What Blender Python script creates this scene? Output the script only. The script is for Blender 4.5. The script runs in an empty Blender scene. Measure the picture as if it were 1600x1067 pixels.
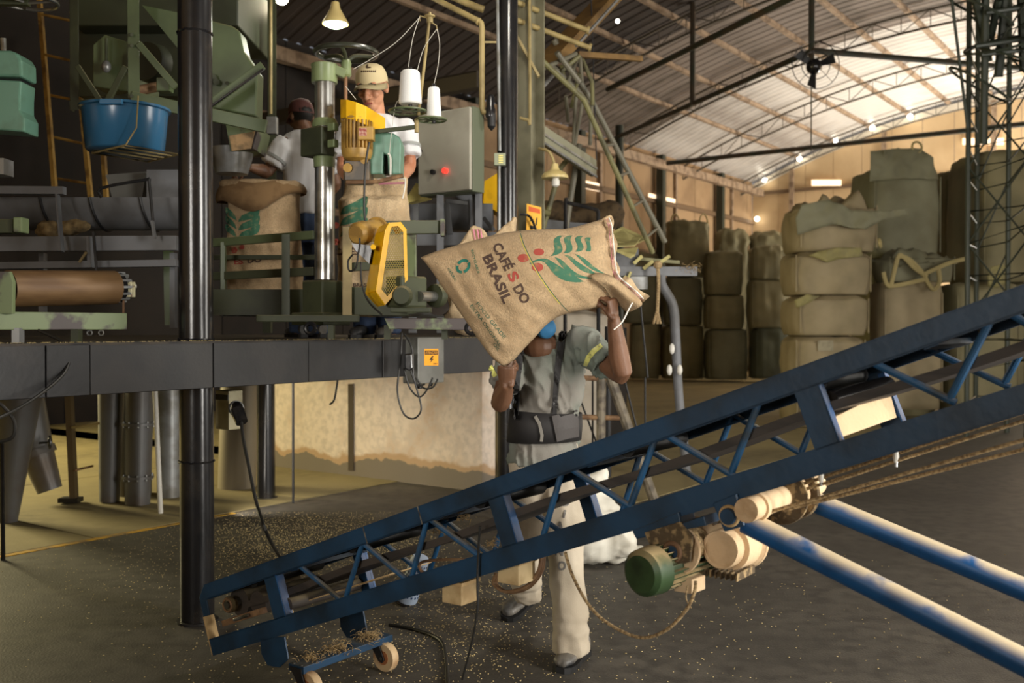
import bpy, bmesh, math, random
from math import sin, cos, pi, radians, sqrt, atan2
from mathutils import Vector, Matrix, noise
from mathutils.bvhtree import BVHTree
random.seed(7)
SC = bpy.context.scene
COL = SC.collection
F = 1556.0
PITCH = radians(0.8)
EYE = Vector((0, 0, 1.5))
TH = radians(35.75)
U = Vector((sin(TH), cos(TH), 0)); V = Vector((cos(TH), -sin(TH), 0)); ZZ = Vector((0, 0, 1))
def V3(*a): return Vector(a)
def W(u, v, z): return U * u + V * v + ZZ * z
def ray(px, py):
    x, y = (px - 800) / F, (533.5 - py) / F
    return Vector((x, cos(PITCH) + y * sin(PITCH), y * cos(PITCH) - sin(PITCH)))
def P(px, py, Y):
    d = ray(px, py); return EYE + d * (Y / d.y)
def Pu(px, py, u):
    d = ray(px, py); return EYE + d * (u / d.dot(U))
def Pv(px, py, v):
    d = ray(px, py); return EYE + d * (v / d.dot(V))
def Pz(px, py, z):
    d = ray(px, py); return EYE + d * ((z - 1.5) / d.z)
def zpx(py, Y): return P(800, py, Y).z

# ---------------------------------------------------------------- camera, sky, lamps, exposure
cam = bpy.data.cameras.new('camera'); cam.sensor_width = 36; cam.lens = 36 * F / 1600
cam.clip_end = 200
co = bpy.data.objects.new('camera', cam); COL.objects.link(co)
co.location = EYE; co.rotation_euler = (pi / 2 - PITCH, 0, 0)
cam.dof.use_dof = True; cam.dof.focus_distance = 4.2; cam.dof.aperture_fstop = 3.2
SC.camera = co
wd = bpy.data.worlds.new('sky'); SC.world = wd; wd.use_nodes = True
wd.node_tree.nodes['Background'].inputs[0].default_value = (0.75, 0.80, 0.9, 1)
wd.node_tree.nodes['Background'].inputs[1].default_value = 0.25
def area(name, loc, to, sx, sy, power, col=(1, .93, .82), spread=180):
    l = bpy.data.lights.new(name, 'AREA'); l.shape = 'RECTANGLE'; l.size = sx; l.size_y = sy
    l.energy = power; l.color = col; l.spread = radians(spread)
    o = bpy.data.objects.new(name, l); COL.objects.link(o); o.location = loc
    o.rotation_euler = (Vector(to) - Vector(loc)).to_track_quat('-Z', 'Y').to_euler(); return o
def point(name, loc, power, col=(1, .85, .6), r=.06):
    l = bpy.data.lights.new(name, 'POINT'); l.energy = power; l.color = col; l.shadow_soft_size = r
    o = bpy.data.objects.new(name, l); COL.objects.link(o); o.location = loc; return o
area('side_gate_daylight', W(3.3, 3.3, 1.95), W(3.5, -6, 1.5), 1.7, 3.3, 440, (1, .955, .88))
area('stack_fill_light', W(10.5, 5.0, 2.6), W(13, -6, 1.5), 4, 3.4, 400, (1, .95, .86))  # added lamp out of view to brighten the bag stacks
area('rear_fill_light', W(-5.8, -.2, 2.6), W(5, -3.1, 2.1), 2.4, 2.4, 20, (1, .95, .88), 34)  # added fill behind the camera, no opening in the wall there
area('roof_uplight_fill', W(33, -1.5, .6), W(32.6, -2, 5), 6, 7, 3700, (1, .95, .86))  # unseen upward lamp added to whiten the far roof
area('gable_fill_light', W(29.5, 5.2, 2.6), W(31, -9, 3), 9, 4.6, 260, (1, .90, .72))  # lamp added out of view for the gable wall
area('side_door_daylight', W(3.6, -14.2, 2.6), W(3.0, -7.6, 0), 2.6, 1.6, 760, (1, .86, .46))
point('overhead_yard_lamp', W(4.7, -2.7, 4.4), 105, (1, .93, .80), .16)
area('under_deck_fill', W(5.6, -6.4, 1.15), W(7.2, -6.3, .45), .12, 2.4, 9, (1, .92, .80), 130)  # lamp without a fixture, added to brighten the whitewashed wall
vs = SC.view_settings
SC.display_settings.display_device = 'sRGB'
vs.view_transform = 'Standard'; vs.look = 'None'; vs.exposure = 0.22; vs.gamma = 1.0; vs.use_curve_mapping = False

# ---------------------------------------------------------------- materials
def lin(c):
    return tuple(((x / 255) / 12.92 if x / 255 <= .04045 else ((x / 255 + .055) / 1.055) ** 2.4) for x in c)
MATS = {}
def M(name, col, rough=.6, metal=0.0, col2=None, ns=6, lo=.45, hi=.62, bump=0, bs=60, dust=0, dustcol=(205, 185, 140), st=(1, 1, 1), emit=0, spec=.5, alpha=None, fine=0):
    if name in MATS: return MATS[name]
    m = bpy.data.materials.new(name); m.use_nodes = True; nt = m.node_tree; N = nt.nodes; L = nt.links
    b = N['Principled BSDF']; b.inputs['Roughness'].default_value = rough; b.inputs['Metallic'].default_value = metal
    b.inputs['Specular IOR Level'].default_value = spec
    c = (*lin(col), 1); b.inputs['Base Color'].default_value = c
    out = None
    tc = N.new('ShaderNodeTexCoord'); mp = N.new('ShaderNodeMapping'); L.new(tc.outputs['Object'], mp.inputs[0]); mp.inputs['Scale'].default_value = st
    def nz(scale, det=5):
        n = N.new('ShaderNodeTexNoise'); n.inputs['Scale'].default_value = scale; n.inputs['Detail'].default_value = det; L.new(mp.outputs[0], n.inputs['Vector']); return n.outputs[0]
    def mr(src, a, z):
        r = N.new('ShaderNodeMapRange'); L.new(src, r.inputs[0]); r.inputs[1].default_value = a; r.inputs[2].default_value = z; return r.outputs[0]
    def mix(f, a, c2):
        x = N.new('ShaderNodeMix'); x.data_type = 'RGBA'
        if isinstance(f, float): x.inputs[0].default_value = f
        else: L.new(f, x.inputs[0])
        if isinstance(a, tuple): x.inputs[6].default_value = a
        else: L.new(a, x.inputs[6])
        x.inputs[7].default_value = c2; return x.outputs[2]
    cur = c
    if col2: cur = mix(mr(nz(ns), lo, hi), cur, (*lin(col2), 1))
    if fine:
        d = tuple(x * (1 - fine) for x in lin(col)); cur = mix(mr(nz(ns * 7, 4), .42, .66), cur, (*d, 1))
    if dust:
        g = N.new('ShaderNodeNewGeometry'); sp = N.new('ShaderNodeSeparateXYZ'); L.new(g.outputs['Normal'], sp.inputs[0])
        a = mr(sp.outputs[2], .25, .85); n2 = mr(nz(9), .34, .5)
        mu = N.new('ShaderNodeMath'); mu.operation = 'MULTIPLY'; L.new(a, mu.inputs[0]); L.new(n2, mu.inputs[1])
        m2 = N.new('ShaderNodeMath'); m2.operation = 'MULTIPLY'; L.new(mu.outputs[0], m2.inputs[0]); m2.inputs[1].default_value = dust
        cur = mix(m2.outputs[0], cur, (*lin(dustcol), 1))
        r2 = N.new('ShaderNodeMapRange'); L.new(m2.outputs[0], r2.inputs[0]); r2.inputs[3].default_value = rough; r2.inputs[4].default_value = .95; L.new(r2.outputs[0], b.inputs['Roughness'])
    if not isinstance(cur, tuple): L.new(cur, b.inputs['Base Color'])
    if bump:
        bp = N.new('ShaderNodeBump'); bp.inputs['Strength'].default_value = bump; bp.inputs['Distance'].default_value = .01
        L.new(nz(bs, 6), bp.inputs['Height']); L.new(bp.outputs[0], b.inputs['Normal'])
    if emit:
        b.inputs['Emission Color'].default_value = c; b.inputs['Emission Strength'].default_value = emit
    MATS[name] = m; return m

# ---------------------------------------------------------------- mesh builder
def frame(d, up=None):
    d = d.normalized(); up = up or (ZZ if abs(d.z) < .92 else Vector((1, 0, 0)))
    a = d.cross(up)
    if a.length < 1e-6: a = d.cross(Vector((0, 1, 0)))
    a.normalize(); return a, a.cross(d).normalized()
class MB:
    def __init__(s): s.v = []; s.f = []
    def add(s, vs, fs):
        n = len(s.v); s.v += [Vector(x) for x in vs]; s.f += [tuple(i + n for i in f) for f in fs]; return s
    def hexa(s, p):   # 8 points: bottom 0-3, top 4-7
        return s.add(p, [(3, 2, 1, 0), (4, 5, 6, 7), (0, 1, 5, 4), (1, 2, 6, 5), (2, 3, 7, 6), (3, 0, 4, 7)])
    def box(s, c, ax, ay, az):   # centre and three half vectors
        c = Vector(c); q = [(-1, -1), (1, -1), (1, 1), (-1, 1)]
        return s.hexa([c + ax * i + ay * j - az for i, j in q] + [c + ax * i + ay * j + az for i, j in q])
    def ubox(s, u0, u1, v0, v1, z0, z1):
        q = [(u0, v0), (u1, v0), (u1, v1), (u0, v1)]
        return s.hexa([W(a, b, z0) for a, b in q] + [W(a, b, z1) for a, b in q])
    def beam(s, p, q, w, h=None, up=None):
        p = Vector(p); q = Vector(q); h = h or w; a, b = frame(q - p, up)
        return s.box((p + q) / 2, a * w / 2, b * h / 2, (q - p) / 2)
    def angle(s, p, q, w, t=.005, up=None, fx=1, fy=1):    # L section
        p = Vector(p); q = Vector(q); a, b = frame(q - p, up); a *= fx; b *= fy
        s.box((p + q) / 2 + a * w / 2, a * w / 2, b * t / 2, (q - p) / 2)
        return s.box((p + q) / 2 + b * w / 2, a * t / 2, b * w / 2, (q - p) / 2)
    def loft(s, rings, cap=True, closed=False):
        n = len(rings[0]); vs = [p for r in rings for p in r]; fs = []
        m = len(rings); k = m if closed else m - 1
        for i in range(k):
            for j in range(n):
                a, b = i * n + j, i * n + (j + 1) % n; c, d = ((i + 1) % m) * n + (j + 1) % n, ((i + 1) % m) * n + j
                fs.append((a, b, c, d))
        if cap and not closed: fs += [tuple(range(n))[::-1], tuple(range((m - 1) * n, m * n))]
        return s.add(vs, fs)
    def tube(s, pts, r, n=10, cap=True, closed=False, ball=False):
        pts = [Vector(p) for p in pts]; rs = list(r) if hasattr(r, '__len__') else [r] * len(pts)
        if ball:
            d0 = (pts[0] - pts[1]).normalized(); d1 = (pts[-1] - pts[-2]).normalized()
            for k in (.55, .9):
                pts.insert(0, pts[0] + d0 * rs[0] * (.55 if k == .55 else .4)); rs.insert(0, rs[0] * (.8 if k == .55 else .4))
                pts.append(pts[-1] + d1 * rs[-1] * (.55 if k == .55 else .4)); rs.append(rs[-1] * (.8 if k == .55 else .4))
        rings = []; a = None
        for i, p in enumerate(pts):
            if closed: t = pts[(i + 1) % len(pts)] - pts[i - 1]
            else: t = pts[min(i + 1, len(pts) - 1)] - pts[max(i - 1, 0)]
            t.normalize()
            if a is None: a, b = frame(t)
            else:
                a = (a - t * a.dot(t)); a.normalize()
            b = t.cross(a)
            rings.append([p + (a * cos(2 * pi * j / n) + b * sin(2 * pi * j / n)) * rs[i] for j in range(n)])
        return s.loft(rings, cap, closed)
    def cyl(s, p, q, r, n=20, r2=None): return s.tube([p, q], [r, r if r2 is None else r2], n)
    def lathe(s, p, ax, prof, n=24, cap=True):
        p = Vector(p); ax = Vector(ax).normalized(); a, b = frame(ax)
        return s.loft([[p + ax * d + (a * cos(2 * pi * j / n) + b * sin(2 * pi * j / n)) * r for j in range(n)] for d, r in prof], cap)
    def prism(s, poly, vec):
        n = len(poly); vec = Vector(vec); poly = [Vector(p) for p in poly]
        return s.add(poly + [p + vec for p in poly], [tuple(range(n))[::-1], tuple(range(n, 2 * n))] + [(i, (i + 1) % n, n + (i + 1) % n, n + i) for i in range(n)])
    def ell(s, c, rx, ry, rz, R=None, n=14, m=9):
        c = Vector(c); R = R or Matrix.Identity(3); rings = []
        for i in range(m + 1):
            ph = -pi / 2 + pi * (i + .02) / (m + .04); rings.append([c + R @ Vector((rx * cos(ph) * cos(2 * pi * j / n), ry * cos(ph) * sin(2 * pi * j / n), rz * sin(ph))) for j in range(n)])
        return s.loft(rings)
    def torus(s, c, ax, R, r, n=28, m=8):
        a, b = frame(Vector(ax)); c = Vector(c)
        return s.tube([c + (a * cos(2 * pi * i / n) + b * sin(2 * pi * i / n)) * R for i in range(n)], r, m, closed=True)
    def build(s, name, mat, parent=None, origin=None, smooth=.6, bevel=0, label=None, cat=None, group=None, kind=None):
        me = bpy.data.meshes.new(name)
        return finish(me, s.v, s.f, name, mat, parent, origin, smooth, bevel, label, cat, group, kind)
def finish(me, vs, fs, name, mat, parent, origin, smooth, bevel, label, cat, group, kind):
    if parent is not None: org = Vector(parent['_org'])
    elif origin is not None: org = Vector(origin)
    else:
        xs = [v.x for v in vs]; ys = [v.y for v in vs]; zs = [v.z for v in vs]
        org = Vector(((min(xs) + max(xs)) / 2, (min(ys) + max(ys)) / 2, min(zs)))
    if fs is not None:
        me.from_pydata([v - org for v in vs], [], fs); me.validate()
        bm = bmesh.new(); bm.from_mesh(me); bmesh.ops.recalc_face_normals(bm, faces=bm.faces); bm.to_mesh(me); bm.free()
    if smooth:
        for p in me.polygons: p.use_smooth = True
        me.set_sharp_from_angle(angle=smooth)
    for mm in (mat if isinstance(mat, (list, tuple)) else [mat]): me.materials.append(mm)
    o = bpy.data.objects.new(name, me); COL.objects.link(o)
    if parent is not None: o.parent = parent
    else: o.location = org
    o['_org'] = list(org)
    if bevel:
        b = o.modifiers.new('bevel', 'BEVEL'); b.width = bevel; b.segments = 2; b.limit_method = 'ANGLE'; b.angle_limit = radians(40)
    tag(o, label, cat, group, kind); return o
def tag(o, label=None, cat=None, group=None, kind=None):
    for k, x in (('label', label), ('category', cat), ('group', group), ('kind', kind)):
        if x: o[k] = x
    return o
def thing(name, loc, label=None, cat=None, group=None, kind=None):
    o = bpy.data.objects.new(name, None); COL.objects.link(o); o.location = loc; o['_org'] = list(loc); o.empty_display_size = .1
    return tag(o, label, cat, group, kind)
def copy_tree(o, parent=None):
    c = o.copy(); COL.objects.link(c)
    if parent is not None: c.parent = parent
    for ch in list(o.children): copy_tree(ch, c)
    return c
def bez(pts, n=8):     # smooth curve through points
    pts = [Vector(p) for p in pts]; out = []
    for i in range(len(pts) - 1):
        p0, p1, p2, p3 = pts[max(i - 1, 0)], pts[i], pts[i + 1], pts[min(i + 2, len(pts) - 1)]
        for k in range(n):
            t = k / n; out.append(.5 * ((2 * p1) + (p2 - p0) * t + (2 * p0 - 5 * p1 + 4 * p2 - p3) * t * t + (3 * p1 - p0 - 3 * p2 + p3) * t ** 3))
    return out + [pts[-1]]
def cable(name, pts, r, mat, parent=None, label=None, cat='cable', n=8, seg=8, **k):
    return MB().tube(bez(pts, seg), r, n).build(name, mat, parent, label=label, cat=cat if label else None, **k)
def remesh(mb, voxel, it=4, disp=None, adapt=0):
    me = bpy.data.meshes.new('tmp'); me.from_pydata(mb.v, [], mb.f)
    bm = bmesh.new(); bm.from_mesh(me); bmesh.ops.recalc_face_normals(bm, faces=bm.faces); bm.to_mesh(me); bm.free()
    o = bpy.data.objects.new('tmp', me); COL.objects.link(o)
    m = o.modifiers.new('r', 'REMESH'); m.mode = 'VOXEL'; m.voxel_size = voxel
    s = o.modifiers.new('s', 'SMOOTH'); s.factor = .5; s.iterations = it
    dg = bpy.context.evaluated_depsgraph_get(); out = bpy.data.meshes.new_from_object(o.evaluated_get(dg))
    bpy.data.objects.remove(o); bpy.data.meshes.remove(me)
    if disp:
        nr = [v.normal.copy() for v in out.vertices]
        for v, n in zip(out.vertices, nr): v.co += n * disp(v.co, n)
    out.materials.clear(); return out
def build_mesh(me, name, mat, parent=None, origin=None, smooth=3.0, **k):
    org = Vector(parent['_org']) if parent is not None else Vector(origin)
    for v in me.vertices: v.co -= org
    kw = dict(label=None, cat=None, group=None, kind=None); kw.update(k)
    return finish(me, None, None, name, mat, parent, org, smooth, 0, **kw)
def bvh_of(o):
    org = Vector(o['_org']); me = o.data
    return BVHTree.FromPolygons([v.co + org for v in me.vertices], [tuple(p.vertices) for p in me.polygons])
def text2d(txt, bold=0.0):
    cu = bpy.data.curves.new('t', 'FONT'); cu.body = txt; cu.offset = bold; cu.resolution_u = 3
    o = bpy.data.objects.new('t', cu); COL.objects.link(o)
    dg = bpy.context.evaluated_depsgraph_get(); dg.update(); me = bpy.data.meshes.new_from_object(o.evaluated_get(dg))
    vs = [Vector((v.co.x, v.co.y)) for v in me.vertices]; fs = [tuple(p.vertices) for p in me.polygons]
    bpy.data.objects.remove(o); bpy.data.meshes.remove(me); return vs, fs
def decal(name, polys, bvh, mat, parent, off=.0015, cut=4.0, label=None):
    """polys: list of (verts2d in picture px, faces). Laid onto the surface behind them as thin print."""
    bm = bmesh.new()
    for vs, fs in polys:
        bv = [bm.verts.new((v[0], v[1], 0)) for v in vs]
        for f in fs:
            try: bm.faces.new([bv[i] for i in f])
            except ValueError: pass
    bmesh.ops.triangulate(bm, faces=bm.faces)
    for _ in range(4):
        es = [e for e in bm.edges if e.calc_length() > cut]
        if not es: break
        bmesh.ops.subdivide_edges(bm, edges=es, cuts=1); bmesh.ops.triangulate(bm, faces=[f for f in bm.faces if len(f.verts) > 3])
    bm.verts.ensure_lookup_table(); bm.verts.index_update()
    pts = []; last = None
    for v in bm.verts:
        d = ray(v.co.x, v.co.y).normalized(); h = bvh.ray_cast(EYE, d)
        if h[0] is not None: last = (h[0] - EYE).length; pts.append(h[0] - d * off)
        else: pts.append(None if last is None else EYE + d * last)
    fs = [tuple(x.index for x in f.verts) for f in bm.faces if all(pts[x.index] is not None for x in f.verts)]
    bm.free(); mb = MB(); mb.v = [p or Vector((0, 0, 0)) for p in pts]; mb.f = fs
    o = mb.build(name, mat, parent, smooth=0, label=label); return o
def text_px(txt, p0, p1, height, bold=0.0, flip=False):
    """text whose baseline runs from p0 to p1 in picture px and whose capitals are height px tall"""
    vs, fs = text2d(txt, bold); w = max(v.x for v in vs) - min(v.x for v in vs); x0 = min(v.x for v in vs)
    p0 = Vector(p0); p1 = Vector(p1); d = p1 - p0; nrm = Vector((d.y, -d.x)).normalized()
    return [p0 + d * ((v.x - x0) / w) + nrm * (v.y / .72 * height) for v in vs], fs
def poly_px(pts):
    return [Vector(p) for p in pts], [tuple(range(len(pts)))]
def circ_px(c, rx, ry, n=16, rot=0):
    return poly_px([(c[0] + rx * cos(t) * cos(rot) - ry * sin(t) * sin(rot), c[1] + rx * cos(t) * sin(rot) + ry * sin(t) * cos(rot)) for t in [2 * pi * i / n for i in range(n)]])
def strip_px(pts, w):
    pts = [Vector(p) for p in pts]; L = []; R = []
    ws = w if hasattr(w, '__len__') else [w] * len(pts)
    for i, p in enumerate(pts):
        t = (pts[min(i + 1, len(pts) - 1)] - pts[max(i - 1, 0)]).normalized(); n = Vector((-t.y, t.x)) * ws[i] / 2; L.append(p + n); R.append(p - n)
    n = len(pts); return L + R, [(i, i + 1, n + i + 1, n + i) for i in range(n - 1)]
def corner_box(xl, xc, xr, yt, yb, Yc):
    """u/v aligned box whose front edge (between its -u face and its +v face) stands at picture x xc, depth Yc"""
    C = P(xc, 512, Yc); kl = (xl - 800) / F; kr = (xr - 800) / F
    a = (C.x - kl * C.y) / (V.x - kl * V.y); d = (kr * C.y - C.x) / (U.x - kr * U.y)
    u0, v1 = C.dot(U), C.dot(V); return u0, u0 + d, v1 - a, v1, zpx(yb, Yc), zpx(yt, Yc)
# ---------------------------------------------------------------- materials used all over
m_floor = M('asphalt floor', (66, 62, 56), .6, col2=(86, 81, 73), ns=1.3, lo=.35, hi=.7, bump=.25, bs=90, fine=.25)
m_conc = M('ochre concrete', (150, 136, 94), .8, col2=(118, 106, 72), ns=1.1, lo=.35, hi=.7, bump=.2, bs=50, fine=.12)
m_yel_line = M('yellow floor paint', (196, 150, 28), .7, col2=(130, 105, 60), ns=9)
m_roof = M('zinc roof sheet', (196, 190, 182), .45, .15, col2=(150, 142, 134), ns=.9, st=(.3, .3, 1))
m_roofshade = M('near shade roof sheet', (54, 44, 36), .7, col2=(42, 34, 28), ns=.9, st=(.3, .3, 1))  # dark copy of the roof sheet, near shade put into the colour
m_purlin = M('beige purlin', (150, 128, 104), .7, col2=(110, 90, 70), ns=4)
m_truss = M('truss steel', (92, 84, 72), .6)
m_wall = M('beige wall sheet', (200, 172, 132), .75, col2=(176, 148, 108), ns=.8, lo=.35, hi=.7)
m_girt = M('brown girt', (104, 82, 58), .75)
m_dkgreen = M('dark green steel', (44, 50, 40), .5)
m_black = M('black gloss paint', (26, 26, 28), .22, col2=(44, 41, 38), ns=7, lo=.5, hi=.72, bump=.05, bs=26, spec=.6)
m_blackdull = M('worn black paint', (19, 19, 21), .5, col2=(34, 31, 30), ns=5, lo=.48, hi=.66, bump=.1, bs=40)
m_chip = M('bare chipped steel', (120, 112, 100), .6, col2=(60, 55, 50), ns=30)
m_dark = M('dark brown gloom tone', (34, 27, 21), .85, col2=(24, 19, 15), ns=2)
m_grey = M('grey painted steel', (110, 112, 116), .5, col2=(88, 88, 88), ns=3, dust=.5, dustcol=(150, 135, 105))
m_duct = M('grey duct', (104, 104, 104), .42, .3, col2=(90, 78, 66), ns=2.2, lo=.48, hi=.68)
m_galv = M('galvanised steel', (150, 152, 152), .4, .5, col2=(120, 118, 112), ns=6)
m_green = M('green machine enamel', (84, 97, 66), .42, col2=(70, 80, 54), ns=4, lo=.4, hi=.7, dust=.3)
m_greenw = M('chipped green enamel', (116, 130, 92), .5, col2=(72, 64, 62), ns=4.5, lo=.5, hi=.56)
m_greenl = M('light machine green', (124, 138, 96), .4, col2=(108, 120, 82), ns=5, dust=.3)
m_olive = M('olive machine enamel', (58, 63, 39), .6, col2=(46, 50, 31), ns=5, dust=.3)
m_mint = M('mint enamel', (98, 138, 118), .35, col2=(86, 118, 98), ns=8, lo=.5, hi=.7)
m_yellow = M('yellow guard paint', (242, 186, 6), .38, col2=(206, 150, 10), ns=9, lo=.55, hi=.75)
m_steelp = M('polished steel', (170, 170, 166), .3, .85, col2=(120, 118, 110), ns=8)
m_rust = M('rusty steel', (110, 82, 58), .75, .2, col2=(150, 118, 84), ns=12)
m_rubber = M('black rubber', (22, 22, 22), .5)
m_cable = M('black cable', (26, 25, 22), .45)
m_white = M('white plastic', (225, 222, 212), .45)
m_tanpipe = M('tan painted pipe', (158, 140, 92), .55, col2=(126, 110, 70), ns=6)
m_ladder = M('yellow ladder paint', (176, 142, 72), .6, col2=(120, 92, 46), ns=9)
m_lampw = M('lit lamp glass', (255, 250, 232), .3, emit=14)

# ---------------------------------------------------------------- the hall
VL, VR, UB, UF = -14.7, 5.7, -6.5, 36.0
def roofz(v): return 9.35 - .0226 * (v + 4.5) ** 2
fl = MB().ubox(UB, UF, VL, VR, -.2, 0).build('floor', m_floor, origin=(0, 0, 0), smooth=0, kind='structure')
for i in range(7):        # ochre slabs under and behind the platform, with joints between them
    for j in range(3):
        u0, v1 = UB + .5 + i * 2.0, -6.55 - j * 2.7
        MB().ubox(u0, u0 + 1.985, max(v1 - 2.685, VL), v1, 0, .006).build('concrete_slab', m_conc, fl, smooth=0)
for i in range(11):
    for j in range(4):
        u0, v1 = 7.5 + i * 2.6, -4.1 - j * 2.7
        MB().ubox(u0, min(u0 + 2.585, UF), max(v1 - 2.685, VL), v1, 0, .006).build('concrete_slab', m_conc, fl, smooth=0)
MB().ubox(UB + .5, 5.2, -6.54, -6.485, 0, .004).build('painted_stripe', m_yel_line, fl, smooth=0)

cl = thing('ceiling', W(0, 0, 7.0), kind='structure')
n = 30; vsx = [VL + (VR - VL) * i / n for i in range(n + 1)]
base = None
prof = [(0, 0), (.10, 0), (.135, .022), (.20, .022), (.235, 0), (.335, 0)]
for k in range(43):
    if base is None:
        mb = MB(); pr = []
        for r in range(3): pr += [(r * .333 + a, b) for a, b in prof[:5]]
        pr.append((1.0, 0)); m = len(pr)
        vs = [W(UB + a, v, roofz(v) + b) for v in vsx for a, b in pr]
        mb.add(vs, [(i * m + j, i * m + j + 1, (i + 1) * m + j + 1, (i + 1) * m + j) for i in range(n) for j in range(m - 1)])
        base = mb.build('roof_sheet', m_roofshade, cl, smooth=.5)
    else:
        if k == 28: me2 = base.data.copy(); me2.materials[0] = M('half shade roof sheet', (116, 104, 94), .6, col2=(92, 82, 72), ns=.9)  # middle roof tone, light falloff towards the near end put into the colour
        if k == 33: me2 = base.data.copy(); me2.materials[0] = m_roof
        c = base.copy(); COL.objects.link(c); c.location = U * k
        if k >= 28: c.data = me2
v = -12.83
while v < VR:
    z = roofz(v) - .06
    MB().beam(W(UB, v, z), W(UF - .1, v, z), .11, .10).build('purlin', m_purlin, cl, smooth=0); v += 1.28
for u in (20.5, 25.3, 30.1, 34.9):
    mb = MB(); wb = MB(); top = [W(u, v, roofz(v) - .18) for v in vsx]; bot = [p - ZZ * .42 for p in top]
    mb.tube(top, .03, 6); mb.tube(bot, .03, 6); t = mb.build('roof_truss', m_truss, cl)
    for i in range(n): wb.tube([top[i], bot[i + 1]] if i % 2 else [bot[i], top[i + 1]], .013, 5); wb.tube([top[i], bot[i]], .012, 5)
    wb.build('truss_web', m_truss, t)

wb_ = thing('wall_back', W(UF, -5, 0), kind='structure')
v = VL
while v < VR - .05:
    v2 = min(v + 1.02, VR); a = W(UF, v + .008, 0); b = W(UF, v2 - .008, 0)
    MB().prism([a, b, W(UF, v2 - .008, roofz(v2) - .12), W(UF, v + .008, roofz(v) - .12)], U * .05).build('wall_panel', m_wall, wb_, smooth=0); v = v2
for z in (2.6, 4.7, 6.5): MB().ubox(UF - .1, UF, VL, VR, z, z + .12).build('girt', m_girt, wb_, smooth=0)
for v in (-13.2, -9.9, -6.4, -2.0): MB().ubox(UF - .2, UF - .1, v, v + .16, 0, roofz(v) - .3).build('wall_post', m_purlin, wb_, smooth=0)
MB().add([W(UF - .02, v, roofz(v) - .35) for v in vsx] + [W(UF - .02, v, roofz(v) - .1) for v in vsx], [(i, i + 1, n + 2 + i, n + 1 + i) for i in range(n)]).build('trim_1', M('gable flashing', (206, 196, 178), .6), wb_, smooth=0)
wl = thing('wall_left', W(15, VL, 0), kind='structure')
u = UB
while u < UF - .05:
    u2 = min(u + 1.5, UF)
    for z0, z1 in (((0, 7.0),) if not 2.0 < u + .7 < 5.2 else ((0, .9), (3.7, 7.0))):
        MB().ubox(u + .01, u2 - .01, VL - .05, VL, z0, z1).build('wall_panel', m_dark if u < 18 else M('dim wall sheet', (158, 130, 96), .8, col2=(134, 108, 78), ns=.8), wl, smooth=0)  # left wall toned down, near panels darkest: low light put into the colour
    u = u2
for z in (3.75, 5.4): MB().ubox(UB, UF, VL, VL + .1, z, z + .14).build('girt', m_girt, wl, smooth=0)
for u in (18.5, 23.2, 28, 32.5):
    MB().ubox(u, u + .22, VL + .1, VL + .34, 0, 6.9).build('wall_post', m_dkgreen, wl, smooth=0)
    MB().ubox(u + 1.4, u + 1.52, VL, VL + .1, 0, 6.9).build('wall_post', m_purlin, wl, smooth=0)
MB().beam(W(10, VL + .4, 6.55), W(UF, VL + .4, 6.55), .2, .25).build('eave_beam', m_purlin, wl, smooth=0)
m_slot = M('bright louvre opening', (255, 226, 190), .5, emit=1.3)
for i, (x0, y0, x1, y1, u) in enumerate([(1268, 281, 1314, 290, UF - .12), (1504, 216, 1568, 226, UF - .12)]):
    a, b = Pu(x0, y1, u), Pu(x1, y1, u); h = Pu(x0, y0, u).z - a.z
    MB().prism([a, b, b + ZZ * h, a + ZZ * h], U * .03).build('window_%d' % (i + 1), m_slot, smooth=0, kind='structure')
for i, (x0, y0, x1, y1) in enumerate([(1013, 302, 1055, 311), (897, 280, 937, 289)]):
    a, b = Pv(x0, y1 + 2, VL + .04), Pv(x1, y1 - 2, VL + .04); b.z = a.z
    MB().prism([a, b, b + ZZ * .22, a + ZZ * .22], V * .03).build('window_%d' % (i + 3), m_slot, smooth=0, kind='structure')
wr = thing('wall_right', W(10, VR, 0), kind='structure')
for u0, u1, v0, z0, z1 in ((UB, 2.2, 3.7, 0, 7.6), (2.2, 4.5, 3.7, 3.9, 7.6), (4.5, 7.5, 3.7, 0, 7.6), (7.5, 8.2, VR, 0, 7), (8.2, 13, VR, 4.6, 7), (13, 24.8, VR, 0, 7), (24.8, 34.2, VR, 5.1, 7), (34.2, UF, VR, 0, 7)):
    MB().ubox(u0, u1, v0, v0 + .1, z0, z1).build('wall_section', m_wall, wr, smooth=0)
MB().ubox(7.4, 7.5, 3.8, VR, 0, 7.2).build('wall_section', m_wall, wr, smooth=0)
MB().ubox(UB - .1, UB, VL, VR, 0, 9.2).build('wall_front', m_wall, smooth=0, kind='structure')
MB().ubox(2.2, 6.9, -8.95, -8.85, 1.4, 5.6).build('wall_dark_backing', m_dark, smooth=0, kind='structure')  # added dark wall, fills in for the gloom behind the left machines

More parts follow.
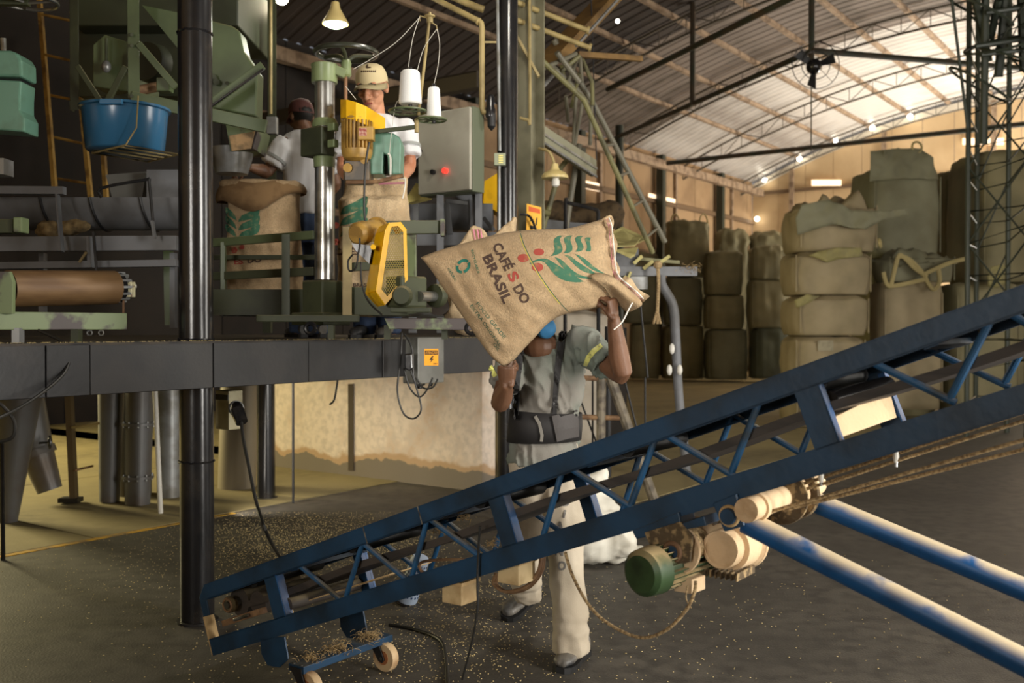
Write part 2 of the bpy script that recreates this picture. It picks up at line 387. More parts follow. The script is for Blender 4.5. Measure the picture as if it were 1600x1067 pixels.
# whitewashed wall below the platform
m_lime = M('limewash', (218, 202, 184), .85, col2=(176, 146, 114), ns=2.2, lo=.50, hi=.72, bump=.15, bs=14, fine=.2)
def stain(m):     # damp band along the foot of the wall, ragged edge
    nt = m.node_tree; N = nt.nodes; L = nt.links; b = N['Principled BSDF']; src = b.inputs['Base Color'].links[0].from_socket
    tc = N.new('ShaderNodeTexCoord'); sp = N.new('ShaderNodeSeparateXYZ'); L.new(tc.outputs['Object'], sp.inputs[0])
    nz = N.new('ShaderNodeTexNoise'); nz.inputs['Scale'].default_value = 2.6; nz.inputs['Detail'].default_value = 7; L.new(tc.outputs['Object'], nz.inputs[0])
    a = N.new('ShaderNodeMath'); a.operation = 'MULTIPLY_ADD'; L.new(nz.outputs[0], a.inputs[0]); a.inputs[1].default_value = -.42; L.new(sp.outputs[2], a.inputs[2])
    for lo, hi, c in ((.04, -.0, (176, 146, 112)), (-.045, -.06, (116, 106, 92))):
        r = N.new('ShaderNodeMapRange'); L.new(a.outputs[0], r.inputs[0]); r.inputs[1].default_value = lo; r.inputs[2].default_value = hi
        x = N.new('ShaderNodeMix'); x.data_type = 'RGBA'; L.new(r.outputs[0], x.inputs[0]); L.new(src, x.inputs[6]); x.inputs[7].default_value = (*lin(c), 1); src = x.outputs[2]
    L.new(src, b.inputs['Base Color'])
stain(m_lime)
wi = MB().ubox(7.2, 7.4, -8.85, -5.52, 0, 1.36).build('wall_inner', m_lime, smooth=0, kind='structure')
a, b = Pu(544, 735, 7.19), Pu(552, 735, 7.19); h = Pu(544, 600, 7.19).z - a.z
MB().prism([a, b, b + ZZ * h, a + ZZ * h], U * .02).build('groove', M('dark groove', (70, 58, 42), .9), wi, smooth=0)

# ---------------------------------------------------------------- platform
ZT = 1.43
pf = thing('platform', W(3, -4.1, 0), 'black steel mezzanine platform with thick edge beam carrying the machines', 'platform')
cuts = [-2.5, 1.45, 2.25, 2.45, 3.1, 3.72, 4.3, 5.38]
for i in range(len(cuts) - 1):
    MB().ubox(cuts[i] + .002, cuts[i + 1] - .002, -4.09, -4.03 - .003 * (i % 2), 1.205, ZT).build('edge_plate', m_blackdull if i % 3 else M('scuffed black paint', (34, 32, 31), .5, col2=(20, 20, 22), ns=4, bump=.1), pf, smooth=0, bevel=.003)
MB().ubox(-2.5, 5.38, -4.2, -4.03, ZT - .006, ZT + .004).build('edge_flange', M('worn dark flange', (62, 54, 44), .7, col2=(34, 31, 30), ns=9), pf, smooth=0)
m_deck = M('deck plate', (86, 76, 58), .7, col2=(56, 50, 42), ns=4, fine=.3)
for i in range(8): MB().ubox(-2.4 + i * 1.0, -2.4 + i * 1.0 + .992, -8.2, -4.2, ZT - .03, ZT).build('deck_plate', m_deck, pf, smooth=0)
for i in range(2): MB().ubox(5.6 + i * .8, 6.392 + i * .8, -8.2, -4.55, ZT - .03, ZT).build('deck_plate', m_deck, pf, smooth=0)
for u in (-1.2, .4, 2.0, 3.6, 5.25, 6.9): MB().ubox(u, u + .1, -8.2, -4.1 if u < 5.3 else -4.6, 1.22, ZT - .03).build('cross_joist', m_blackdull, pf, smooth=0)
def column(px, Y, r, z1, label, zr=None):
    c = P(px, 512, Y); c.z = 0; t = thing('tube_post', c, label, 'column', kind=None)
    MB().cyl(c, c + ZZ * z1, r, 28).build('shaft', m_black, t)
    for z in zr or (): MB().tube([c + ZZ * (z + .004 * sin(3 * k)) + Vector((cos(2 * pi * k / 24), sin(2 * pi * k / 24), 0)) * (r + .001) for k in range(24)], .006, 6, closed=True).build('weld_ring', m_black, t)
    MB().cyl(c + ZZ * .001, c + ZZ * .012, r + .02, 28).build('base_plate', m_blackdull, t); return t
column(306.5, 5.07, .0845, 6.5, 'thick glossy black tube column rising from the floor through the platform edge', (2.99, 1.44, .82))
column(415, 8.75, .078, 1.4, 'thin black post under the platform in front of the whitewashed wall')
column(793, 7.5, .078, 6.5, 'glossy black tube column beside the control cabinet, behind the carried sack', (2.05,))
ic = P(826, 512, 8.05); ic.z = 0
t = thing('beam_post', ic, 'grey green I-section column with orange sign, right of the black tube column', 'column')
X = V.normalized()
MB().box(ic + ZZ * 3.5 + U * .09, X * .09, U * .006, ZZ * 3.5).build('flange', M('grey green column paint', (126, 122, 100), .55, col2=(100, 96, 76), ns=3), t, smooth=0)
MB().box(ic + ZZ * 3.5 - U * .09, X * .09, U * .006, ZZ * 3.5).build('flange', MATS['grey green column paint'], t, smooth=0)
MB().box(ic + ZZ * 3.5, X * .006, U * .085, ZZ * 3.5).build('web', MATS['grey green column paint'], t, smooth=0)
# ---------------------------------------------------------------- inclined belt conveyor in the foreground
m_blue = M('dark blue enamel', (26, 62, 92), .45, col2=(20, 40, 56), ns=5, lo=.42, hi=.7, dust=.35, dustcol=(120, 110, 84), bump=.1, bs=30)
m_blueb = M('bright blue tube', (28, 88, 146), .4, col2=(20, 58, 96), ns=9, lo=.5, hi=.75, dust=.9, dustcol=(214, 194, 156))
m_blued = M('blue brace tube', (34, 82, 122), .4, col2=(44, 52, 54), ns=9, lo=.48, hi=.7, dust=.3)
m_belt = M('dark rubber belt', (64, 57, 51), .6, col2=(44, 40, 37), ns=3, st=(1, 1, 6), dust=.3)
m_dusty = M('dusty cream steel', (214, 186, 148), .85, col2=(182, 150, 112), ns=10, lo=.5, hi=.7, bump=.25, bs=70)
m_dustd = M('caked dust', (86, 72, 52), .95, col2=(150, 128, 92), ns=34, lo=.5, hi=.6, bump=.6, bs=90)
m_tan = M('tan dusty sheet', (196, 166, 118), .8, col2=(170, 138, 92), ns=7)
m_rope = M('dusty steel rope', (188, 162, 118), .8, col2=(120, 98, 68), ns=120, lo=.4, hi=.6)
m_mgreen = M('dark green motor', (52, 74, 44), .4, col2=(36, 50, 30), ns=9, dust=.8, dustcol=(196, 170, 124))
CO = W(2.72, -3.552, .082); TA = radians(20.96)
CA = V * cos(TA) + ZZ * sin(TA); CB = U.copy(); CN = ZZ * cos(TA) - V * sin(TA)
def C(a, b, n): return CO + CA * a + CB * b + CN * n
def cpx(px, py, b=0):
    p = Pu(px, py, 2.72 + b) - CO; return p.dot(CA), p.dot(CN)
def Cp(px, py, b=0): return Pu(px, py, 2.72 + b)
LEN, WID, HT = 4.7, .46, .30
cv = thing('belt_conveyor', W(2.95, -3.0, 0), 'long blue inclined belt conveyor on wheels with dangling motor, across the foreground', 'conveyor')
def cbox(a0, a1, b0, b1, n0, n1):
    return MB().box(C((a0 + a1) / 2, (b0 + b1) / 2, (n0 + n1) / 2), CA * (a1 - a0) / 2, CB * (b1 - b0) / 2, CN * (n1 - n0) / 2)
def cplate(pts, b, t, name, mat):     # plate traced in the plane of a side frame
    return MB().prism([C(a, b, n) for a, n in pts], CB * t).build(name, mat, cv, smooth=0, bevel=.0015)
TR = .066          # top rail depth
for b in (0, WID - .03):
    s = 1 if b == 0 else -1
    # top rail: outer face with small return flange, chamfered nose
    cplate([(0.0, HT - .13), (.0, HT - .045), (.05, HT), (LEN, HT), (LEN, HT - TR), (.045, HT - TR), (.045, HT - .13)], b if s > 0 else b + .025, .006, 'top_rail', m_blue)
    cbox(.05, LEN, b, b + .034, HT - .006, HT).build('rail_flange', m_blue, cv, smooth=0)
    cbox(.05, LEN, b, b + .034, HT - TR, HT - TR + .006).build('rail_flange', m_blue, cv, smooth=0)
    o = cbox(0, LEN, b if s > 0 else b + .024, b + .006 if s > 0 else b + .03, 0, .072).build('bottom_rail', m_blue, cv, smooth=0, bevel=.002)
    cbox(0, LEN, b, b + .034, .0, .006).build('rail_flange', m_blue, cv, smooth=0)
    cbox(0, LEN, b, b + .034, .066, .072).build('rail_flange', m_blue, cv, smooth=0)
    cbox(-.005, .006, b, b + .05, .0, HT - .13).build('end_plate', m_tan, cv, smooth=0)
    ds = [((467, 888), (527, 938)), ((560, 855), (535, 936)), ((565, 852), (628, 905)), ((662, 816), (641, 895)), ((667, 812), (742, 868)),
          ((874, 737), (848, 826)), ((886, 732), (974, 788)), ((1022, 681), (983, 786)), ((1033, 678), (1132, 738)), ((1187, 617), (1142, 732)),
          ((1347, 560), (1475, 622)), ((1550, 492), (1487, 613)), ((1562, 480), (1690, 560))]
    off = 0 if b == 0 else .06
    for p, q in ds:
        (a1, n1), (a2, n2) = cpx(*p), cpx(*q)
        d = (a2 - a1); e = .02 / max(abs(n2 - n1), .01)
        MB().tube([C(a1 - d * e + off, b + .017, n1 + (n1 - n2) * e), C(a2 + d * e + off, b + .017, n2 - (n1 - n2) * e)], .0105, 10).build('brace', m_blued, cv)
    for (x0, x1, y) in ((421, 441, 940), (768, 794, 800), (1250, 1294, 640)):
        a1, _ = cpx(x0, y); a2, _ = cpx(x1, y); a1 += off; a2 += off
        cplate([(a1, .065), (a2, .065), (a2, HT - TR + .01), (a1, HT - TR + .01)], b if s > 0 else b + .024, .006, 'post_plate', m_blue)
        cbox(a2 - .005, a2, b, b + .04, .068, HT - TR + .005).build('post_edge', m_blueb, cv, smooth=0)
for px, py in ((571, 838), (656, 805)):        # pale weld seams of the top rail
    a, n = cpx(px, py); cbox(a, a + .003, -.0035, 0, HT - TR, HT).build('weld_seam', m_chip, cv, smooth=0)
# belt
bt = cbox(.1, LEN, .045, WID - .045, HT - .018, HT - .008).build('carrying_belt', m_belt, cv, smooth=0)
def beltedge(n, th, name):
    mb = MB(); ks = 60; P0 = []
    for k in range(ks + 1):
        a = .25 + (LEN - .25) * k / ks; sag = -.012 * (1 - cos(2 * pi * a / .95)) * .5
        P0.append((a, n + sag))
    q = [(.04, 0), (WID - .05, 0), (WID - .05, th), (.04, th)]
    mb.loft([[C(a, bb, m + tt) for bb, tt in q] for a, m in P0]); return mb.build(name, m_belt, cv, smooth=.5)
beltedge(cpx(1000, 742, .05)[1], .026, 'return_belt')
mb = MB(); mb.cyl(C(.30, .06, .155), C(.30, WID - .06, .155), .05, 24); mb.build('return_roller', m_belt, cv)
rope = MB()
MB().cyl(C(.17, .07, .185), C(.17, WID - .07, .185), .062, 28).build('tail_pulley', m_belt, cv)
MB().cyl(C(.17, -.0, .185), C(.17, .08, .185), .016, 16).build('pulley_shaft', m_steelp, cv)
bh = MB().lathe(C(.165, .012, .185), CB, [(0, .021), (.0, .034), (.014, .036), (.016, .03), (.03, .03), (.034, .024)], 24).build('bearing_housing', M('dusty bearing casting', (112, 98, 66), .7, col2=(70, 62, 46), ns=20), cv)
MB().torus(C(.165, .010, .185), CB, .027, .005).build('bearing_ring', m_rust, bh)
cbox(.10, .36, .01, .05, .105, .13).build('takeup_slide', m_rust, cv, smooth=0)
MB().cyl(C(.20, .0, .118), C(.30, .0, .118), .007, 10).build('takeup_screw', m_steelp, cv)
for a in (.33, .95, 1.62, 2.25, 2.9, 3.5, 4.1):
    mb = MB().cyl(C(a, .04, HT - .05), C(a, WID - .04, HT - .05), .03, 18); mb.build('idler_roller', m_rubber, cv)
for a in (.52, 3.85): MB().cyl(C(a, .03, .110), C(a, WID - .03, .110), .026, 18).build('idler_roller', m_belt, cv)
for a in (.6, 1.4, 2.1, 3.2, 4.0): cbox(a, a + .04, .02, WID - .02, HT - TR - .004, HT - TR + .012).build('cross_member', m_blue, cv, smooth=0)
cbox(.42, 1.02, .12, WID - .08, .10, .104).build('tray_sheet', m_tan, cv, smooth=0)
# sunlit scraper box seen through the large window of the frame
q = [Pu(1303, 652, 2.80), Pu(1390, 610, 3.13), Pu(1401, 652, 3.13), Pu(1312, 684, 2.80)]
MB().prism(q, (U - V) * .005).build('scraper_sheet', m_dusty, cv, smooth=0)
MB().prism([Pu(x, y, 3.16) for x, y in ((1370, 582), (1380, 580), (1404, 650), (1396, 654))], CB * .03).build('hopper_side', m_blueb, cv, smooth=0)
MB().cyl(Pu(1296, 628, 2.82), Pu(1386, 604, 3.12), .032, 20).build('snub_roller', M('dark glossy roller', (40, 38, 38), .25), cv)
# straw caught on rollers
def straw(c, r, nn, name, parent, seed, sc=1):
    rg = random.Random(seed); mb = MB()
    for _ in range(nn):
        p = c + Vector((rg.gauss(0, r), rg.gauss(0, r), rg.gauss(0, r * .5))); d = Vector((rg.gauss(0, 1), rg.gauss(0, 1), rg.gauss(0, .5))).normalized() * rg.uniform(.005, .016) * sc
        mb.tube([p - d, p + d * .2 + Vector((0, 0, .004)), p + d], .0011 * sc, 4)
    return mb.build(name, M('chaff straw', (168, 142, 98), .9, col2=(110, 92, 62), ns=40), parent, smooth=0, kind='stuff')
for i, (px, py, b) in enumerate([(722, 808, .1), (1140, 640, .1), (1383, 545, .12), (1525, 510, .1), (690, 830, .12), (770, 850, .05), (925, 715, .15)]):
    straw(Cp(px, py, b), .014, 26, 'chaff_tuft', cv, i)
# caster bogie at the low end
a0, n0 = cpx(440, 1005)
lug = [(406, 996), (444, 995), (450, 1030), (436, 1043), (418, 1040), (408, 1022)]
MB().prism([Cp(x, y, 0) for x, y in lug], CB * .008).build('bogie_lug', m_blue, cv, smooth=0, bevel=.002)
MB().prism([Cp(x, y, 0) + CB * WID for x, y in lug], CB * -.008).build('bogie_lug', m_blue, cv, smooth=0, bevel=.002)
pa, pb = Cp(450, 1032, .0), Cp(600, 968, .48)
ax0 = W(2.735, -3.02, .0); 
crs = MB().beam(ax0 + ZZ * .135 - CB * .02 + V * .0, ax0 + ZZ * .135 + CB * .50, .09, .03).build('bogie_crossbar', m_blue, cv, smooth=0, bevel=.002)
straw(ax0 + ZZ * .155 + CB * .40, .028, 260, 'chaff_heap', cv, 60); straw(ax0 + ZZ * .155 + CB * .2, .03, 220, 'chaff_heap', cv, 61); straw(ax0 + ZZ * .15 + CB * .06, .022, 140, 'chaff_heap', cv, 62)
m_tyre = M('worn tan wheel', (196, 168, 128), .6, col2=(150, 112, 76), ns=9)
for k, b in enumerate((.01, .455)):
    h = ax0 + CB * b
    c = h + ZZ * .0635 + V * .045
    w = MB().lathe(c - CB * .019, CB, [(0, .03), (0, .058), (.006, .062), (.032, .062), (.038, .058), (.038, .03)], 28).build('caster_wheel', m_tyre, cv)
    MB().lathe(c - CB * .021, CB, [(0, .0), (0, .03), (.042, .03), (.042, 0)], 20).build('wheel_hub', M('wheel hub rust', (150, 92, 52), .6), w)
    MB().cyl(c - CB * .032, c + CB * .032, .008, 10).build('axle_bolt', m_steelp, w)
    for sgn in (-1, 1):
        MB().prism([h + CB * sgn * .028 + x * V + y * ZZ for x, y in ((-.03, .13), (.028, .13), (.062, .06), (.05, .045), (.03, .05))], CB * sgn * .004).build('caster_fork', m_blackdull, cv, smooth=0)
    MB().ubox(h.dot(U) - .034, h.dot(U) + .034, h.dot(V) - .034, h.dot(V) + .034, .125, .14).build('caster_plate', m_blackdull, cv, smooth=0)
    for dv in (-.022, .022): MB().cyl(h + ZZ * .14 + V * dv - CB * .02, h + ZZ * .152 + V * dv - CB * .02, .007, 6).build('bolt', m_steelp, cv)
# support legs, pivot tube, drum and ropes
for b, (p, q) in ((.03, ((1165, 815), (1600, 1035))), (.49, ((1265, 781), (1600, 921)))):
    s_, e_ = Pu(*p, 2.72 + b), Pu(*q, 2.72 + b); d = (e_ - s_); e2 = s_ + d * ((s_.z - .16) / -d.z) if d.z < 0 else e_
    MB().tube([s_, e2], .0345 if b < .1 else .034, 20).build('support_leg', m_blueb, cv)
    MB().lathe(e2 - CB * .03 - ZZ * .06, CB, [(0, .04), (0, .092), (.01, .1), (.05, .1), (.06, .092), (.06, .04)], 28).build('support_wheel', m_tyre, cv)
piv = Pu(1172, 795, 2.70)
MB().tube([piv - CB * .03, piv + CB * .56], .0355, 24).build('pivot_tube', m_dusty, cv)
MB().tube([piv + CB * .035, piv + CB * .06], .043, 24).build('pivot_collar', m_dusty, cv)
drum = MB().lathe(piv + CB * .24 + ZZ * .0, CB, [(0, .02), (0, .083), (.006, .085), (.012, .08), (.012, .055), (.10, .052), (.10, .08), (.108, .085), (.115, .083), (.115, .02)], 30).build('cable_sheave', m_dustd, cv)
MB().tube([piv + CB * .253, piv + CB * .34], .058, 24).build('rope_winding', m_dusty, drum)
cpl = [(1113, 786), (1150, 771), (1163, 822), (1131, 831)]
MB().prism([Pu(x, y, 2.70) for x, y in cpl], CB * .012).build('pivot_lug', m_blue, cv, smooth=0, bevel=.004)
pn = Pu(1140, 806, 2.70)
MB().lathe(pn - CB * .02, CB, [(0, 0), (0, .022), (.004, .024), (.02, .024)], 20).build('pivot_pin', m_blue, cv)
MB().torus(pn - CB * .001, CB, .027, .006).build('pin_washer', m_tan, cv)
for (p, q, u) in (((1236, 762), (1640, 632), 2.98), ((1225, 775), (1640, 645), 2.98), ((1180, 806), (1640, 676), 2.78), ((1225, 797), (1640, 692), 2.80)):
    s_, e_ = Pu(*p, u), Pu(*q, u); MB().tube([s_, e_ + (e_ - s_) * .8], .005, 8).build('steel_rope', m_rope, cv)
for px, py in ((1283, 745), (1400, 714)):
    c = Pu(px, py, 2.975); MB().tube([c + ZZ * .016, c, c - ZZ * .016], [.007, .009, .006], 10).build('rope_clamp', m_white, cv)
    MB().tube([c - ZZ * .016, c - ZZ * .028], .005, 8).build('clamp_bolt', m_galv, cv)
s_, e_ = Pu(1290, 757, 2.975), Pu(1425, 712, 2.975); MB().tube([s_, e_], .0045, 8).build('rope_tail', m_rope, cv)
# hoist motor slung under the frame
hub = Pu(1053, 861, 2.71)
MB().prism([Pu(x, y, 2.705) for x, y in ((988, 829), (1060, 800), (1064, 818), (1100, 806), (1104, 821), (994, 842))], CB * .10).build('hoist_bracket', m_blue, cv, smooth=0, bevel=.003)
MB().prism([Pu(x, y, 2.70) for x, y in ((1006, 832), (1062, 815), (1082, 838), (1078, 878), (1048, 886), (1024, 872))], CB * .012).build('hoist_side_plate', m_dustd, cv, smooth=0, bevel=.003)
MB().torus(hub - CB * .012, CB, .026, .008).build('hub_ring', m_rust, cv)
MB().lathe(hub - CB * .016, CB, [(0, 0), (0, .022), (.02, .022)], 18).build('hub_cap', m_blue, cv)
MB().lathe(hub + CB * .02, CB, [(0, .02), (0, .072), (.008, .074), (.016, .072), (.016, .048), (.14, .048), (.14, .078), (.148, .08), (.156, .078), (.156, .02)], 32).build('hoist_drum', m_dusty, cv)
dd = MB()
for k in range(11): dd.torus(hub + CB * (.045 + k * .0095), CB, .049, .005, 24, 6)
dd.build('rope_winding', m_rope, cv)
ms, me_ = Pu(1000, 897, 2.60), Pu(1095, 866, 2.90)
md = (me_ - ms).normalized()
mt = MB().lathe(ms, md, [(0, .0), (0, .055), (.012, .070), (.07, .074), (.072, .056), (.27, .056), (.27, .072), (.29, .072), (.29, 0)], 28).build('hoist_motor', m_mgreen, cv)
a, b = frame(md)
for k in range(22):
    t = 2 * pi * k / 22; r = a * cos(t) + b * sin(t); c = ms + md * .165 + r * .062
    MB().box(c, r * .009, r.cross(md) * .002, md * .1).build('cooling_fin', m_mgreen, mt, smooth=0)
MB().box(ms + md * .17 + ZZ * -.055 + V * .05, V * .03, ZZ * .022, md * .035).build('terminal_box', m_dusty, mt, smooth=0, bevel=.003)
g0 = Pu(1150, 848, 2.93)
MB().lathe(g0 - CB * .12, CB, [(.05, .03), (.05, .074), (.14, .078), (.15, .09), (.165, .09), (.17, .075), (.20, .07), (.2, 0)], 28).build('gearbox', m_dusty, cv, smooth=.5)
dd = MB()
for k in range(13): dd.torus(g0 + CB * (-.115 + k * .012), CB, .054, .0065, 24, 6)
dd.lathe(g0 - CB * .118, CB, [(0, 0), (0, .05), (.15, .05)], 24)
dd.build('rope_winding', m_dusty, cv)
MB().lathe(g0 + CB * .028, CB, [(0, .05), (0, .088), (.01, .09), (.02, .088)], 28).build('drum_flange', m_dustd, cv)
for k in range(7):
    MB().box(g0 - CB * .05 - ZZ * (.078) + V * (-.05 + k * .017), V * .002, ZZ * .012, CB * .07).build('gearbox_fin', m_dustd, cv, smooth=0)
for k in range(8):
    t = 2 * pi * k / 8; c = g0 + CB * .045 + (V * cos(t) + ZZ * sin(t)) * .08; MB().cyl(c - CB * .004, c + CB * .012, .007, 6).build('bolt', m_tan, cv)
MB().cyl(g0 + CB * .05, g0 + CB * .09, .05, 20).build('gearbox_cover', m_dusty, cv)
# junction boxes hanging under the low half, with their wires
for (x0, y0, x1, y1, nm) in ((694, 909, 745, 938, 'junction_box'), (780, 876, 834, 908, 'junction_box')):
    c = Pu((x0 + x1) / 2, (y0 + y1) / 2, 2.80)
    jb = MB().box(c, V * .045, U * .05, ZZ * .036).build(nm, M('cream box enamel', (206, 182, 136), .6, col2=(170, 142, 98), ns=8), cv, smooth=0, bevel=.003)
    MB().box(c + ZZ * .04, V * .05, U * .055, ZZ * .006).build('box_lid', m_tan, jb, smooth=0)
    MB().cyl(c - V * .047 + U * .01, c - V * .055 + U * .01, .008, 10).build('cable_gland', m_rust, jb)
pts = [Pu(*q, 2.84) for q in ((845, 862), (842, 890), (822, 916), (790, 924), (771, 912), (775, 896))]
for k in range(3): MB().tube(bez([p + Vector((.006 * k, .01 * k, -.004 * k)) for p in pts], 8), .006, 8).build('coiled_cable', m_rust, cv)
pts = [Pu(*q, 2.68) for q in ((883, 862), (895, 900), (920, 945), (952, 975), (1000, 996), (1040, 985), (1072, 953), (1085, 925), (1087, 908))]
MB().tube(bez(pts, 8), .0052, 8).build('motor_cable', m_rope, cv)
MB().tube(bez([Pu(*q, 2.69) for q in ((1074, 915), (1072, 935), (1080, 950))], 6), .0022, 6).build('loose_string', m_rope, cv)
MB().tube(bez([Pu(*q, 2.70) for q in ((750, 822), (748, 850), (746, 905), (746, 950), (738, 1000), (722, 1062))], 8), .0042, 8).build('hanging_wire', m_cable, cv)
MB().tube(bez([Pu(*q, 3.0) for q in ((808, 880), (760, 876), (705, 874), (660, 878), (658, 892), (672, 896))], 8), .006, 8).build('frame_wire', m_rust, cv)
# ---------------------------------------------------------------- machines on the platform
def pxbox(x0, y0, x1, y1, Y, dep):
    a, b, c, d = P(x0, y1, Y), P(x1, y1, Y), P(x1, y0, Y), P(x0, y0, Y); k = Vector((0, dep, 0))
    return MB().hexa([a, b, b + k, a + k, d, c, c + k, d + k])
def pxprism(pts, Y, dep): return MB().prism([P(x, y, Y) for x, y in pts], (0, dep, 0))
def cbx(*a): return MB().ubox(*corner_box(*a))
def pcyl(x, y0, y1, Y, rpx, n=24): return MB().cyl(P(x, y1, Y), P(x, y0, Y), rpx * Y / F, n)
def base(px, Y, z=ZT): c = P(px, 512, Y); c.z = z; return c
def T(pts, Y, r, n=8, b=0):
    q = [P(x, y, Y) for x, y in pts]; return MB().tube(bez(q, b) if b else q, r, n)
# --- sack sewing machine: column, handwheel, motor, head
sm = thing('bag_sewing_machine', base(507, 5.75), 'green column sewing machine with handwheel, yellow belt guard and mint sewing head', 'sewing machine')
Y = 5.75
cbx(472, 504, 536, 437, 492, Y - .1).build('pedestal', m_olive, sm, smooth=0, bevel=.01)
cbx(455, 505, 548, 488, 508, Y - .14).build('pedestal_foot', m_olive, sm, smooth=0, bevel=.006)
pcyl(507.5, 128, 437, Y, 15.5, 28).build('column', m_steelp, sm)
cap = P(507, 130, Y); r = 20 * Y / F
hd = MB().lathe(cap, ZZ, [(-.0, r), (.085, r), (.095, r * 1.04), (.105, r * 1.04), (.108, 0)], 28).build('column_cap', m_greenl, sm)
MB().beam(P(520, 108, Y), P(541, 117, Y), .06, .05).build('nut_arm', m_greenl, sm, smooth=0, bevel=.004)
hub = P(541, 118, Y)
MB().lathe(hub, ZZ, [(-.01, .02), (0, .03), (.05, .028), (.07, .03), (.09, .022)], 18).build('nut', m_greenl, sm)
wc = P(541, 83, Y); R = 47 * Y / F
hw = MB().torus(wc, ZZ, R, .0155, 40, 10).build('handwheel', M('dark wheel enamel', (52, 54, 44), .3), sm)
for k in range(3):
    t = 2 * pi * k / 3 + .5; e = wc + Vector((cos(t), sin(t), 0)) * R
    MB().tube(bez([hub + ZZ * .07, hub + ZZ * .08 + (e - hub) * .3, e], 5), .012, 8).build('wheel_spoke', m_olive, hw)
MB().cyl(P(540, 157, Y), P(540, 118, Y), .011, 12).build('lead_screw', M('copper screw', (132, 98, 72), .5, .5), sm)
cbx(470, 503, 524, 196, 240, Y - .12).build('slide_block', m_olive, sm, smooth=0, bevel=.006)
MB().lathe(P(508, 200, Y), ZZ, [(0, r), (.03, r * .98), (.05, r * .85)], 24).build('slide_collar', m_greenl, sm)
MB().lathe(P(507, 262, Y), ZZ, [(0, r * .82), (.06, r * .86), (.085, r * 1.0)], 24).build('slide_collar', m_greenl, sm)
for y in (196, 222): cbx(512, 522, 530, y - 5, y + 7, Y - .16).build('clamp_block', m_greenl, sm, smooth=0, bevel=.004)
Y = 5.6
gp = [P(532, 157, Y), P(541, 152, Y - .06), P(556, 152, Y - .08), P(572, 157, Y - .06), P(602, 176, Y + .12), P(596, 170, Y + .3), P(545, 150, Y + .2), P(532, 154, Y + .12)]
zt = P(545, 155, Y).z
gp = [Vector((p.x, p.y, 0)) for p in gp]
def slope(p): return (p.x - gp[0].x) * -.42
lo = [Vector((p.x, p.y, zt - .105 + min(0, slope(p)) * .8)) for p in gp]; hi = [Vector((p.x, p.y, zt + min(0, slope(p)) * .8)) for p in gp]
MB().loft([lo, hi]).build('belt_guard', m_yellow, sm, smooth=0, bevel=.004)
m_tanmotor = M('tan motor enamel', (178, 140, 66), .45, col2=(140, 108, 52), ns=10)
mc = P(558, 240, Y)
mo = MB().lathe(mc, ZZ, [(-.045, .0), (-.045, .05), (-.03, .075), (.0, .086), (.02, .088), (.025, .07), (.18, .07), (.19, .078), (.21, .07), (.22, 0)], 28).build('motor', m_tanmotor, sm)
for k in range(24):
    t = 2 * pi * k / 24; rr = Vector((cos(t), sin(t), 0)); MB().box(mc + ZZ * .1 + rr * .078, rr * .011, rr.cross(ZZ) * .0028, ZZ * .078).build('cooling_fin', m_tanmotor, mo, smooth=0)
tb = pxbox(559, 197, 583, 218, Y - .1, .08).build('terminal_box', m_tanmotor, mo, smooth=0, bevel=.004)
pxbox(561, 200, 573, 212, Y - .103, .003).build('rating_plate', M('worn rating plate', (196, 150, 130), .5, col2=(150, 60, 50), ns=60), mo, smooth=0)
pxbox(536, 248, 578, 284, Y - .02, .16).build('gear_case', M('oily gear case', (62, 52, 36), .4, col2=(96, 78, 50), ns=12), sm, smooth=0, bevel=.012)
for q in ((543, 262, 7), (569, 250, 6)): MB().cyl(P(q[0], q[1], Y - .04), P(q[0], q[1], Y + .02), q[2] * Y / F, 14).build('gear_knob', m_tanmotor, sm)
hp = [(577, 214), (584, 208), (600, 206), (615, 208), (624, 214), (627, 224), (626, 272), (607, 272), (605, 242), (599, 240), (598, 272), (577, 272)]
pxprism(hp, Y + .02, .17).build('sewing_head', m_mint, sm, smooth=0, bevel=.008)
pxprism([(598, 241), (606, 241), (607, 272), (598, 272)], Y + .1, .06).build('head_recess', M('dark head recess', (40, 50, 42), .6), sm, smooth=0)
T([(606, 240), (610, 246), (610, 273)], Y + .0, .0055, 8, 6).build('needle_arm', m_white, sm)
T([(541, 285), (590, 284), (630, 274)], Y - .05, .012, 8).build('foot_plate', m_rust, sm)
MB().beam(P(583, 206, Y - .02), P(653, 198, Y - .05), .018, .022).build('thread_arm', m_olive, sm, smooth=0)
# thread stand
def disc(px, py, rpx, n):
    c = P(px, py, 5.55); R = rpx * 5.55 / F
    d = MB().torus(c, ZZ, R, .006, 32, 8)
    for k in range(6): t = pi * k / 3; d.beam(c, c + Vector((cos(t), sin(t), 0)) * R, .02, .005)
    d.cyl(c - ZZ * .004, c + ZZ * .004, R * .3, 18); d.build('spool_tray', m_green, sm)
disc(637, 174, 29, 0); disc(674, 187, 23, 0)
MB().cyl(P(651, 207, 5.55), P(651, 186, 5.55), .012, 10).build('tray_stem', m_tanpipe, sm)
MB().tube([P(654, 180, 5.55), P(671, 30, 5.6)], .0085, 10).build('guide_rod', m_tanpipe, sm)
MB().lathe(P(671.5, 36, 5.6), ZZ, [(0, .018), (.03, .018), (.035, .03), (.042, .03), (.045, .012), (.06, .008)], 14).build('guide_head', m_tanpipe, sm)
T([(656, 33), (656, 25), (671, 29)], 5.6, .004, 6).build('guide_eye', m_tanpipe, sm)
T([(672, 34), (682, 40), (683, 48)], 5.6, .004, 6).build('guide_eye', m_tanpipe, sm)
m_thread = M('white thread cone', (236, 236, 232), .8, bump=.2, bs=200)
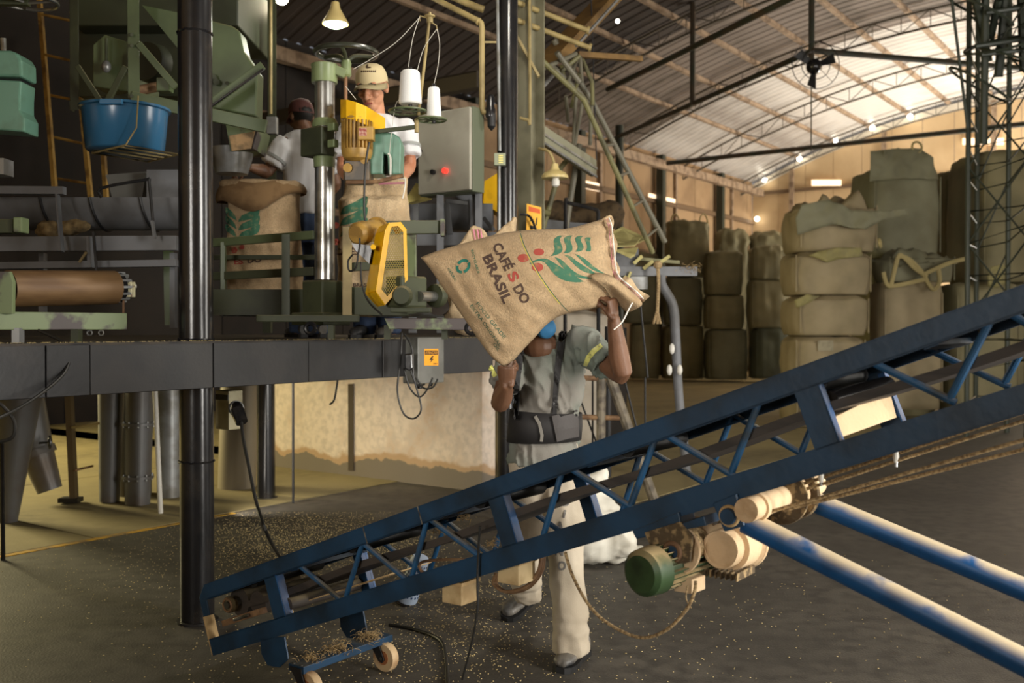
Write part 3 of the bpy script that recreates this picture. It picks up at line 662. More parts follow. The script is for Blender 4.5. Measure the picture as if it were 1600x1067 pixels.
def cone(px, y0, y1, rb, rt, label):
    c = P(px, y1, 5.55); h = (y1 - y0) * 5.55 / F; k = 5.55 / F
    t = thing('thread_cone', c, label, 'thread cone', 'thread cones on the sewing machine')
    MB().lathe(c + ZZ * .0, ZZ, [(0, rb * k * .9), (.008, rb * k), (h * .94, rt * k), (h, rt * k * .8)], 28).build('winding', m_thread, t)
    MB().cyl(c - ZZ * .03, c + ZZ * (h + .02), .011, 12).build('core', m_black, t)
cone(641, 111, 163, 18, 15, 'large white thread cone on the left tray of the sewing machine')
cone(678, 137, 184, 11.5, 9, 'slim white thread cone on the right tray of the sewing machine')
m_string = M('white sewing thread', (210, 206, 194), .8)
th = MB()
for pts in ([(656, 26), (645, 60), (638, 105), (637, 112)], [(683, 46), (687, 70), (684, 105), (677, 136)], [(682, 46), (662, 76), (652, 110)], [(655, 28), (620, 65), (580, 92), (552, 108)], [(641, 150), (620, 160), (612, 205), (608, 245)], [(540, 135), (556, 155)]):
    th.tube(bez([P(x, y, 5.58) for x, y in pts], 8), .0018, 5)
th.build('thread', m_string, sm)
T([(577, 222), (571, 260), (569, 320), (571, 350)], 5.45, .006, 8, 8).build('motor_cable', m_cable, sm)

# --- roller bed with rails that carries the sacks under the sewing head
sc = thing('sack_conveyor', base(560, 5.8), 'olive green sack conveyor frame with rails and mesh belt guard, on the platform', 'conveyor')
Yf, Yl = 5.55, 6.0
def bar(p, Yp, q, Yq, w, h, name, mat=m_olive, par=sc, **k): return MB().beam(P(*p, Yp), P(*q, Yq), w, h).build(name, mat, par, smooth=0, bevel=.003, **k)
bar((325, 380), 6.15, (492, 367), 5.85, .03, .05, 'side_rail', m_green); bar((325, 432), 6.15, (492, 424), 5.85, .03, .05, 'side_rail')
pxbox(330, 452, 476, 492, 6.05, .03).build('side_panel', m_olive, sc, smooth=0)
bar((349, 378), 6.1, (349, 465), 6.1, .03, .03, 'rail_post', m_green); pxprism([(346, 463), (352, 463), (350, 490)], 6.1, .02).build('post_tip', m_olive, sc, smooth=0)
MB().angle(P(441, 366, 5.9), P(441, 495, 5.9), .045, .006, Vector((0, 1, 0))).build('frame_post', m_green, sc, smooth=0)
MB().angle(P(255, 380, 6.1), P(258, 508, 6.1), .06, .006, Vector((0, 1, 0))).build('frame_post', m_green, sc, smooth=0)
bar((335, 402), 6.3, (520, 402), 6.1, .02, .03, 'side_rail')
MB().angle(P(536, 354, 5.7), P(536, 492, 5.7), .05, .006, Vector((0, 1, 0))).build('frame_post', m_tanpipe, sc, smooth=0)
pxprism([(635, 355), (642, 344), (650, 344), (650, 490), (636, 490)], 5.7, .04).build('frame_post', m_greenw, sc, smooth=0, bevel=.003)
bar((590, 356), 5.6, (688, 355), 5.75, .055, .075, 'cross_rail'); pxbox(688, 342, 694, 368, 5.70, .09).build('rail_end_cap', m_greenw, sc, smooth=0)
bar((536, 418), 5.75, (640, 412), 5.75, .03, .05, 'side_rail'); bar((536, 470), 5.75, (640, 472), 5.75, .03, .16, 'side_panel')
pxbox(400, 492, 560, 503, 5.5, .05).build('base_rail', m_olive, sc, smooth=0, bevel=.004)
pxprism([(600, 497), (745, 497), (742, 516), (608, 514)], 5.45, .06).build('base_rail', m_greenw, sc, smooth=0, bevel=.004)
for x in (512, 600, 690): pxbox(x, 508, x + 9, 530, 5.55, .05).build('foot', m_olive, sc, smooth=0)
for x in (485, 736): MB().torus(P(x, 513, 5.45), Vector((.2, 1, 0)), .028, .012, 20, 8).build('foot_ring', m_black, sc)
for i in range(7):
    a = P(345 + i * 48, 488, 6.2 - .06 * i); MB().cyl(a, a + U * .45, .025, 14).build('bed_roller', m_galv, sc)
# yellow guard with perforated front
Yg = 5.22
out = [(603, 360), (609, 348), (625, 347), (635, 360), (637, 437), (602, 476), (588, 455)]
inn = [(609, 363), (612, 354), (622, 353), (630, 362), (632, 434), (605, 463), (596, 452)]
mb = MB(); o3 = [P(x, y, Yg) for x, y in out]; i3 = [P(x, y, Yg) for x, y in inn]; k = len(out)
mb.add(o3 + i3 + [p + Vector((-.0, .008, 0)) for p in o3 + i3], [(i, (i + 1) % k, k + (i + 1) % k, k + i) for i in range(k)] + [(2 * k + (i + 1) % k, 2 * k + i, 3 * k + i, 3 * k + (i + 1) % k) for i in range(k)] + [(k + i, k + (i + 1) % k, 3 * k + (i + 1) % k, 3 * k + i) for i in range(k)])
bk = [P(x - (27 if x < 600 else 22) + (4 if y > 450 else 0), y + 2, Yg) + Vector((0, .16, 0)) for x, y in out]
for i in (0, 1, 2, 5, 6): mb.add([o3[i], o3[(i + 1) % k], bk[(i + 1) % k], bk[i]], [(0, 1, 2, 3)])
gd = mb.build('mesh_guard', m_yellow, sc, smooth=0)
md_ = gd.modifiers.new('solid', 'SOLIDIFY'); md_.thickness = .004
# perforated sheet: hexagonal wire net cut to the frame
def inside(x, y, poly):
    c = False
    for i in range(len(poly)):
        (x1, y1), (x2, y2) = poly[i], poly[i - 1]
        if (y1 > y) != (y2 > y) and x < (x2 - x1) * (y - y1) / (y2 - y1) + x1: c = not c
    return c
net = MB(); s_ = 3.7
for r_ in range(40):
    for q_ in range(20):
        x = 584 + q_ * s_ + (s_ / 2 if r_ % 2 else 0); y = 348 + r_ * s_ * .86
        if not inside(x, y, inn): continue
        c = [P(x + s_ * .60 * cos(pi / 6 + pi / 3 * i), y + s_ * .60 * sin(pi / 6 + pi / 3 * i), Yg + .004) for i in range(6)]
        d = [P(x + s_ * .42 * cos(pi / 6 + pi / 3 * i), y + s_ * .42 * sin(pi / 6 + pi / 3 * i), Yg + .004) for i in range(6)]
        net.add(c + d, [(i, (i + 1) % 6, 6 + (i + 1) % 6, 6 + i) for i in range(6)])
net.build('guard_net', M('net wire', (150, 132, 60), .5, .3), sc, smooth=0, kind='stuff')
MB().cyl(P(583, 386, Yg - .03), P(583, 386, Yg + .05), .014, 14).build('guard_knob', m_yellow, sc)
ma, mb2 = P(556, 366, Yg + .1), P(592, 358, Yg + .3)
MB().lathe(ma, mb2 - ma, [(0, 0), (0, .045), (.02, .062), (.07, .066), (.075, .058), (.2, .058), (.2, .07), (.22, .07), (.22, 0)], 22).build('drive_motor', m_tanmotor, sc)
pxprism([(549, 380), (582, 384), (577, 412), (556, 392)], Yg + .1, .12).build('motor_bracket', m_black, sc, smooth=0)
T([(562, 372), (562, 384), (560, 395), (556, 418), (546, 423), (544, 408), (551, 398)], Yg + .02, .005, 8, 6).build('motor_cable', m_cable, sc)
T([(564, 410), (565, 440), (575, 470), (597, 492)], Yg + .05, .005, 8, 6).build('motor_cable', m_cable, sc)
cbx(602, 628, 668, 430, 480, 5.2).build('gearbox', m_olive, sc, smooth=0, bevel=.012)
MB().lathe(P(627, 462, 5.12), Vector((0, 1, 0)), [(0, .02), (0, .042), (.02, .05), (.05, .055)], 20).build('gear_cover', m_olive, sc)
MB().cyl(P(655, 463, 5.3), P(686, 463, 5.5), .028, 16).build('drive_shaft', m_steelp, sc)
MB().lathe(P(678, 462, 5.45), U, [(0, .02), (0, .062), (.02, .066), (.05, .06), (.05, .02)], 24).build('shaft_flange', m_olive, sc)
pxbox(610, 480, 672, 488, 5.25, .12).build('gearbox_foot', m_olive, sc, smooth=0, bevel=.003)
MB().cyl(P(684, 472, 5.6), P(760, 470, 6.6), .075, 24).build('end_roller', m_belt, sc)
# --- warning box hung on the edge beam
wb = thing('switch_box', P(660, 600, 5.95), 'grey switch box with orange warning sticker hung on the platform beam', 'box')
bx = corner_box(629, 653, 694, 527, 600, 5.95)
m_boxgrey = M('grey box enamel', (112, 112, 106), .35, col2=(92, 92, 86), ns=5)
bo = MB().ubox(*bx).build('case', m_boxgrey, wb, smooth=0, bevel=.006)
bv = bvh_of(bo)
m_orange = M('orange sticker', (240, 160, 8), .5); m_ink = M('black print', (24, 20, 14), .6)
def quad_px(a, b, c, d): return poly_px([a, b, c, d])
decal('warning_sticker', [quad_px((663, 545), (685, 545), (685, 571), (663, 571))], bv, m_orange, wb, .001)
bw = BVHTree.FromPolygons([v.co + Vector(wb['_org']) for v in wb.children[-1].data.vertices], [tuple(p.vertices) for p in wb.children[-1].data.polygons])
decal('warning_heading', [quad_px((664, 547.5), (684, 547.5), (684, 554), (664, 554))], bw, m_ink, wb, .0008)
decal('warning_word', [text_px('ATENÇÃO', (665, 552.8), (683, 552.8), 3.8, .01)], bw, m_orange, wb, .0016, cut=9)
decal('lightning_bolt', [poly_px([(675, 556), (671, 562.5), (674, 562), (672, 567), (678, 560.5), (675, 560.8), (678, 556)])], bw, m_ink, wb, .0008)
decal('voltage_text', [text_px('380V', (677, 569.5), (684, 569.5), 2.6, .01)], bw, m_ink, wb, .0008)
pxprism([(632, 553), (644, 552), (645, 576), (640, 580), (632, 576)], 5.8, .08).build('plug', m_black, wb, smooth=0, bevel=.008)
for pts in ([(628, 520), (626, 560), (621, 610), (630, 645), (646, 654), (658, 640), (652, 610), (642, 580)], [(631, 575), (640, 605), (655, 620), (668, 608), (676, 590)], [(650, 590), (662, 606), (676, 605), (684, 592)], [(632, 522), (644, 545), (646, 585), (652, 602), (664, 600)]):
    T(pts, 5.85, .0055, 8, 8).build('box_cable', m_cable, wb)
MB().cyl(P(655, 600, 5.9), P(655, 607, 5.9), .018, 12).build('cable_gland', m_black, wb); MB().cyl(P(674, 598, 5.9), P(672, 603, 5.9), .012, 10).build('cable_gland', m_black, wb)
# --- plug box under the platform beside the front column
ub = thing('socket_box', P(357, 672, 5.35), 'pale socket box with black plug under the platform beside the thick column', 'box')
q = corner_box(336, 357, 379, 611, 672, 5.35)
MB().ubox(*q).build('case', M('cream socket box', (176, 168, 134), .5, col2=(140, 130, 98), ns=6), ub, smooth=0, bevel=.004)
MB().ubox(q[0] - .003, q[1] - .05, q[2] + .004, q[3] - .004, q[5] - .05, q[5] - .02).build('slot', m_black, ub, smooth=0)
MB().tube([P(370, 634, 5.25), P(371, 642, 5.2), P(378, 660, 5.17)], [.026, .036, .032], 16).build('plug', m_black, ub)
MB().torus(P(369, 638, 5.27), Vector((.3, -1, 0)), .036, .006).build('plug_ring', m_galv, ub)
cable('power_cable', [P(377, 660, 5.17), P(381, 690, 5.12), P(389, 730, 5.05), P(402, 790, 4.95), P(420, 840, 4.85), Pz(440, 874, .03), Pz(448, 884, .008)], .009, m_cable, label='black power cable hanging from the socket box plug down to the floor')
# ---------------------------------------------------------------- left group
m_tarnish = M('bronze roller skin', (122, 94, 62), .5, .2, col2=(100, 74, 48), ns=3, st=(1, 1, 6))
rc = thing('roller_stand', base(100, 4.9), 'brown belt roller on a chipped green channel at the platform edge', 'roller')
ra, rb = P(12, 451, 4.65), P(178, 449, 5.1)
MB().cyl(ra, rb, .086, 32).build('roller', m_tarnish, rc)
ax = (rb - ra).normalized()
MB().cyl(rb, rb + ax * .03, .078, 24).build('drum_end', m_black, rc)
for k in range(14):
    a, b = frame(ax); t = 2 * pi * k / 14; d = a * cos(t) + b * sin(t); MB().box(rb + ax * .025 + d * .07, ax * .03, d * .01, d.cross(ax) * .006).build('drum_bar', m_galv, rc, smooth=0)
MB().cyl(rb + ax * .03, rb + ax * .12, .02, 12).build('roller_shaft', m_steelp, rc)
pxprism([(-30, 424), (14, 424), (20, 440), (19, 490), (-30, 490)], 4.55, .03).build('side_bracket', m_greenw, rc, smooth=0, bevel=.003)
pxbox(194, 440, 206, 464, 5.1, .05).build('end_block', M('chipped cream block', (206, 200, 164), .6, col2=(90, 50, 40), ns=30, lo=.62, hi=.66), rc, smooth=0, bevel=.003)
MB().beam(P(193, 444, 5.1), P(193, 490, 5.1), .008).build('stay_rod', m_rust, rc, smooth=0)
MB().beam(P(-40, 501, 4.5), P(193, 502, 5.05), .07, .083).build('channel', m_greenw, rc, smooth=0, bevel=.003)
pxbox(110, 514, 122, 535, 4.75, .05).build('leg', m_olive, rc, smooth=0); pxbox(18, 512, 30, 536, 4.6, .05).build('leg', m_galv, rc, smooth=0)
for x in (140, 158): MB().torus(P(x, 520, 4.9), Vector((0, 1, 0)), .012, .004, 14, 6).build('ring_bolt', m_galv, rc)
# screw conveyor trough
tr = thing('trough_conveyor', base(120, 6.0), 'long grey half round trough on grey rails behind the brown roller', 'trough')
Yt = 5.9; k = Yt / F; mb = MB(); prof = []
zt0 = zpx(308, Yt); rt = .18
for a in range(0, 13): t = pi * a / 12; prof.append((-cos(t) * rt, -sin(t) * rt))
x0, x1 = P(-60, 0, Yt).x, P(290, 0, Yt).x
outer = [[Vector((x, Yt + .18 + y, zt0 + z)) for y, z in prof] + [Vector((x, Yt + .18 + y * .96, zt0 + z * .96)) for y, z in prof[::-1]] for x in (x0, x1)]
mb.loft(outer).build('trough_shell', m_grey, tr, smooth=.7)
for x in (68, 146, 225):
    X0 = P(x, 0, Yt).x; MB().tube([Vector((X0 - .03 * (1 + z / rt), Yt + .18 + y * 1.02, zt0 + z * 1.02)) for y, z in prof], .008, 6).build('trough_band', m_blackdull, tr)
bar_ = lambda p, q, w, h, nm, Y=5.8, mat=m_grey: MB().beam(P(*p, Y), P(*q, Y), w, h).build(nm, mat, tr, smooth=0, bevel=.002)
bar_((-40, 297), (101, 298), .05, .045, 'top_rail'); bar_((-60, 382), (277, 380), .05, .085, 'lower_rail'); bar_((-60, 416), (277, 411), .05, .04, 'lower_rail', 5.85)
MB().beam(P(90, 304, 5.76), P(97, 393, 5.7), .045, .01).build('bracket', m_grey, tr, smooth=0)
MB().beam(P(140, 370, 5.74), P(142, 418, 5.74), .05, .02).build('bracket', m_grey, tr, smooth=0)
MB().beam(P(146, 362, 5.7), P(151, 424, 5.7), .012).build('bracket_pin', m_blackdull, tr, smooth=0)
T([(158, 308), (158, 294), (228, 281), (233, 285), (239, 345)], 5.72, .009, 8, 3).build('guard_frame', m_blackdull, tr)
MB().beam(P(238, 345, 5.7), P(242, 372, 5.7), .03, .012).build('guard_lug', m_grey, tr, smooth=0)
MB().beam(P(124, 410, 5.7), P(135, 394, 5.7), .012).build('stay_rod', m_tanpipe, tr, smooth=0)
pxprism([(165, 273), (228, 268), (222, 308), (175, 308)], 6.1, .2).build('inlet_hopper', M('pale dusty hopper', (92, 92, 88), .6), tr, smooth=0)
pxprism([(229, 265), (285, 265), (285, 310), (229, 310)], 6.0, .25).build('trough_hood', m_grey, tr, smooth=0)
for x in (60, 265): pxbox(x, 395, x + 8, 512, 5.95, .05).build('trough_leg', m_grey, tr, smooth=0)
# jute leftovers lying under the trough
for i, (x, y, w) in enumerate(((85, 358, 26), (118, 356, 34))):
    mb = MB(); c = P(x, y, 6.0)
    for j in range(5): mb.ell(c + Vector((random.uniform(-.05, .05), random.uniform(-.04, .04), random.uniform(-.02, .03))), .07, .05, .04)
    build_mesh(remesh(mb, .012, 3, lambda p, n: .01 * noise.noise(p * 30)), 'crumpled_sack', M('old jute', (128, 108, 72), .95, col2=(96, 80, 52), ns=20), origin=c - ZZ * .05, label=('crumpled jute sack lying under the grey trough, left one' if i == 0 else 'crumpled jute sack lying under the grey trough, right one'), cat='sack')
# blue tub in a wire cradle
tbY = 5.5; c = P(196, 238, tbY); k = tbY / F
tub = thing('plastic_tub', c, 'round blue plastic tub hanging in a wire cradle under the green machine', 'tub')
h = (238 - 170) * k; prof = [(0, 0), (0, 55 * k), (.01, 58 * k), (h * .93, 64 * k), (h * .95, 68 * k), (h, 68 * k), (h, 65 * k), (h * .9, 62 * k), (.02, 56 * k), (.02, 0)]
m_tub = M('blue tub plastic', (50, 100, 136), .22, spec=.6)
MB().lathe(c, ZZ, prof, 48).build('bowl', m_tub, tub, smooth=.9)
MB().box(c + Vector((.02, -68 * k, h * .93)), Vector((.06, 0, 0)), Vector((0, .012, 0)), ZZ * .014).build('handle', m_tub, tub, smooth=0, bevel=.004)
cr = thing('wire_cradle', c - ZZ * .02, 'thin bent wire cradle carrying the blue tub', 'cradle')
z = c.z - .008
q = [Vector((P(x, 0, y_).x, y_, z)) for x, y_ in ((143, tbY - .02), (195, tbY - .26), (278, tbY + .02), (230, tbY + .26))]
MB().tube(q, .006, 6, closed=True).build('cradle_frame', m_tanpipe, cr)
for t in (.3, .55, .8): MB().tube([q[0].lerp(q[1], t), q[3].lerp(q[2], t)], .0045, 6).build('cradle_wire', m_tanpipe, cr)
MB().tube([q[1], P(213, 200, tbY - .27), P(216, 150, tbY - .2)], .004, 6).build('hanger_wire', m_tanpipe, cr)
MB().tube([q[0], P(140, 180, tbY)], .004, 6).build('hanger_wire', m_tanpipe, cr); MB().tube([q[2], P(280, 172, tbY)], .004, 6).build('hanger_wire', m_tanpipe, cr)
# big green cleaning machine
gm = thing('grain_cleaner', base(240, 6.4), 'large green grain cleaning machine on angle iron frame above the blue tub', 'machine')
Yg = 6.0
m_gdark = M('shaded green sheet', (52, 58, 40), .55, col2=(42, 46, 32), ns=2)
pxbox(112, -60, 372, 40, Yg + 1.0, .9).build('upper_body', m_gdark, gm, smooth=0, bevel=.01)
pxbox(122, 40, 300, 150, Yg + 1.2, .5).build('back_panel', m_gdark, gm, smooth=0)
pxprism([(145, 70), (163, 54), (215, 70), (215, 145), (145, 135)], Yg + .5, .4).build('feed_box', m_greenw if 0 else m_green, gm, smooth=0, bevel=.006)
MB().tube([P(166, 60, Yg + .45), P(166, 95, Yg + .45)], .01, 8).build('lever', m_olive, gm); MB().ell(P(166, 104, Yg + .43), .03, .03, .04).build('lever_knob', m_galv, gm)
MB().angle(P(109, -60, Yg), P(110, 172, Yg), .05, .006, Vector((0, 1, 0))).build('frame_post', m_olive, gm, smooth=0)
MB().angle(P(199, -60, Yg - .1), P(201, 153, Yg - .1), .065, .007, Vector((0, 1, 0))).build('frame_post', m_green, gm, smooth=0)
for y in (54, 71, 150): MB().cyl(P(206, y, Yg - .13), P(206, y, Yg - .09), .01, 8).build('bolt', m_olive, gm)
gb = lambda p, q, w, h, mat=m_green, Y=Yg - .1, nm='frame_bar': MB().beam(P(*p, Y), P(*q, Y), w, h).build(nm, mat, gm, smooth=0, bevel=.003)
gb((206, 153), (416, 198), .03, .075); gb((216, 68), (275, 137), .02, .04); gb((121, 103), (158, 160), .02, .03, m_olive); gb((197, 104), (168, 158), .02, .035, m_olive); gb((110, 165), (210, 152), .03, .05, m_olive, Yg + .3)
gb((325, 166), (411, 102), .02, .05, m_green, Yg - .05); gb((322, 172), (412, 108), .02, .012, m_black, Yg - .08)
pxprism([(222, 8), (280, 20), (280, 78)], Yg + .1, .02).build('gusset_plate', m_green, gm, smooth=0)
pxprism([(280, -10), (330, 32), (362, 40), (374, 48), (381, 80), (402, 112), (400, 182), (330, 168), (280, 140)], Yg + .1, .16).build('hopper_plate', m_green, gm, smooth=0, bevel=.01)
MB().lathe(P(228, 95, Yg + .4), Vector((.3, 1, 0)), [(0, .0), (0, .12), (.03, .13), (.1, .13)], 24).build('fan_housing', m_gdark, gm)
MB().cyl(P(215, 142, Yg), P(262, 132, Yg + .1), .03, 12).build('drive_shaft', m_rust, gm); MB().box(P(258, 134, Yg - .02), Vector((.04, 0, 0)), Vector((0, .04, 0)), ZZ * .04).build('bearing_block', m_green, gm, smooth=0, bevel=.006)
for (x, y, r) in ((331, 122, .03), (338, 128, .02), (355, 130, .012)): MB().cyl(P(x, y, Yg + .06), P(x, y, Yg + .1), r, 12).build('bearing_cap', m_olive, gm)
pxprism([(352, 190), (404, 198), (396, 232), (360, 236)], Yg + .2, .3).build('outlet_chute', m_greenw, gm, smooth=0)
pxprism([(358, 212), (398, 205), (392, 232), (362, 236)], Yg + .18, .01).build('worn_patch', M('bare worn plate', (186, 150, 104), .6, col2=(120, 100, 70), ns=14), gm, smooth=0)
MB().lathe(P(362, 272, Yg + .35), ZZ, [(0, .10), (.10, .13), (.16, .14)], 24).build('outlet_spout', m_galv, gm)
pxbox(204, 152, 214, 168, Yg - .1, .05).build('hanger', m_tanpipe, gm, smooth=0)
# far left mint sewing head
hm = thing('sewing_head', P(10, 206, 4.9), 'mint green machine head with small handwheel, cut off at the left picture edge', 'sewing machine')
pxprism([(-40, 78), (14, 78), (26, 82), (33, 94), (34, 120), (-40, 118)], 4.85, .16).build('head_cover', m_mint, hm, smooth=0, bevel=.012)
pxprism([(-40, 122), (33, 126), (31, 150), (31, 172), (38, 184), (38, 206), (-40, 200)], 4.86, .15).build('head_body', m_mint, hm, smooth=0, bevel=.008)
pxbox(-40, 118, 34, 127, 4.9, .1).build('head_seam', m_black, hm, smooth=0)
MB().cyl(P(6, 80, 4.95), P(5, 60, 4.95), .014, 10).build('oil_cup', m_steelp, hm)
MB().torus(P(42, 2, 4.95), ZZ, .14, .010, 32, 8).build('handwheel', m_steelp, hm)
for k in range(3): t = 2 * pi * k / 3; MB().tube([P(42, 5, 4.95), P(42, 2, 4.95) + Vector((cos(t), sin(t), 0)) * .14], .007, 6).build('wheel_spoke', m_steelp, hm)
MB().beam(P(-40, 3, 4.95), P(45, 4, 4.95), .04, .03).build('wheel_arm', m_olive, hm, smooth=0)
MB().box(P(-2, 262, 5.0), Vector((.05, 0, 0)), Vector((0, .05, 0)), ZZ * .04).build('lower_guide', m_galv, hm, smooth=0)
bgl = thing('clamp_block', P(18, 364, 5.0), 'small dark green block with pale end cap below the trough at left', 'block')
pxbox(-40, 342, 20, 364, 5.0, .06).build('block', m_olive, bgl, smooth=0, bevel=.004); pxbox(20, 339, 34, 363, 4.98, .08).build('end_cap', m_greenw, bgl, smooth=0, bevel=.006)
# ladder
ld = thing('ladder', base(100, 8.1), 'yellow steel ladder leaning up behind the green machine at left', 'ladder')
for p, q in (((60, -20), (86, 300)), ((113, 20), (142, 310))): MB().beam(P(*p, 8.4), P(*q, 7.95), .05, .03).build('stile', m_ladder, ld, smooth=0)
for y0, y1 in ((22, 33), (85, 97), (148, 158), (213, 225), (278, 287)):
    xa = 60 + (y0 + 20) / 320 * 26; xb = 113 + (y1 - 20) / 290 * 29; MB().cyl(P(xa, y0, 8.2), P(xb, y1, 8.2), .011, 8).build('rung', m_ladder, ld)
MB().beam(P(150, 60, 8.4), P(166, 310, 8.2), .05, .03).build('back_stile', m_ladder, ld, smooth=0)
# dark column with conduit and junction box
dc = thing('beam_post', base(426, 7.6), 'dark olive steel post with conduit and small junction box, left of two men', 'column')
MB().angle(P(419, -40, 7.6), P(419, 300, 7.6), .06, .01, Vector((0, 1, 0))).build('post', m_olive, dc, smooth=0); 
MB().cyl(P(423, 178, 7.5), P(423, -40, 7.5), .012, 10).build('conduit', m_tanpipe, dc); pxbox(416, 182, 432, 209, 7.45, .06).build('junction_box', m_galv, dc, smooth=0, bevel=.005)
MB().beam(P(418, 300, 7.6), P(418, 520, 7.6), .06).build('post', m_olive, dc, smooth=0)

# ---------------------------------------------------------------- under the platform
def duct(label, x0, y0, x1, y1, r0, r1, Y, mat=m_duct, rings=(), nm='grain_duct'):
    a, b = P(x0, y0, Y), P(x1, y1, Y); t = thing(nm, Vector((b.x, b.y, 0)), label, 'duct')
    MB().tube([a, b], [r0 * Y / F, r1 * Y / F], 28).build('duct_pipe', mat, t)
    for y in rings:
        f = (y - y0) / (y1 - y0); c = a.lerp(b, f); r = (r0 + (r1 - r0) * f) * Y / F; MB().lathe(c - ZZ * .012, ZZ, [(0, r), (0, r + .022), (.012, r + .022), (.024, r + .022), (.024, r)], 28).build('flange', m_duct, t)
        for k in range(10): u = 2 * pi * k / 10; MB().cyl(c + Vector((cos(u), sin(u), 0)) * (r + .012) - ZZ * .025, c + Vector((cos(u), sin(u), 0)) * (r + .012) + ZZ * .025, .007, 6).build('bolt', m_galv, t)
    return t
duct('dark tapered grey duct at the far left under the platform', 30, 600, 12, 816, 36, 14, 7.65)
duct('rusty grey tapered duct, middle of the three beside the thick column', 174, 600, 171, 783, 20, 15, 8.5)
duct('grey duct with bolted flanges under the platform', 218, 600, 215, 787, 22, 19, 8.4, rings=(662, 745))
duct('smooth pale grey pipe just left of the thick column', 265, 600, 265, 777, 20, 19, 8.8, m_galv)
duct('wide grey duct behind the socket box', 375, 590, 370, 770, 29, 29, 9.3, M('pale tan duct', (128, 118, 98), .5, .2))
duct('dark grey pipe behind the pale grey pipe', 205, 600, 210, 776, 30, 26, 8.9)
tl = thing('tilted_pipe', Pz(80, 765, 0), 'dark tilted pipe with flange and valve wheel under the platform', 'pipe')
MB().tube([P(40, 600, 8.4), P(55, 700, 8.4), P(78, 766, 8.4)], [.13, .14, .10], 24).build('pipe_body', m_duct, tl)
MB().tube([P(53, 704, 8.4), P(57, 714, 8.4)], .17, 24).build('flange', m_duct, tl)
MB().torus(P(78, 691, 8.2), Vector((1, .3, 0)), .05, .008, 20, 6).build('valve_wheel', m_black, tl); MB().tube([P(62, 692, 8.3), P(79, 691, 8.2)], .01, 6).build('valve_stem', m_black, tl)
for k in range(4): t = pi * k / 4; MB().tube([P(78, 691, 8.2) + (ZZ * cos(t) + U.cross(ZZ) * 0 + Vector((-.3, 1, 0)).normalized() * sin(t)) * .05, P(78, 691, 8.2) - (ZZ * cos(t) + Vector((-.3, 1, 0)).normalized() * sin(t)) * .05], .005, 5).build('valve_spoke', m_black, tl)
st = thing('stand_post', Pz(115, 785, 0), 'brown steel post on a foot plate under the platform', 'post')
MB().beam(P(107, 600, 8.45), P(116, 783, 8.45), .07, .05).build('post', M('brown post', (92, 76, 50), .7), st, smooth=0); pxbox(90, 779, 121, 786, 8.4, .12).build('foot_plate', m_blackdull, st, smooth=0)
MB().tube([P(112, 668, 8.4), P(155, 661, 8.4)], .012, 8).build('stay', m_tanpipe, st); MB().tube([P(116, 735, 8.4), P(145, 728, 8.6)], .01, 8).build('stay', m_rust, st)
MB().cyl(P(251, 803, 8.0), P(242, 600, 8.0), .02, 12).build('white_pole', m_white, label='thin white pole leaning between the ducts under the platform', cat='pole')
MB().cyl(P(458, 786, 8.45), P(458, 590, 8.45), .011, 8).build('thin_rod', m_blackdull, label='thin dark rod standing before the whitewashed wall', cat='rod')
MB().cyl(P(5, 876, 6.4), P(3, 690, 6.4), .014, 8).build('edge_rod', m_black, label='dark thin rod at the far left picture edge on the floor', cat='rod')
cable('hook_wire', [P(528, 590, 6.2), P(526, 605, 6.2), P(522, 625, 6.2), P(515, 632, 6.2)], .006, m_cable, label='short bent wire hanging from the beam before the whitewashed wall')
cable('edge_cable', [P(60, 516, 4.35), P(108, 540, 4.3), P(109, 560, 4.28), P(96, 588, 4.2), P(50, 625, 4.0), P(0, 652, 3.8), P(-40, 662, 3.7)], .007, m_cable, label='grey cable looping over the platform beam at left')
cable('loop_cable', [P(-10, 625, 3.9), P(6, 636, 3.9), P(22, 658, 3.9), P(20, 682, 3.9), P(0, 690, 3.9), P(-20, 688, 3.9)], .007, m_cable, label='dark cable loop at the left edge below the platform beam')
cable('floor_cable', [Pz(608, 976, .008), Pz(650, 984, .008), Pz(688, 1000, .008), Pz(697, 1030, .008), Pz(700, 1090, .008)], .008, m_cable, label='black cable lying on the dark floor behind the caster wheel')
# ---------------------------------------------------------------- cabinet, chutes and pipes behind the machines
cb = thing('control_cabinet', base(700, 7.3, 2.0), 'grey control cabinet with red lamp on posts beside the shiny black column', 'cabinet')
q = corner_box(652, 735, 757, 164, 298, 7.2)
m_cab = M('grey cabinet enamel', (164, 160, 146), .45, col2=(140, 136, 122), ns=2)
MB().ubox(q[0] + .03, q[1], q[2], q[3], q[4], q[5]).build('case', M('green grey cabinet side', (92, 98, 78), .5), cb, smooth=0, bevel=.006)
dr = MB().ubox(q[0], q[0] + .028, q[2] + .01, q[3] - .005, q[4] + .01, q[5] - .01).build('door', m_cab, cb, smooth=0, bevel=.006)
for x, y, mt in ((678, 269, m_black), (697, 267, M('lit red lamp', (255, 40, 30), .3, emit=3)), (658, 236, m_black)):
    c = Pu(x, y, q[0]); MB().cyl(c - U * .025, c, .019 if x != 658 else .012, 14).build('red_lamp' if x == 697 else 'knob', mt, dr)
for x in (688, 748): MB().beam(P(x, 292, 7.45), P(x, 520, 7.45), .05).build('stand_post', m_grey, cb, smooth=0)
MB().tube(bez([P(712, 296, 7.5), P(722, 305, 7.5), P(736, 308, 7.5), P(740, 325, 7.5), P(740, 395, 7.5)], 5), .04, 12).build('elbow_pipe', m_grey, cb)
t2 = thing('trough_conveyor', base(690, 8.2), 'short grey trough section on a grey beam behind the control cabinet posts', 'trough')
mb = MB(); Yt = 8.0; zt0 = zpx(318, Yt); rt = .2; prof = [(-cos(pi * a / 12) * rt, -sin(pi * a / 12) * rt) for a in range(13)]
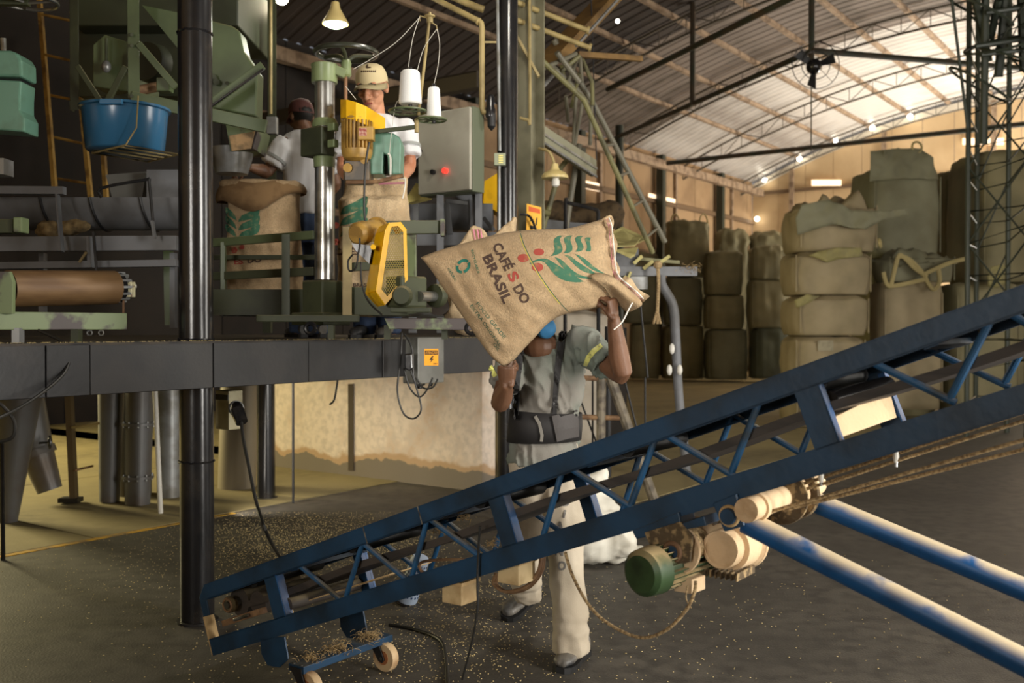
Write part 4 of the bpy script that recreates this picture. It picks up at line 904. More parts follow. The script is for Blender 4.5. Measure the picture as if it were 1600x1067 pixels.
mb.loft([[Vector((P(x, 0, Yt).x, Yt + .2 + y, zt0 + z)) for y, z in prof] + [Vector((P(x, 0, Yt).x, Yt + .2 + .95 * y, zt0 + .95 * z)) for y, z in prof[::-1]] for x in (630, 770)])
mb.build('trough_shell', m_grey, t2, smooth=.7)
MB().beam(P(630, 374, 7.9), P(775, 373, 7.9), .05, .10).build('beam', m_grey, t2, smooth=0)
MB().beam(P(697, 316, 7.85), P(703, 366, 7.85), .045).build('bracket', m_grey, t2, smooth=0); MB().beam(P(697, 314, 7.85), P(735, 318, 7.85), .03).build('bracket', m_grey, t2, smooth=0)
MB().beam(P(755, 340, 7.8), P(772, 360, 7.8), .03).build('stay', m_grey, t2, smooth=0)
MB().beam(P(765, 380, 7.9), P(765, 520, 7.9), .06).build('leg', m_grey, t2, smooth=0); MB().beam(P(645, 380, 7.9), P(645, 520, 7.9), .06).build('leg', m_grey, t2, smooth=0)
m_chute = M('pale yellow chute', (206, 190, 110), .6, col2=(176, 160, 90), ns=5)
ch = thing('feed_chute', P(650, 318, 7.9), 'pale yellow tilted feed chute left of the cabinet posts', 'chute')
pxprism([(626, 322), (640, 316), (656, 288), (650, 286)], 7.7, .1).build('chute_side', m_chute, ch, smooth=0); pxprism([(640, 316), (672, 308), (674, 297), (652, 294)], 7.7, .15).build('chute_lip', m_chute, ch, smooth=0)
MB().beam(P(650, 318, 7.9), P(650, 345, 7.9), .04).build('chute_leg', m_grey, ch, smooth=0)
yh = thing('yellow_hopper', base(767, 8.4, 2.1), 'bright yellow hopper panel between cabinet and glossy column', 'hopper')
pxprism([(757, 283), (778, 270), (778, 332), (755, 317)], 8.2, .4).build('hopper_wall', m_yellow, yh, smooth=0)
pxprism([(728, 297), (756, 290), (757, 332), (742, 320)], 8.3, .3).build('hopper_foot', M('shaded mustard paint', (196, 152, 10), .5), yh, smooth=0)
MB().beam(P(757, 325, 8.3), P(757, 520, 8.3), .06).build('hopper_leg', m_blackdull, yh, smooth=0)
# pipes
pi_ = MB().tube([P(640, -22, 7.6), P(748, 33, 7.3), P(752, 36, 7.3), P(753, 42, 7.3), P(753, 170, 7.3), P(755, 175, 7.3), P(762, 175, 7.3)], .021, 12)
pi_.torus(P(748, 34, 7.3), P(748, 33, 7.3) - P(640, -22, 7.6), .022, .007, 14, 6)
pi_.build('air_pipe', m_tanpipe, label='tan air pipe with elbow dropping to the black regulator beside the cabinet', cat='pipe')
MB().tube([P(700, -8, 7.6), P(742, 10, 7.5), P(756, 15, 7.5)], .026, 12).build('pipe_stub', m_tanpipe, label='short capped tan pipe above the air pipe elbow, near the glossy column', cat='pipe')
rg = thing('air_regulator', P(766, 206, 7.3), 'small black air regulator on the glossy column', 'regulator')
MB().lathe(P(766, 172, 7.3), ZZ, [(-.06, .02), (-.05, .035), (.0, .04), (.03, .03), (.09, .032), (.11, .02)], 14).build('body', m_black, rg); MB().lathe(P(768, 204, 7.3), ZZ, [(0, .006), (.03, .03), (.12, .032)], 12).build('filter_bowl', m_blackdull, rg)
MB().beam(P(752, 66, 7.3), P(775, 66, 7.35), .012).build('pipe_clip', m_tanpipe, rg, smooth=0)
cj = thing('conduit', P(781, 390, 7.35), 'thin conduit with a pale junction box on the glossy column', 'conduit')
MB().cyl(P(781, 236, 7.38), P(777, -20, 7.38), .011, 8).build('conduit_tube', m_galv, cj); MB().cyl(P(780, 400, 7.38), P(780, 258, 7.38), .011, 8).build('conduit_tube', m_galv, cj)
pxbox(772, 239, 790, 258, 7.33, .05).build('junction_box', M('pale green box', (150, 156, 130), .5), cj, smooth=0, bevel=.004)
for k in range(4): pxbox(779, 242 + k * 3.6, 786, 244 + k * 3.6, 7.325, .005).build('box_slot', M('slot yellow', (236, 226, 140), .4), cj, smooth=0)
MB().tube(bez([P(827, -10, 7.85), P(828, 180, 7.85), P(825, 187, 7.85), P(812, 184, 7.85)], 4), .012, 8).build('thin_pipe', m_tanpipe, label='thin tan pipe running down the grey green beam column', cat='pipe')
for p, q, l in (((806, 3), (917, 47), 'upper'), ((806, 31), (920, 74), 'lower')):
    mb = MB().tube([P(*p, 7.9), P(*q, 8.6)], .022, 12); mb.tube([P(*q, 8.6), P(q[0] + 4, q[1] + 1, 8.6)], .036, 12); mb.build('capped_pipe', m_tanpipe, label='%s of two tan pipes with capped ends right of the beam column' % l, cat='pipe')
MB().beam(P(808, 58, 7.9), P(842, 120, 7.9), .05, .02).build('flat_brace', m_tanpipe, label='flat tan brace across the beam column near its top', cat='brace', smooth=0)
sg = thing('hanging_sign', P(834, 362, 7.8), 'orange notice board hung on the grey green beam column', 'sign')
so = pxprism([(823, 318), (846, 324), (846, 380), (822, 380)], 7.8, .012).build('board', M('orange board', (246, 184, 60), .6), sg, smooth=0)
sb = bvh_of(so)
decal('heading_band', [poly_px([(826, 322), (844, 327), (844, 334), (826, 330)])], sb, M('red print', (214, 96, 40), .6), sg, .001)
decal('notice_lines', [poly_px([(829, 338), (831, 338), (830, 346), (828, 346)]), poly_px([(838, 340), (840, 340), (839, 352), (837, 352)]), poly_px([(828, 352), (835, 353), (835, 358), (828, 358)])], sb, m_ink, sg, .001)
cable('sign_hook', [P(812, 335, 7.75), P(824, 336, 7.75), P(832, 345, 7.75), P(838, 362, 7.75)], .01, m_black, label='black hooked hose in front of the orange notice board')
gl = thing('gooseneck_lamp', P(867, 292, 7.9), 'cream gooseneck lamp with white bulb beside the beam column', 'lamp')
MB().tube(bez([P(842, 232, 7.95), P(856, 236, 7.9), P(863, 246, 7.9), P(866, 256, 7.9)], 6), .012, 8).build('arm', m_tanpipe, gl)
k = 7.9 / F; m_shade = M('cream lamp shade', (196, 176, 118), .35)
MB().lathe(P(867, 279, 7.9), ZZ, [(0, 21 * k), (4 * k, 21 * k), (9 * k, 17 * k), (13 * k, 8 * k), (17 * k, 6 * k), (23 * k, 5 * k), (24 * k, 0)], 28).build('shade', m_shade, gl)
MB().lathe(P(868, 292, 7.9), ZZ, [(0, 3 * k), (2 * k, 6 * k), (8 * k, 6.5 * k), (13 * k, 5 * k)], 16).build('bulb', m_white, gl)
fx = thing('light_trough', P(888, 235, 8.6), 'long grey sheet metal light reflector sloping behind the beam column', 'light fixture')
a, b, c, d = P(842, 191, 8.2), P(932, 250, 9.6), P(932, 275, 9.6), P(842, 217, 8.2)
MB().add([a, b, c, d] + [p + Vector((-.03, .25, .03)) for p in (a, b, c, d)], [(0, 1, 2, 3), (7, 6, 5, 4), (0, 4, 5, 1), (1, 5, 6, 2), (2, 6, 7, 3), (3, 7, 4, 0)]).build('reflector', M('grey reflector sheet', (140, 140, 118), .45), fx, smooth=0)
MB().beam(a.lerp(d, .55) + Vector((0, -.01, 0)), b.lerp(c, .55) + Vector((0, -.01, 0)), .02).build('seam', m_galv, fx, smooth=0)
MB().tube([d + Vector((0, -.02, -.01)), c + Vector((0, -.02, -.01))], .012, 8).build('rim', m_galv, fx)
MB().cyl(b, P(915, 0, 9.4) + ZZ * 1.5, .006, 6).build('hanger', m_blackdull, fx)
# lattice frame of the bag elevator
m_eframe = M('yellow green frame steel', (120, 116, 76), .55, col2=(84, 80, 56), ns=5)
m_eframe2 = M('grey frame steel', (112, 108, 92), .5)
ev = thing('bag_elevator', base(990, 9.6, 0), 'steep lattice elevator frame leaning up towards the beam column', 'elevator')
def strut(pts, Ys, r=.025, mat=m_eframe, name='strut'): return MB().tube([P(x, y, Y_) for (x, y), Y_ in zip(pts, Ys)], r, 10).build(name, mat, ev)
strut([(848, 96), (912, 156), (960, 262), (1020, 395)], [8.6, 8.9, 9.2, 9.6]); strut([(865, 62), (926, 160), (1039, 378)], [9.3, 9.6, 10.2], .028, m_eframe2)
strut([(858, 100), (900, 140), (918, 163)], [9.2, 9.3, 9.3], .03, m_eframe2); strut([(905, 82), (925, 128), (926, 165)], [9.4, 9.4, 9.4], .02)
strut([(870, 82), (905, 128)], [8.7, 8.9], .025, m_eframe2); strut([(906, 87), (876, 112)], [9, 9], .02)
strut([(842, 110), (900, 84)], [8.6, 9], .02, m_eframe2); strut([(843, 141), (864, 118)], [8.6, 9], .018, m_galv)
for p, q in (((886, 130), (906, 84)), ((884, 150), (888, 190)), ((905, 115), (893, 168)), ((877, 103), (886, 136)), ((906, 88), (909, 128)), ((888, 100), (868, 60)), ((900, 150), (896, 225)), ((910, 160), (898, 226)), ((924, 165), (922, 226))):
    strut([p, q], [9.2, 9.4], .018, m_eframe if p[0] % 2 else m_eframe2, 'lattice_bar')
for t in (.3, .5, .7, .9):
    strut([(912 + 108 * t, 156 + 239 * t), (926 + 113 * t, 160 + 218 * t)], [8.9 + .7 * t, 9.6 + .6 * t], .014, m_eframe2, 'rung')
MB().beam(P(862, 92, 9.2), P(966, -18, 10.0), .26, .10).build('boom_beam', M('ochre boom', (128, 98, 52), .7, col2=(96, 72, 40), ns=4), ev, smooth=0)
MB().beam(P(900, 72, 9.0), P(968, -4, 9.7), .02).build('boom_edge', m_galv, ev, smooth=0)
MB().beam(P(903, 85, 9.3), P(1002, 92, 9.7), .05).build('side_arm', MATS['ochre boom'], ev, smooth=0)
strut([(840, 385), (876, 262), (886, 250)], [9.4, 9.4, 9.4], .026); strut([(882, 370), (905, 225)], [9.6, 9.6], .03, m_eframe2); strut([(844, 330), (860, 334)], [9.3, 9.3], .03)
# loading table with tarpaulin sheets at the foot of the elevator
lt = thing('loading_table', base(1000, 9.7, 0), 'grey loading table with bent legs and yellowish cover sheets behind the carried sack', 'table')
m_sheet = M('yellowish sheet', (188, 178, 116), .7, col2=(150, 140, 88), ns=4)
def quad(pts, Ys, th, name, mat, par=lt): 
    v = [P(x, y, Y_) for (x, y), Y_ in zip(pts, Ys)]; return MB().add(v + [p - ZZ * th for p in v], [tuple(range(len(v))), tuple(range(len(v), 2 * len(v)))[::-1]] + [(i, (i + 1) % len(v), len(v) + (i + 1) % len(v), len(v) + i) for i in range(len(v))]).build(name, mat, par, smooth=0)
quad([(940, 372), (972, 354), (1012, 372), (990, 382)], [9.4, 9.8, 9.8, 9.3], .01, 'cover_sheet', m_sheet)
quad([(945, 385), (992, 383), (1002, 370), (955, 372)], [9.2, 9.2, 9.6, 9.6], .01, 'cover_sheet', m_sheet); quad([(960, 390), (997, 386), (992, 398), (985, 402)], [9.1, 9.2, 9.0, 9.0], .01, 'cover_sheet', m_sheet)
pxprism([(950, 382), (985, 402), (998, 388), (997, 410), (985, 425), (952, 425)], 9.25, .5).build('hopper_body', m_grey, lt, smooth=0)
MB().beam(P(920, 424, 9.2), P(1088, 424, 9.3), .06, .085).build('table_beam', m_grey, lt, smooth=0); MB().beam(P(990, 404, 9.3), P(1060, 410, 9.5), .05, .03).build('table_rail', m_eframe, lt, smooth=0)
for p, q in (((990, 412), (1003, 400)), ((1005, 420), (1020, 408)), ((1032, 410), (1046, 400)), ((985, 440), (975, 432))): MB().beam(P(*p, 9.2), P(*q, 9.2), .05, .03).build('table_bracket', m_sheet, lt, smooth=0)
pxbox(985, 432, 1012, 452, 9.2, .3).build('under_pan', m_galv, lt, smooth=0); MB().beam(P(972, 455, 9.2), P(985, 425, 9.2), .09, .02).build('slat', m_sheet, lt, smooth=0)
straw(P(1080, 418, 9.2), .05, 60, 'chaff_tuft', lt, 77, 1.6)
MB().tube(bez([P(1033, 430, 9.2), P(1035, 446, 9.2), P(1052, 478, 9.2), P(1056, 530, 9.2), P(1060, 610, 9.2), P(1068, 690, 9.2), P(1073, 740, 9.2)], 5), .042, 12).build('leg', m_grey, lt)
MB().tube(bez([P(1027, 430, 9.3), P(1031, 446, 9.3), P(1047, 480, 9.3), P(1051, 530, 9.3), P(1056, 610, 9.3)], 5), .02, 10).build('leg_stay', m_blackdull, lt)
for x, y in ((1050, 545), (1046, 578), (1062, 578)): MB().ell(P(x, y, 9.1), .025, .025, .05).build('clamp', m_white, lt)
MB().cyl(P(950, 510, 9.3), P(950, 745, 9.3), .03, 8).build('leg', m_blackdull, lt)
rp = thing('rope_end', P(1027, 505, 9.0), 'knotted rope hanging from the loading table beside its bent leg', 'rope')
MB().tube(bez([P(1027, 412, 9.0), P(1029, 440, 9.0), P(1027, 487, 9.0)], 6), .016, 8).build('rope', m_rope, rp); MB().ell(P(1028, 414, 9.0), .04, .035, .04).build('knot', m_rope, rp)
for a_ in (-6, 0, 5): MB().tube([P(1027, 484, 9.0), P(1027 + a_, 506, 9.0)], .012, 6).build('strand', m_rope, rp)
hf = thing('hoop_frame', base(905, 8.6, 0), 'thin black bent bar frame standing behind the carried sack', 'frame')
MB().tube(bez([P(883, 520, 8.6), P(884, 325, 8.6), P(886, 317, 8.6), P(892, 318, 8.6), P(926, 326, 8.6), P(934, 331, 8.6), P(935, 350, 8.6), P(935, 520, 8.6)], 4), .017, 8).build('bar', m_black, hf)
for x in (883, 935): MB().cyl(P(x, 520, 8.6), Vector((P(x, 520, 8.6).x, 8.6, 0)), .017, 8).build('bar_leg', m_black, hf)
# trestle behind the worker
ts = thing('trestle', base(990, 8.4, 0), 'worn metal trestle with slanting leg behind the walking worker', 'trestle')
for p, q, r in (((952, 585), (1022, 782), .045), ((940, 590), (938, 745), .04)): MB().tube([P(*p, 8.4), P(*q, 8.4)], r, 10).build('leg', M('worn grey tube', (120, 110, 92), .6, col2=(80, 72, 60), ns=12), ts)
for y in (590, 651): MB().tube([P(890, y, 8.4), P(968, y + 2, 8.4)], .022, 8).build('cross_bar', m_rust, ts)
for p, q in (((905, 620), (935, 700)), ((926, 590), (926, 740)), ((975, 590), (1000, 690)), ((1008, 590), (1008, 668)), ((1000, 470), (1012, 590))): MB().tube([P(*p, 8.5), P(*q, 8.5)], .009, 6).build('rod', m_blackdull, ts)
# ---------------------------------------------------------------- hanging lamps and roof steel
hl = thing('hanging_lamp', P(524, 42, 7.6), 'lit bell shaped lamp hanging above the handwheel', 'lamp')
k = 7.6 / F
MB().lathe(P(524, 36, 7.6), ZZ, [(-2 * k, 20 * k), (0, 20.5 * k), (8 * k, 16 * k), (22 * k, 8 * k), (32 * k, 6 * k), (33 * k, 0)], 28, cap=False).build('shade', m_shade, hl, smooth=1)
MB().lathe(P(524, 37, 7.6), ZZ, [(-7 * k, 0), (-6 * k, 9 * k), (-2 * k, 16.5 * k), (2 * k, 17.5 * k)], 24).build('glass', M('lit green white glass', (226, 255, 226), .3, emit=9), hl)
MB().cyl(P(524, 4, 7.6), P(524, -60, 7.6), .006, 6).build('cord', m_cable, hl)
point('hanging_lamp_light', P(524, 52, 7.6), 14, (1, .93, .78), .1)
bl = thing('bare_bulb', P(440, 4, 8.2), 'bright bare bulb at the top edge beside the olive post', 'lamp')
MB().ell(P(440, -3, 8.2), .055, .055, .055).build('bulb', M('glaring bulb', (255, 246, 214), .3, emit=40), bl); MB().cyl(P(440, -12, 8.2), P(440, -40, 8.2), .02, 10).build('socket', m_black, bl)
point('bare_bulb_light', P(440, 14, 8.15), 4, (1, .86, .6), .06)
m_pipe = M('dark pipe paint', (52, 56, 44), .5, col2=(70, 58, 44), ns=3)
def span(px, py, qx, qy, z, ext0=0, ext1=0):
    a, b = Pz(px, py, z), Pz(qx, qy, z); d = b - a; return a - d * ext0, b + d * ext1
pp = thing('pipe_grid', span(1268, 80, 1600, 107, 6.5)[0], 'dark steel pipe grid hung under the roof on the right', 'pipes')
for (a, b) in (span(970, 212, 1268, 80, 6.5, .12, 0), span(1268, 79, 1600, 107, 6.5, 0, .5), span(967, 131, 1200, 15, 6.5, .1, .2)): MB().tube([a, b], .055, 10).build('pipe', m_pipe, pp)
n_ = Pz(1268, 80, 6.5); MB().cyl(n_ - ZZ * .32, n_ + ZZ * 2.7, .055, 10).build('hanger', m_pipe, pp); MB().cyl(n_ - ZZ * 1.8, n_, .012, 6).build('hanger_rod', m_pipe, pp)
n2 = Pz(1082, 165, 6.45); MB().cyl(n2, n2 + ZZ * 2.4, .06, 10).build('hanger', m_pipe, pp)
n3 = Pz(968, 214, 6.5); MB().cyl(Vector((n3.x, n3.y, 0)), n3 + ZZ * .3, .11, 12).build('prop', m_dkgreen, pp)
a, b = span(1042, 255, 1600, 194, 6.5, 0, .2)
MB().tube([a, b], .07, 10).build('tie_pipe', m_pipe, label='long dark horizontal tie pipe under the roof near the far stacks', cat='pipe')
fn = thing('ceiling_fan', Pz(1276, 104, 6.2), 'small dark caged fan hanging under the pipe crossing', 'fan')
fc = Pz(1272, 104, 6.15)
MB().ell(fc, .14, .16, .14).build('fan_motor', m_black, fn)
for k in range(3):
    t = 2 * pi * k / 3 + .4; d = Vector((cos(t), -.1, sin(t))); e = Vector((-sin(t), 0.25, cos(t)))
    MB().add([fc + d * .1 - e * .04, fc + d * .36 - e * .10, fc + d * .4 + e * .08, fc + d * .12 + e * .05], [(0, 1, 2, 3)]).build('blade', m_blackdull, fn, smooth=0)
for r in (.25, .42): MB().torus(fc - Vector((0, .1, 0)), Vector((0, 1, 0)), r, .008, 28, 5).build('cage_ring', m_blackdull, fn)
for k in range(8): t = 2 * pi * k / 8; MB().tube([fc - Vector((0, .12, 0)), fc - Vector((0, .1, 0)) + Vector((cos(t), 0, sin(t))) * .42], .005, 4).build('cage_wire', m_blackdull, fn)
# dark tie beams over the machines
m_tie = M('dark brown steel', (52, 44, 34), .7)
for i, (u, z) in enumerate(((11.5, 5.0), (13, 4.4), (14.5, 6.0), (16, 4.7), (17.5, 5.9))):
    MB().ubox(u, u + .18, -14.55, -.775 * u, z, z + .22).build('tie_beam', m_tie, smooth=0, label='%s dark tie beam spanning in the gloom behind the machines' % ('nearest', 'second', 'third', 'fourth', 'farthest')[i], cat='beam')
for i, (x, y) in enumerate(((1249, 248), (1305, 220), (1363, 200), (1422, 182), (1195, 282), (1183, 342), (965, 33))):
    MB().ell(Pu(x, y, UF - .3) if i < 6 else P(x, y, 20), .085 if i < 6 else .04, .085 if i < 6 else .04, .085 if i < 6 else .04).build('roof_bulb', m_lampw, label=('lowest of the four bright bulbs along the gable roof line', 'second from left of the four bulbs along the gable roof line', 'third from left of the four bulbs along the gable roof line', 'rightmost and highest of the bulbs along the gable roof line', 'bright bulb at the low left corner of the gable', 'bright bulb on the back wall above the dark stacks', 'single tiny light up in the dark roof')[i], cat='bulb')
# ---------------------------------------------------------------- reinforcement cage tower at the right edge
tw = thing('lattice_tower', Pz(1550, 695, 0), 'dark green lattice tower of rods and rings at the right picture edge', 'tower')
tc = Pz(1556, 695, 0); 
ang = [(1510, 690), (1524, 672), (1573, 676), (1604, 700)]
for x, y in ang: c = Pz(x, y, 0); MB().tube([c, c + ZZ * 7.4], .036, 8).build('tower_post', m_dkgreen, tw)
ps = [Pz(x, y, 0) for x, y in ang]; order = [0, 1, 2, 3]
for i in range(17):
    z = .5 + i * .42; MB().tube([p + ZZ * (z + .06 * k * (i % 2)) for k, p in enumerate(ps)], .012, 6, closed=True).build('tower_ring', m_dkgreen, tw)
for i in range(6):
    z = 1.6 + i * 1.0
    MB().tube([ps[0] + ZZ * z, ps[3] + ZZ * (z + 1)], .012, 6).build('tower_brace', m_dkgreen, tw); MB().tube([ps[3] + ZZ * z, ps[0] + ZZ * (z + 1)], .012, 6).build('tower_brace', m_dkgreen, tw)
    MB().tube([ps[1] + ZZ * z, ps[2] + ZZ * (z + 1)], .012, 6).build('tower_brace', m_dkgreen, tw)
for (x0, y0, x1, y1, r) in ((1524, 0, 1545, 95, .05), (1560, 0, 1548, 60, .05), (1540, -10, 1537, 225, .05), (1572, -10, 1560, 120, .06), (1486, -10, 1512, 200, .02), (1596, -10, 1600, 110, .06)):
    MB().tube([P(x0, y0, 12.6), P(x1, y1, 12.9)], r, 8).build('tower_rod', m_dkgreen, tw)
for (x, y, rx, tilt) in ((1530, 16, .45, .5), (1530, 132, .42, .6), (1575, 88, .35, .3), (1560, 70, .4, -.3)):
    MB().torus(P(x, y, 12.7), Vector((tilt, -.35, 1)), rx, .018, 28, 6).build('tower_hoop', m_dkgreen, tw)
for (x0, y0, x1, y1) in ((1524, 72, 1620, 58), (1533, 85, 1620, 76), (1540, 20, 1620, 8)): MB().tube([P(x0, y0, 12.5), P(x1, y1, 12.5)], .03, 8).build('tower_arm', m_dkgreen, tw)
# ---------------------------------------------------------------- bulk bags
m_bag = [M('bulk bag olive', (128, 120, 88), .75, col2=(104, 98, 70), ns=1.6, lo=.4, hi=.7), M('bulk bag grey olive', (118, 116, 92), .75, col2=(98, 94, 70), ns=1.6, lo=.4, hi=.7), M('bulk bag tan', (146, 132, 102), .75, col2=(120, 108, 80), ns=1.8, lo=.4, hi=.7), M('bulk bag dark green', (78, 82, 64), .75, col2=(66, 68, 52), ns=1.6)]
m_strap = M('bag strap', (156, 142, 96), .8)
def bulk(seed, w, d, h, slump=.05, crumple=.0, n=16):
    """box with bulged sides, sagging top rim and folds"""
    rg = random.Random(seed); off = Vector((rg.uniform(0, 50), rg.uniform(0, 50), rg.uniform(0, 50)))
    bm = bmesh.new(); bmesh.ops.create_cube(bm, size=2); bmesh.ops.subdivide_edges(bm, edges=bm.edges, cuts=n, use_grid_fill=True)
    for v in bm.verts:
        x, y, z = v.co; p = Vector((x, y, z))
        k = 4.5; r = (abs(x) ** k + abs(y) ** k) ** (1 / k); f = 1 / max(r, 1e-6) * max(abs(x), abs(y)) if r > 1e-6 else 1
        f = 1 - (1 - f) * 1.0
        bul = 1 + .07 * (1 - z * z) - .05 * max(0, abs(z) - .8) * 5 * .25
        X, Y_, Z = x * f * bul * w / 2, y * f * bul * d / 2, (z + 1) / 2 * h
        rim = max(abs(x), abs(y))
        if z > .7: Z -= slump * (rim ** 6) * (z - .7) / .3 + slump * .4 * noise.noise(Vector((x * 2, y * 2, 0)) + off)
        fold = noise.noise(Vector((X * 9, Y_ * 9, Z * 1.3)) + off) * .016 + noise.noise(Vector((X * 3, Y_ * 3, Z * 4)) + off) * .03
        if crumple and z > .2: fold += crumple * (z - .2) * (noise.noise(Vector((X * 4, Y_ * 4, Z * 6)) + off) + .2 * noise.noise(Vector((X * 11, Y_ * 11, Z * 9)) + off))
        n_ = Vector((x * (1 if abs(x) > .95 else .2), y * (1 if abs(y) > .95 else .2), z if abs(z) > .95 else 0))
        n_ = n_.normalized() if n_.length else n_
        v.co = Vector((X, Y_, Z)) + n_ * fold
        if v.co.z < .0 or z < -.97: v.co.z = max(v.co.z, 0) if z > -.97 else 0
    me = bpy.data.meshes.new('bulk_bag'); bmesh.ops.recalc_face_normals(bm, faces=bm.faces); bm.to_mesh(me); bm.free()
    for p in me.polygons: p.use_smooth = True
    return me
PROTO = {}
def bagthing(x0, x1, yt, yb, Y, mat, label, seed, dep=None, rz=None, crumple=0, loops=0, group='bulk bags stacked at the back', slump=.05, seams=True):
    a, b = P(x0, yb, Y), P(x1, yb, Y); a.z = b.z = max(a.z, 0); w = (b - a).length / 1.11; h = zpx(yt, Y) - max(zpx(yb, Y), 0); dep = dep or w * .8
    c = (a + b) / 2 + Vector((0, dep / 2, 0)); t = thing('bulk_bag', c, label, 'bulk bag', group)
    t.rotation_euler = (0, 0, rz if rz is not None else random.uniform(-.06, .06))
    me = bulk(seed, w, dep, h, slump, crumple); me.materials.append(m_bag[mat]); o = bpy.data.objects.new('sack_body', me); COL.objects.link(o); o.parent = t; o['_org'] = list(c)
    if seams:
        for sx in (-1, 1):
            mb = MB(); mb.tube([c + Vector((sx * w * .475, -dep * .475, z * h)) for z in (.06, .3, .6, .9)], .012, 5); mb.build('corner_seam', m_bag[mat], t)
    for k in range(loops):
        sx = -1 if k % 2 == 0 else 1; mb = MB(); q = c + Vector((sx * w * .36, -dep * (.4 if k < 2 else -.2), h * .98)); L = .22 * w
        mb.tube(bez([q + Vector((-L * .5, 0, -.03)), q + Vector((-L * .35, -.02, L * .6)), q + Vector((0, 0, L * .95)), q + Vector((L * .35, .02, L * .6)), q + Vector((L * .5, 0, -.03))], 5), .022, 6); mb.build('lifting_loop', m_strap, t)
    return t
st = 'dim olive bulk bag, %s of the %s stack beyond the loading table'
zc = 0
YA = 27.6
rowsA = [(1036, 1103, 508, 592), (1038, 1101, 433, 508), (1043, 1112, 345, 432)]
for i, (a, b, t_, q_) in enumerate(rowsA): bagthing(a, b, t_, q_, YA, i % 2, st % (('bottom', 'middle', 'top')[i], 'first'), 10 + i, loops=2 if i == 2 else 0, crumple=.1 if i == 2 else 0)
for i, (a, b, t_, q_) in enumerate([(1105, 1173, 514, 593), (1103, 1167, 460, 514), (1103, 1164, 392, 460)]): bagthing(a, b, t_, q_, YA - .4, (1, 0, 0)[i], st % (('bottom', 'middle', 'top')[i], 'second'), 20 + i, crumple=.06 if i == 2 else 0)
for i, (a, b, t_, q_) in enumerate([(1178, 1236, 512, 592), (1172, 1232, 436, 512), (1176, 1228, 384, 436)]): bagthing(a, b, t_, q_, YA - .8, (3, 0, 0)[i], st % (('dark green, bottom', 'middle', 'slumped top')[i], 'third'), 30 + i, crumple=.12 if i == 2 else 0)
for i, (a, b, t_, q_) in enumerate([(985, 1034, 505, 592), (975, 1030, 430, 505), (960, 1032, 395, 432)]): bagthing(a, b, t_, q_, YA + .2, (0, 1, 0)[i], ('dim bulk bag behind the raised forearm, bottom one', 'dim bulk bag behind the raised forearm, middle one', 'dim bulk bag behind the raised forearm, top one')[i], 40 + i, crumple=.08 if i == 2 else 0)
for i, (a, b, t_, q_) in enumerate([(1120, 1172, 358, 590), (1172, 1238, 362, 590), (1060, 1118, 390, 590)]): bagthing(a, b, t_, q_, 29.6, 0, ('crumpled brown bag top showing behind the second stack', 'crumpled brown bag top showing behind the third stack', 'bag column hidden behind the first stack')[i], 50 + i, dep=.6, crumple=.2, slump=.15, group='far row of bags')
YD = 14.8
for i, (a, b, t_, q_) in enumerate([(1237, 1338, 596, 667), (1238, 1362, 524, 597), (1240, 1366, 460, 524), (1237, 1372, 391, 460), (1240, 1380, 312, 392)]):
    bagthing(a, b, t_, q_, YD, 2, ('bottom bulk bag of the near tan stack, resting on the floor', 'second bulk bag from the floor in the near tan stack', 'third bulk bag from the floor in the near tan stack', 'fourth bulk bag up in the near tan stack, with yellow flap', 'crumpled half empty bulk bag topping the near tan stack')[i], 60 + i, dep=1.0, crumple=.24 if i == 4 else .03, slump=.22 if i == 4 else .07, group='near stack of bags', rz=.03 * (-1) ** i)
# cloth flaps and loose straps of the near stack
def flap(pts, Y, label, seed, mat):
    rg = random.Random(seed); mb = MB(); v = [P(x, y, Y) for x, y in pts]; c = sum(v, Vector()) / len(v)
    bm = bmesh.new(); f = bm.faces.new([bm.verts.new(p) for p in v]); bmesh.ops.triangulate(bm, faces=bm.faces)
    for _ in range(4): bmesh.ops.subdivide_edges(bm, edges=[e for e in bm.edges if e.calc_length() > .07], cuts=1); bmesh.ops.triangulate(bm, faces=[f for f in bm.faces if len(f.verts) > 3])
    bm.verts.index_update(); vs = [x.co + Vector((0, .05 * noise.noise(x.co * 7 + Vector((seed, 0, 0))) - .05, .02 * noise.noise(x.co * 5))) for x in bm.verts]; fs = [tuple(x.index for x in f.verts) for f in bm.faces]; bm.free()
    mb.add(vs, fs); o = mb.build('cloth_flap', mat, label=label, cat='cloth', smooth=1.2); m = o.modifiers.new('s', 'SOLIDIFY'); m.thickness = .012; return o
m_flap = M('yellowed bag cloth', (134, 126, 80), .8, col2=(116, 108, 76), ns=4)
flap([(1262, 398), (1300, 388), (1345, 388), (1346, 400), (1318, 404), (1290, 412)], YD - .06, 'yellowish cloth flap on the near tan stack, upper', 3, m_flap)
flap([(1240, 470), (1258, 460), (1280, 462), (1262, 474), (1243, 482)], YD - .06, 'small yellowish cloth flap at left of the near tan stack', 4, m_flap)
flap([(1252, 320), (1295, 312), (1330, 330), (1380, 330), (1415, 326), (1418, 336), (1375, 345), (1350, 360), (1300, 350), (1245, 368), (1242, 340)], YD - .15, 'loose crumpled cloth lying over the top of the near tan stack', 5, m_bag[1])
MB().torus(P(1375, 380, YD - .3), Vector((1, -.6, .2)), .06, .016).build('strap_loop', m_strap, label='pale strap loop standing out right of the near tan stack', cat='strap')
pxl = [(1278, 532, 1302, 548)]
for x0, y0, x1, y1 in pxl: pxbox(x0, y0, x1, y1, YD - .06, .01).build('paper_label', M('pale paper tag', (150, 142, 118), .8, col2=(128, 120, 98), ns=9), label='pale paper label on a bulk bag of the near tan stack', cat='label', smooth=0)
YE = 15.6
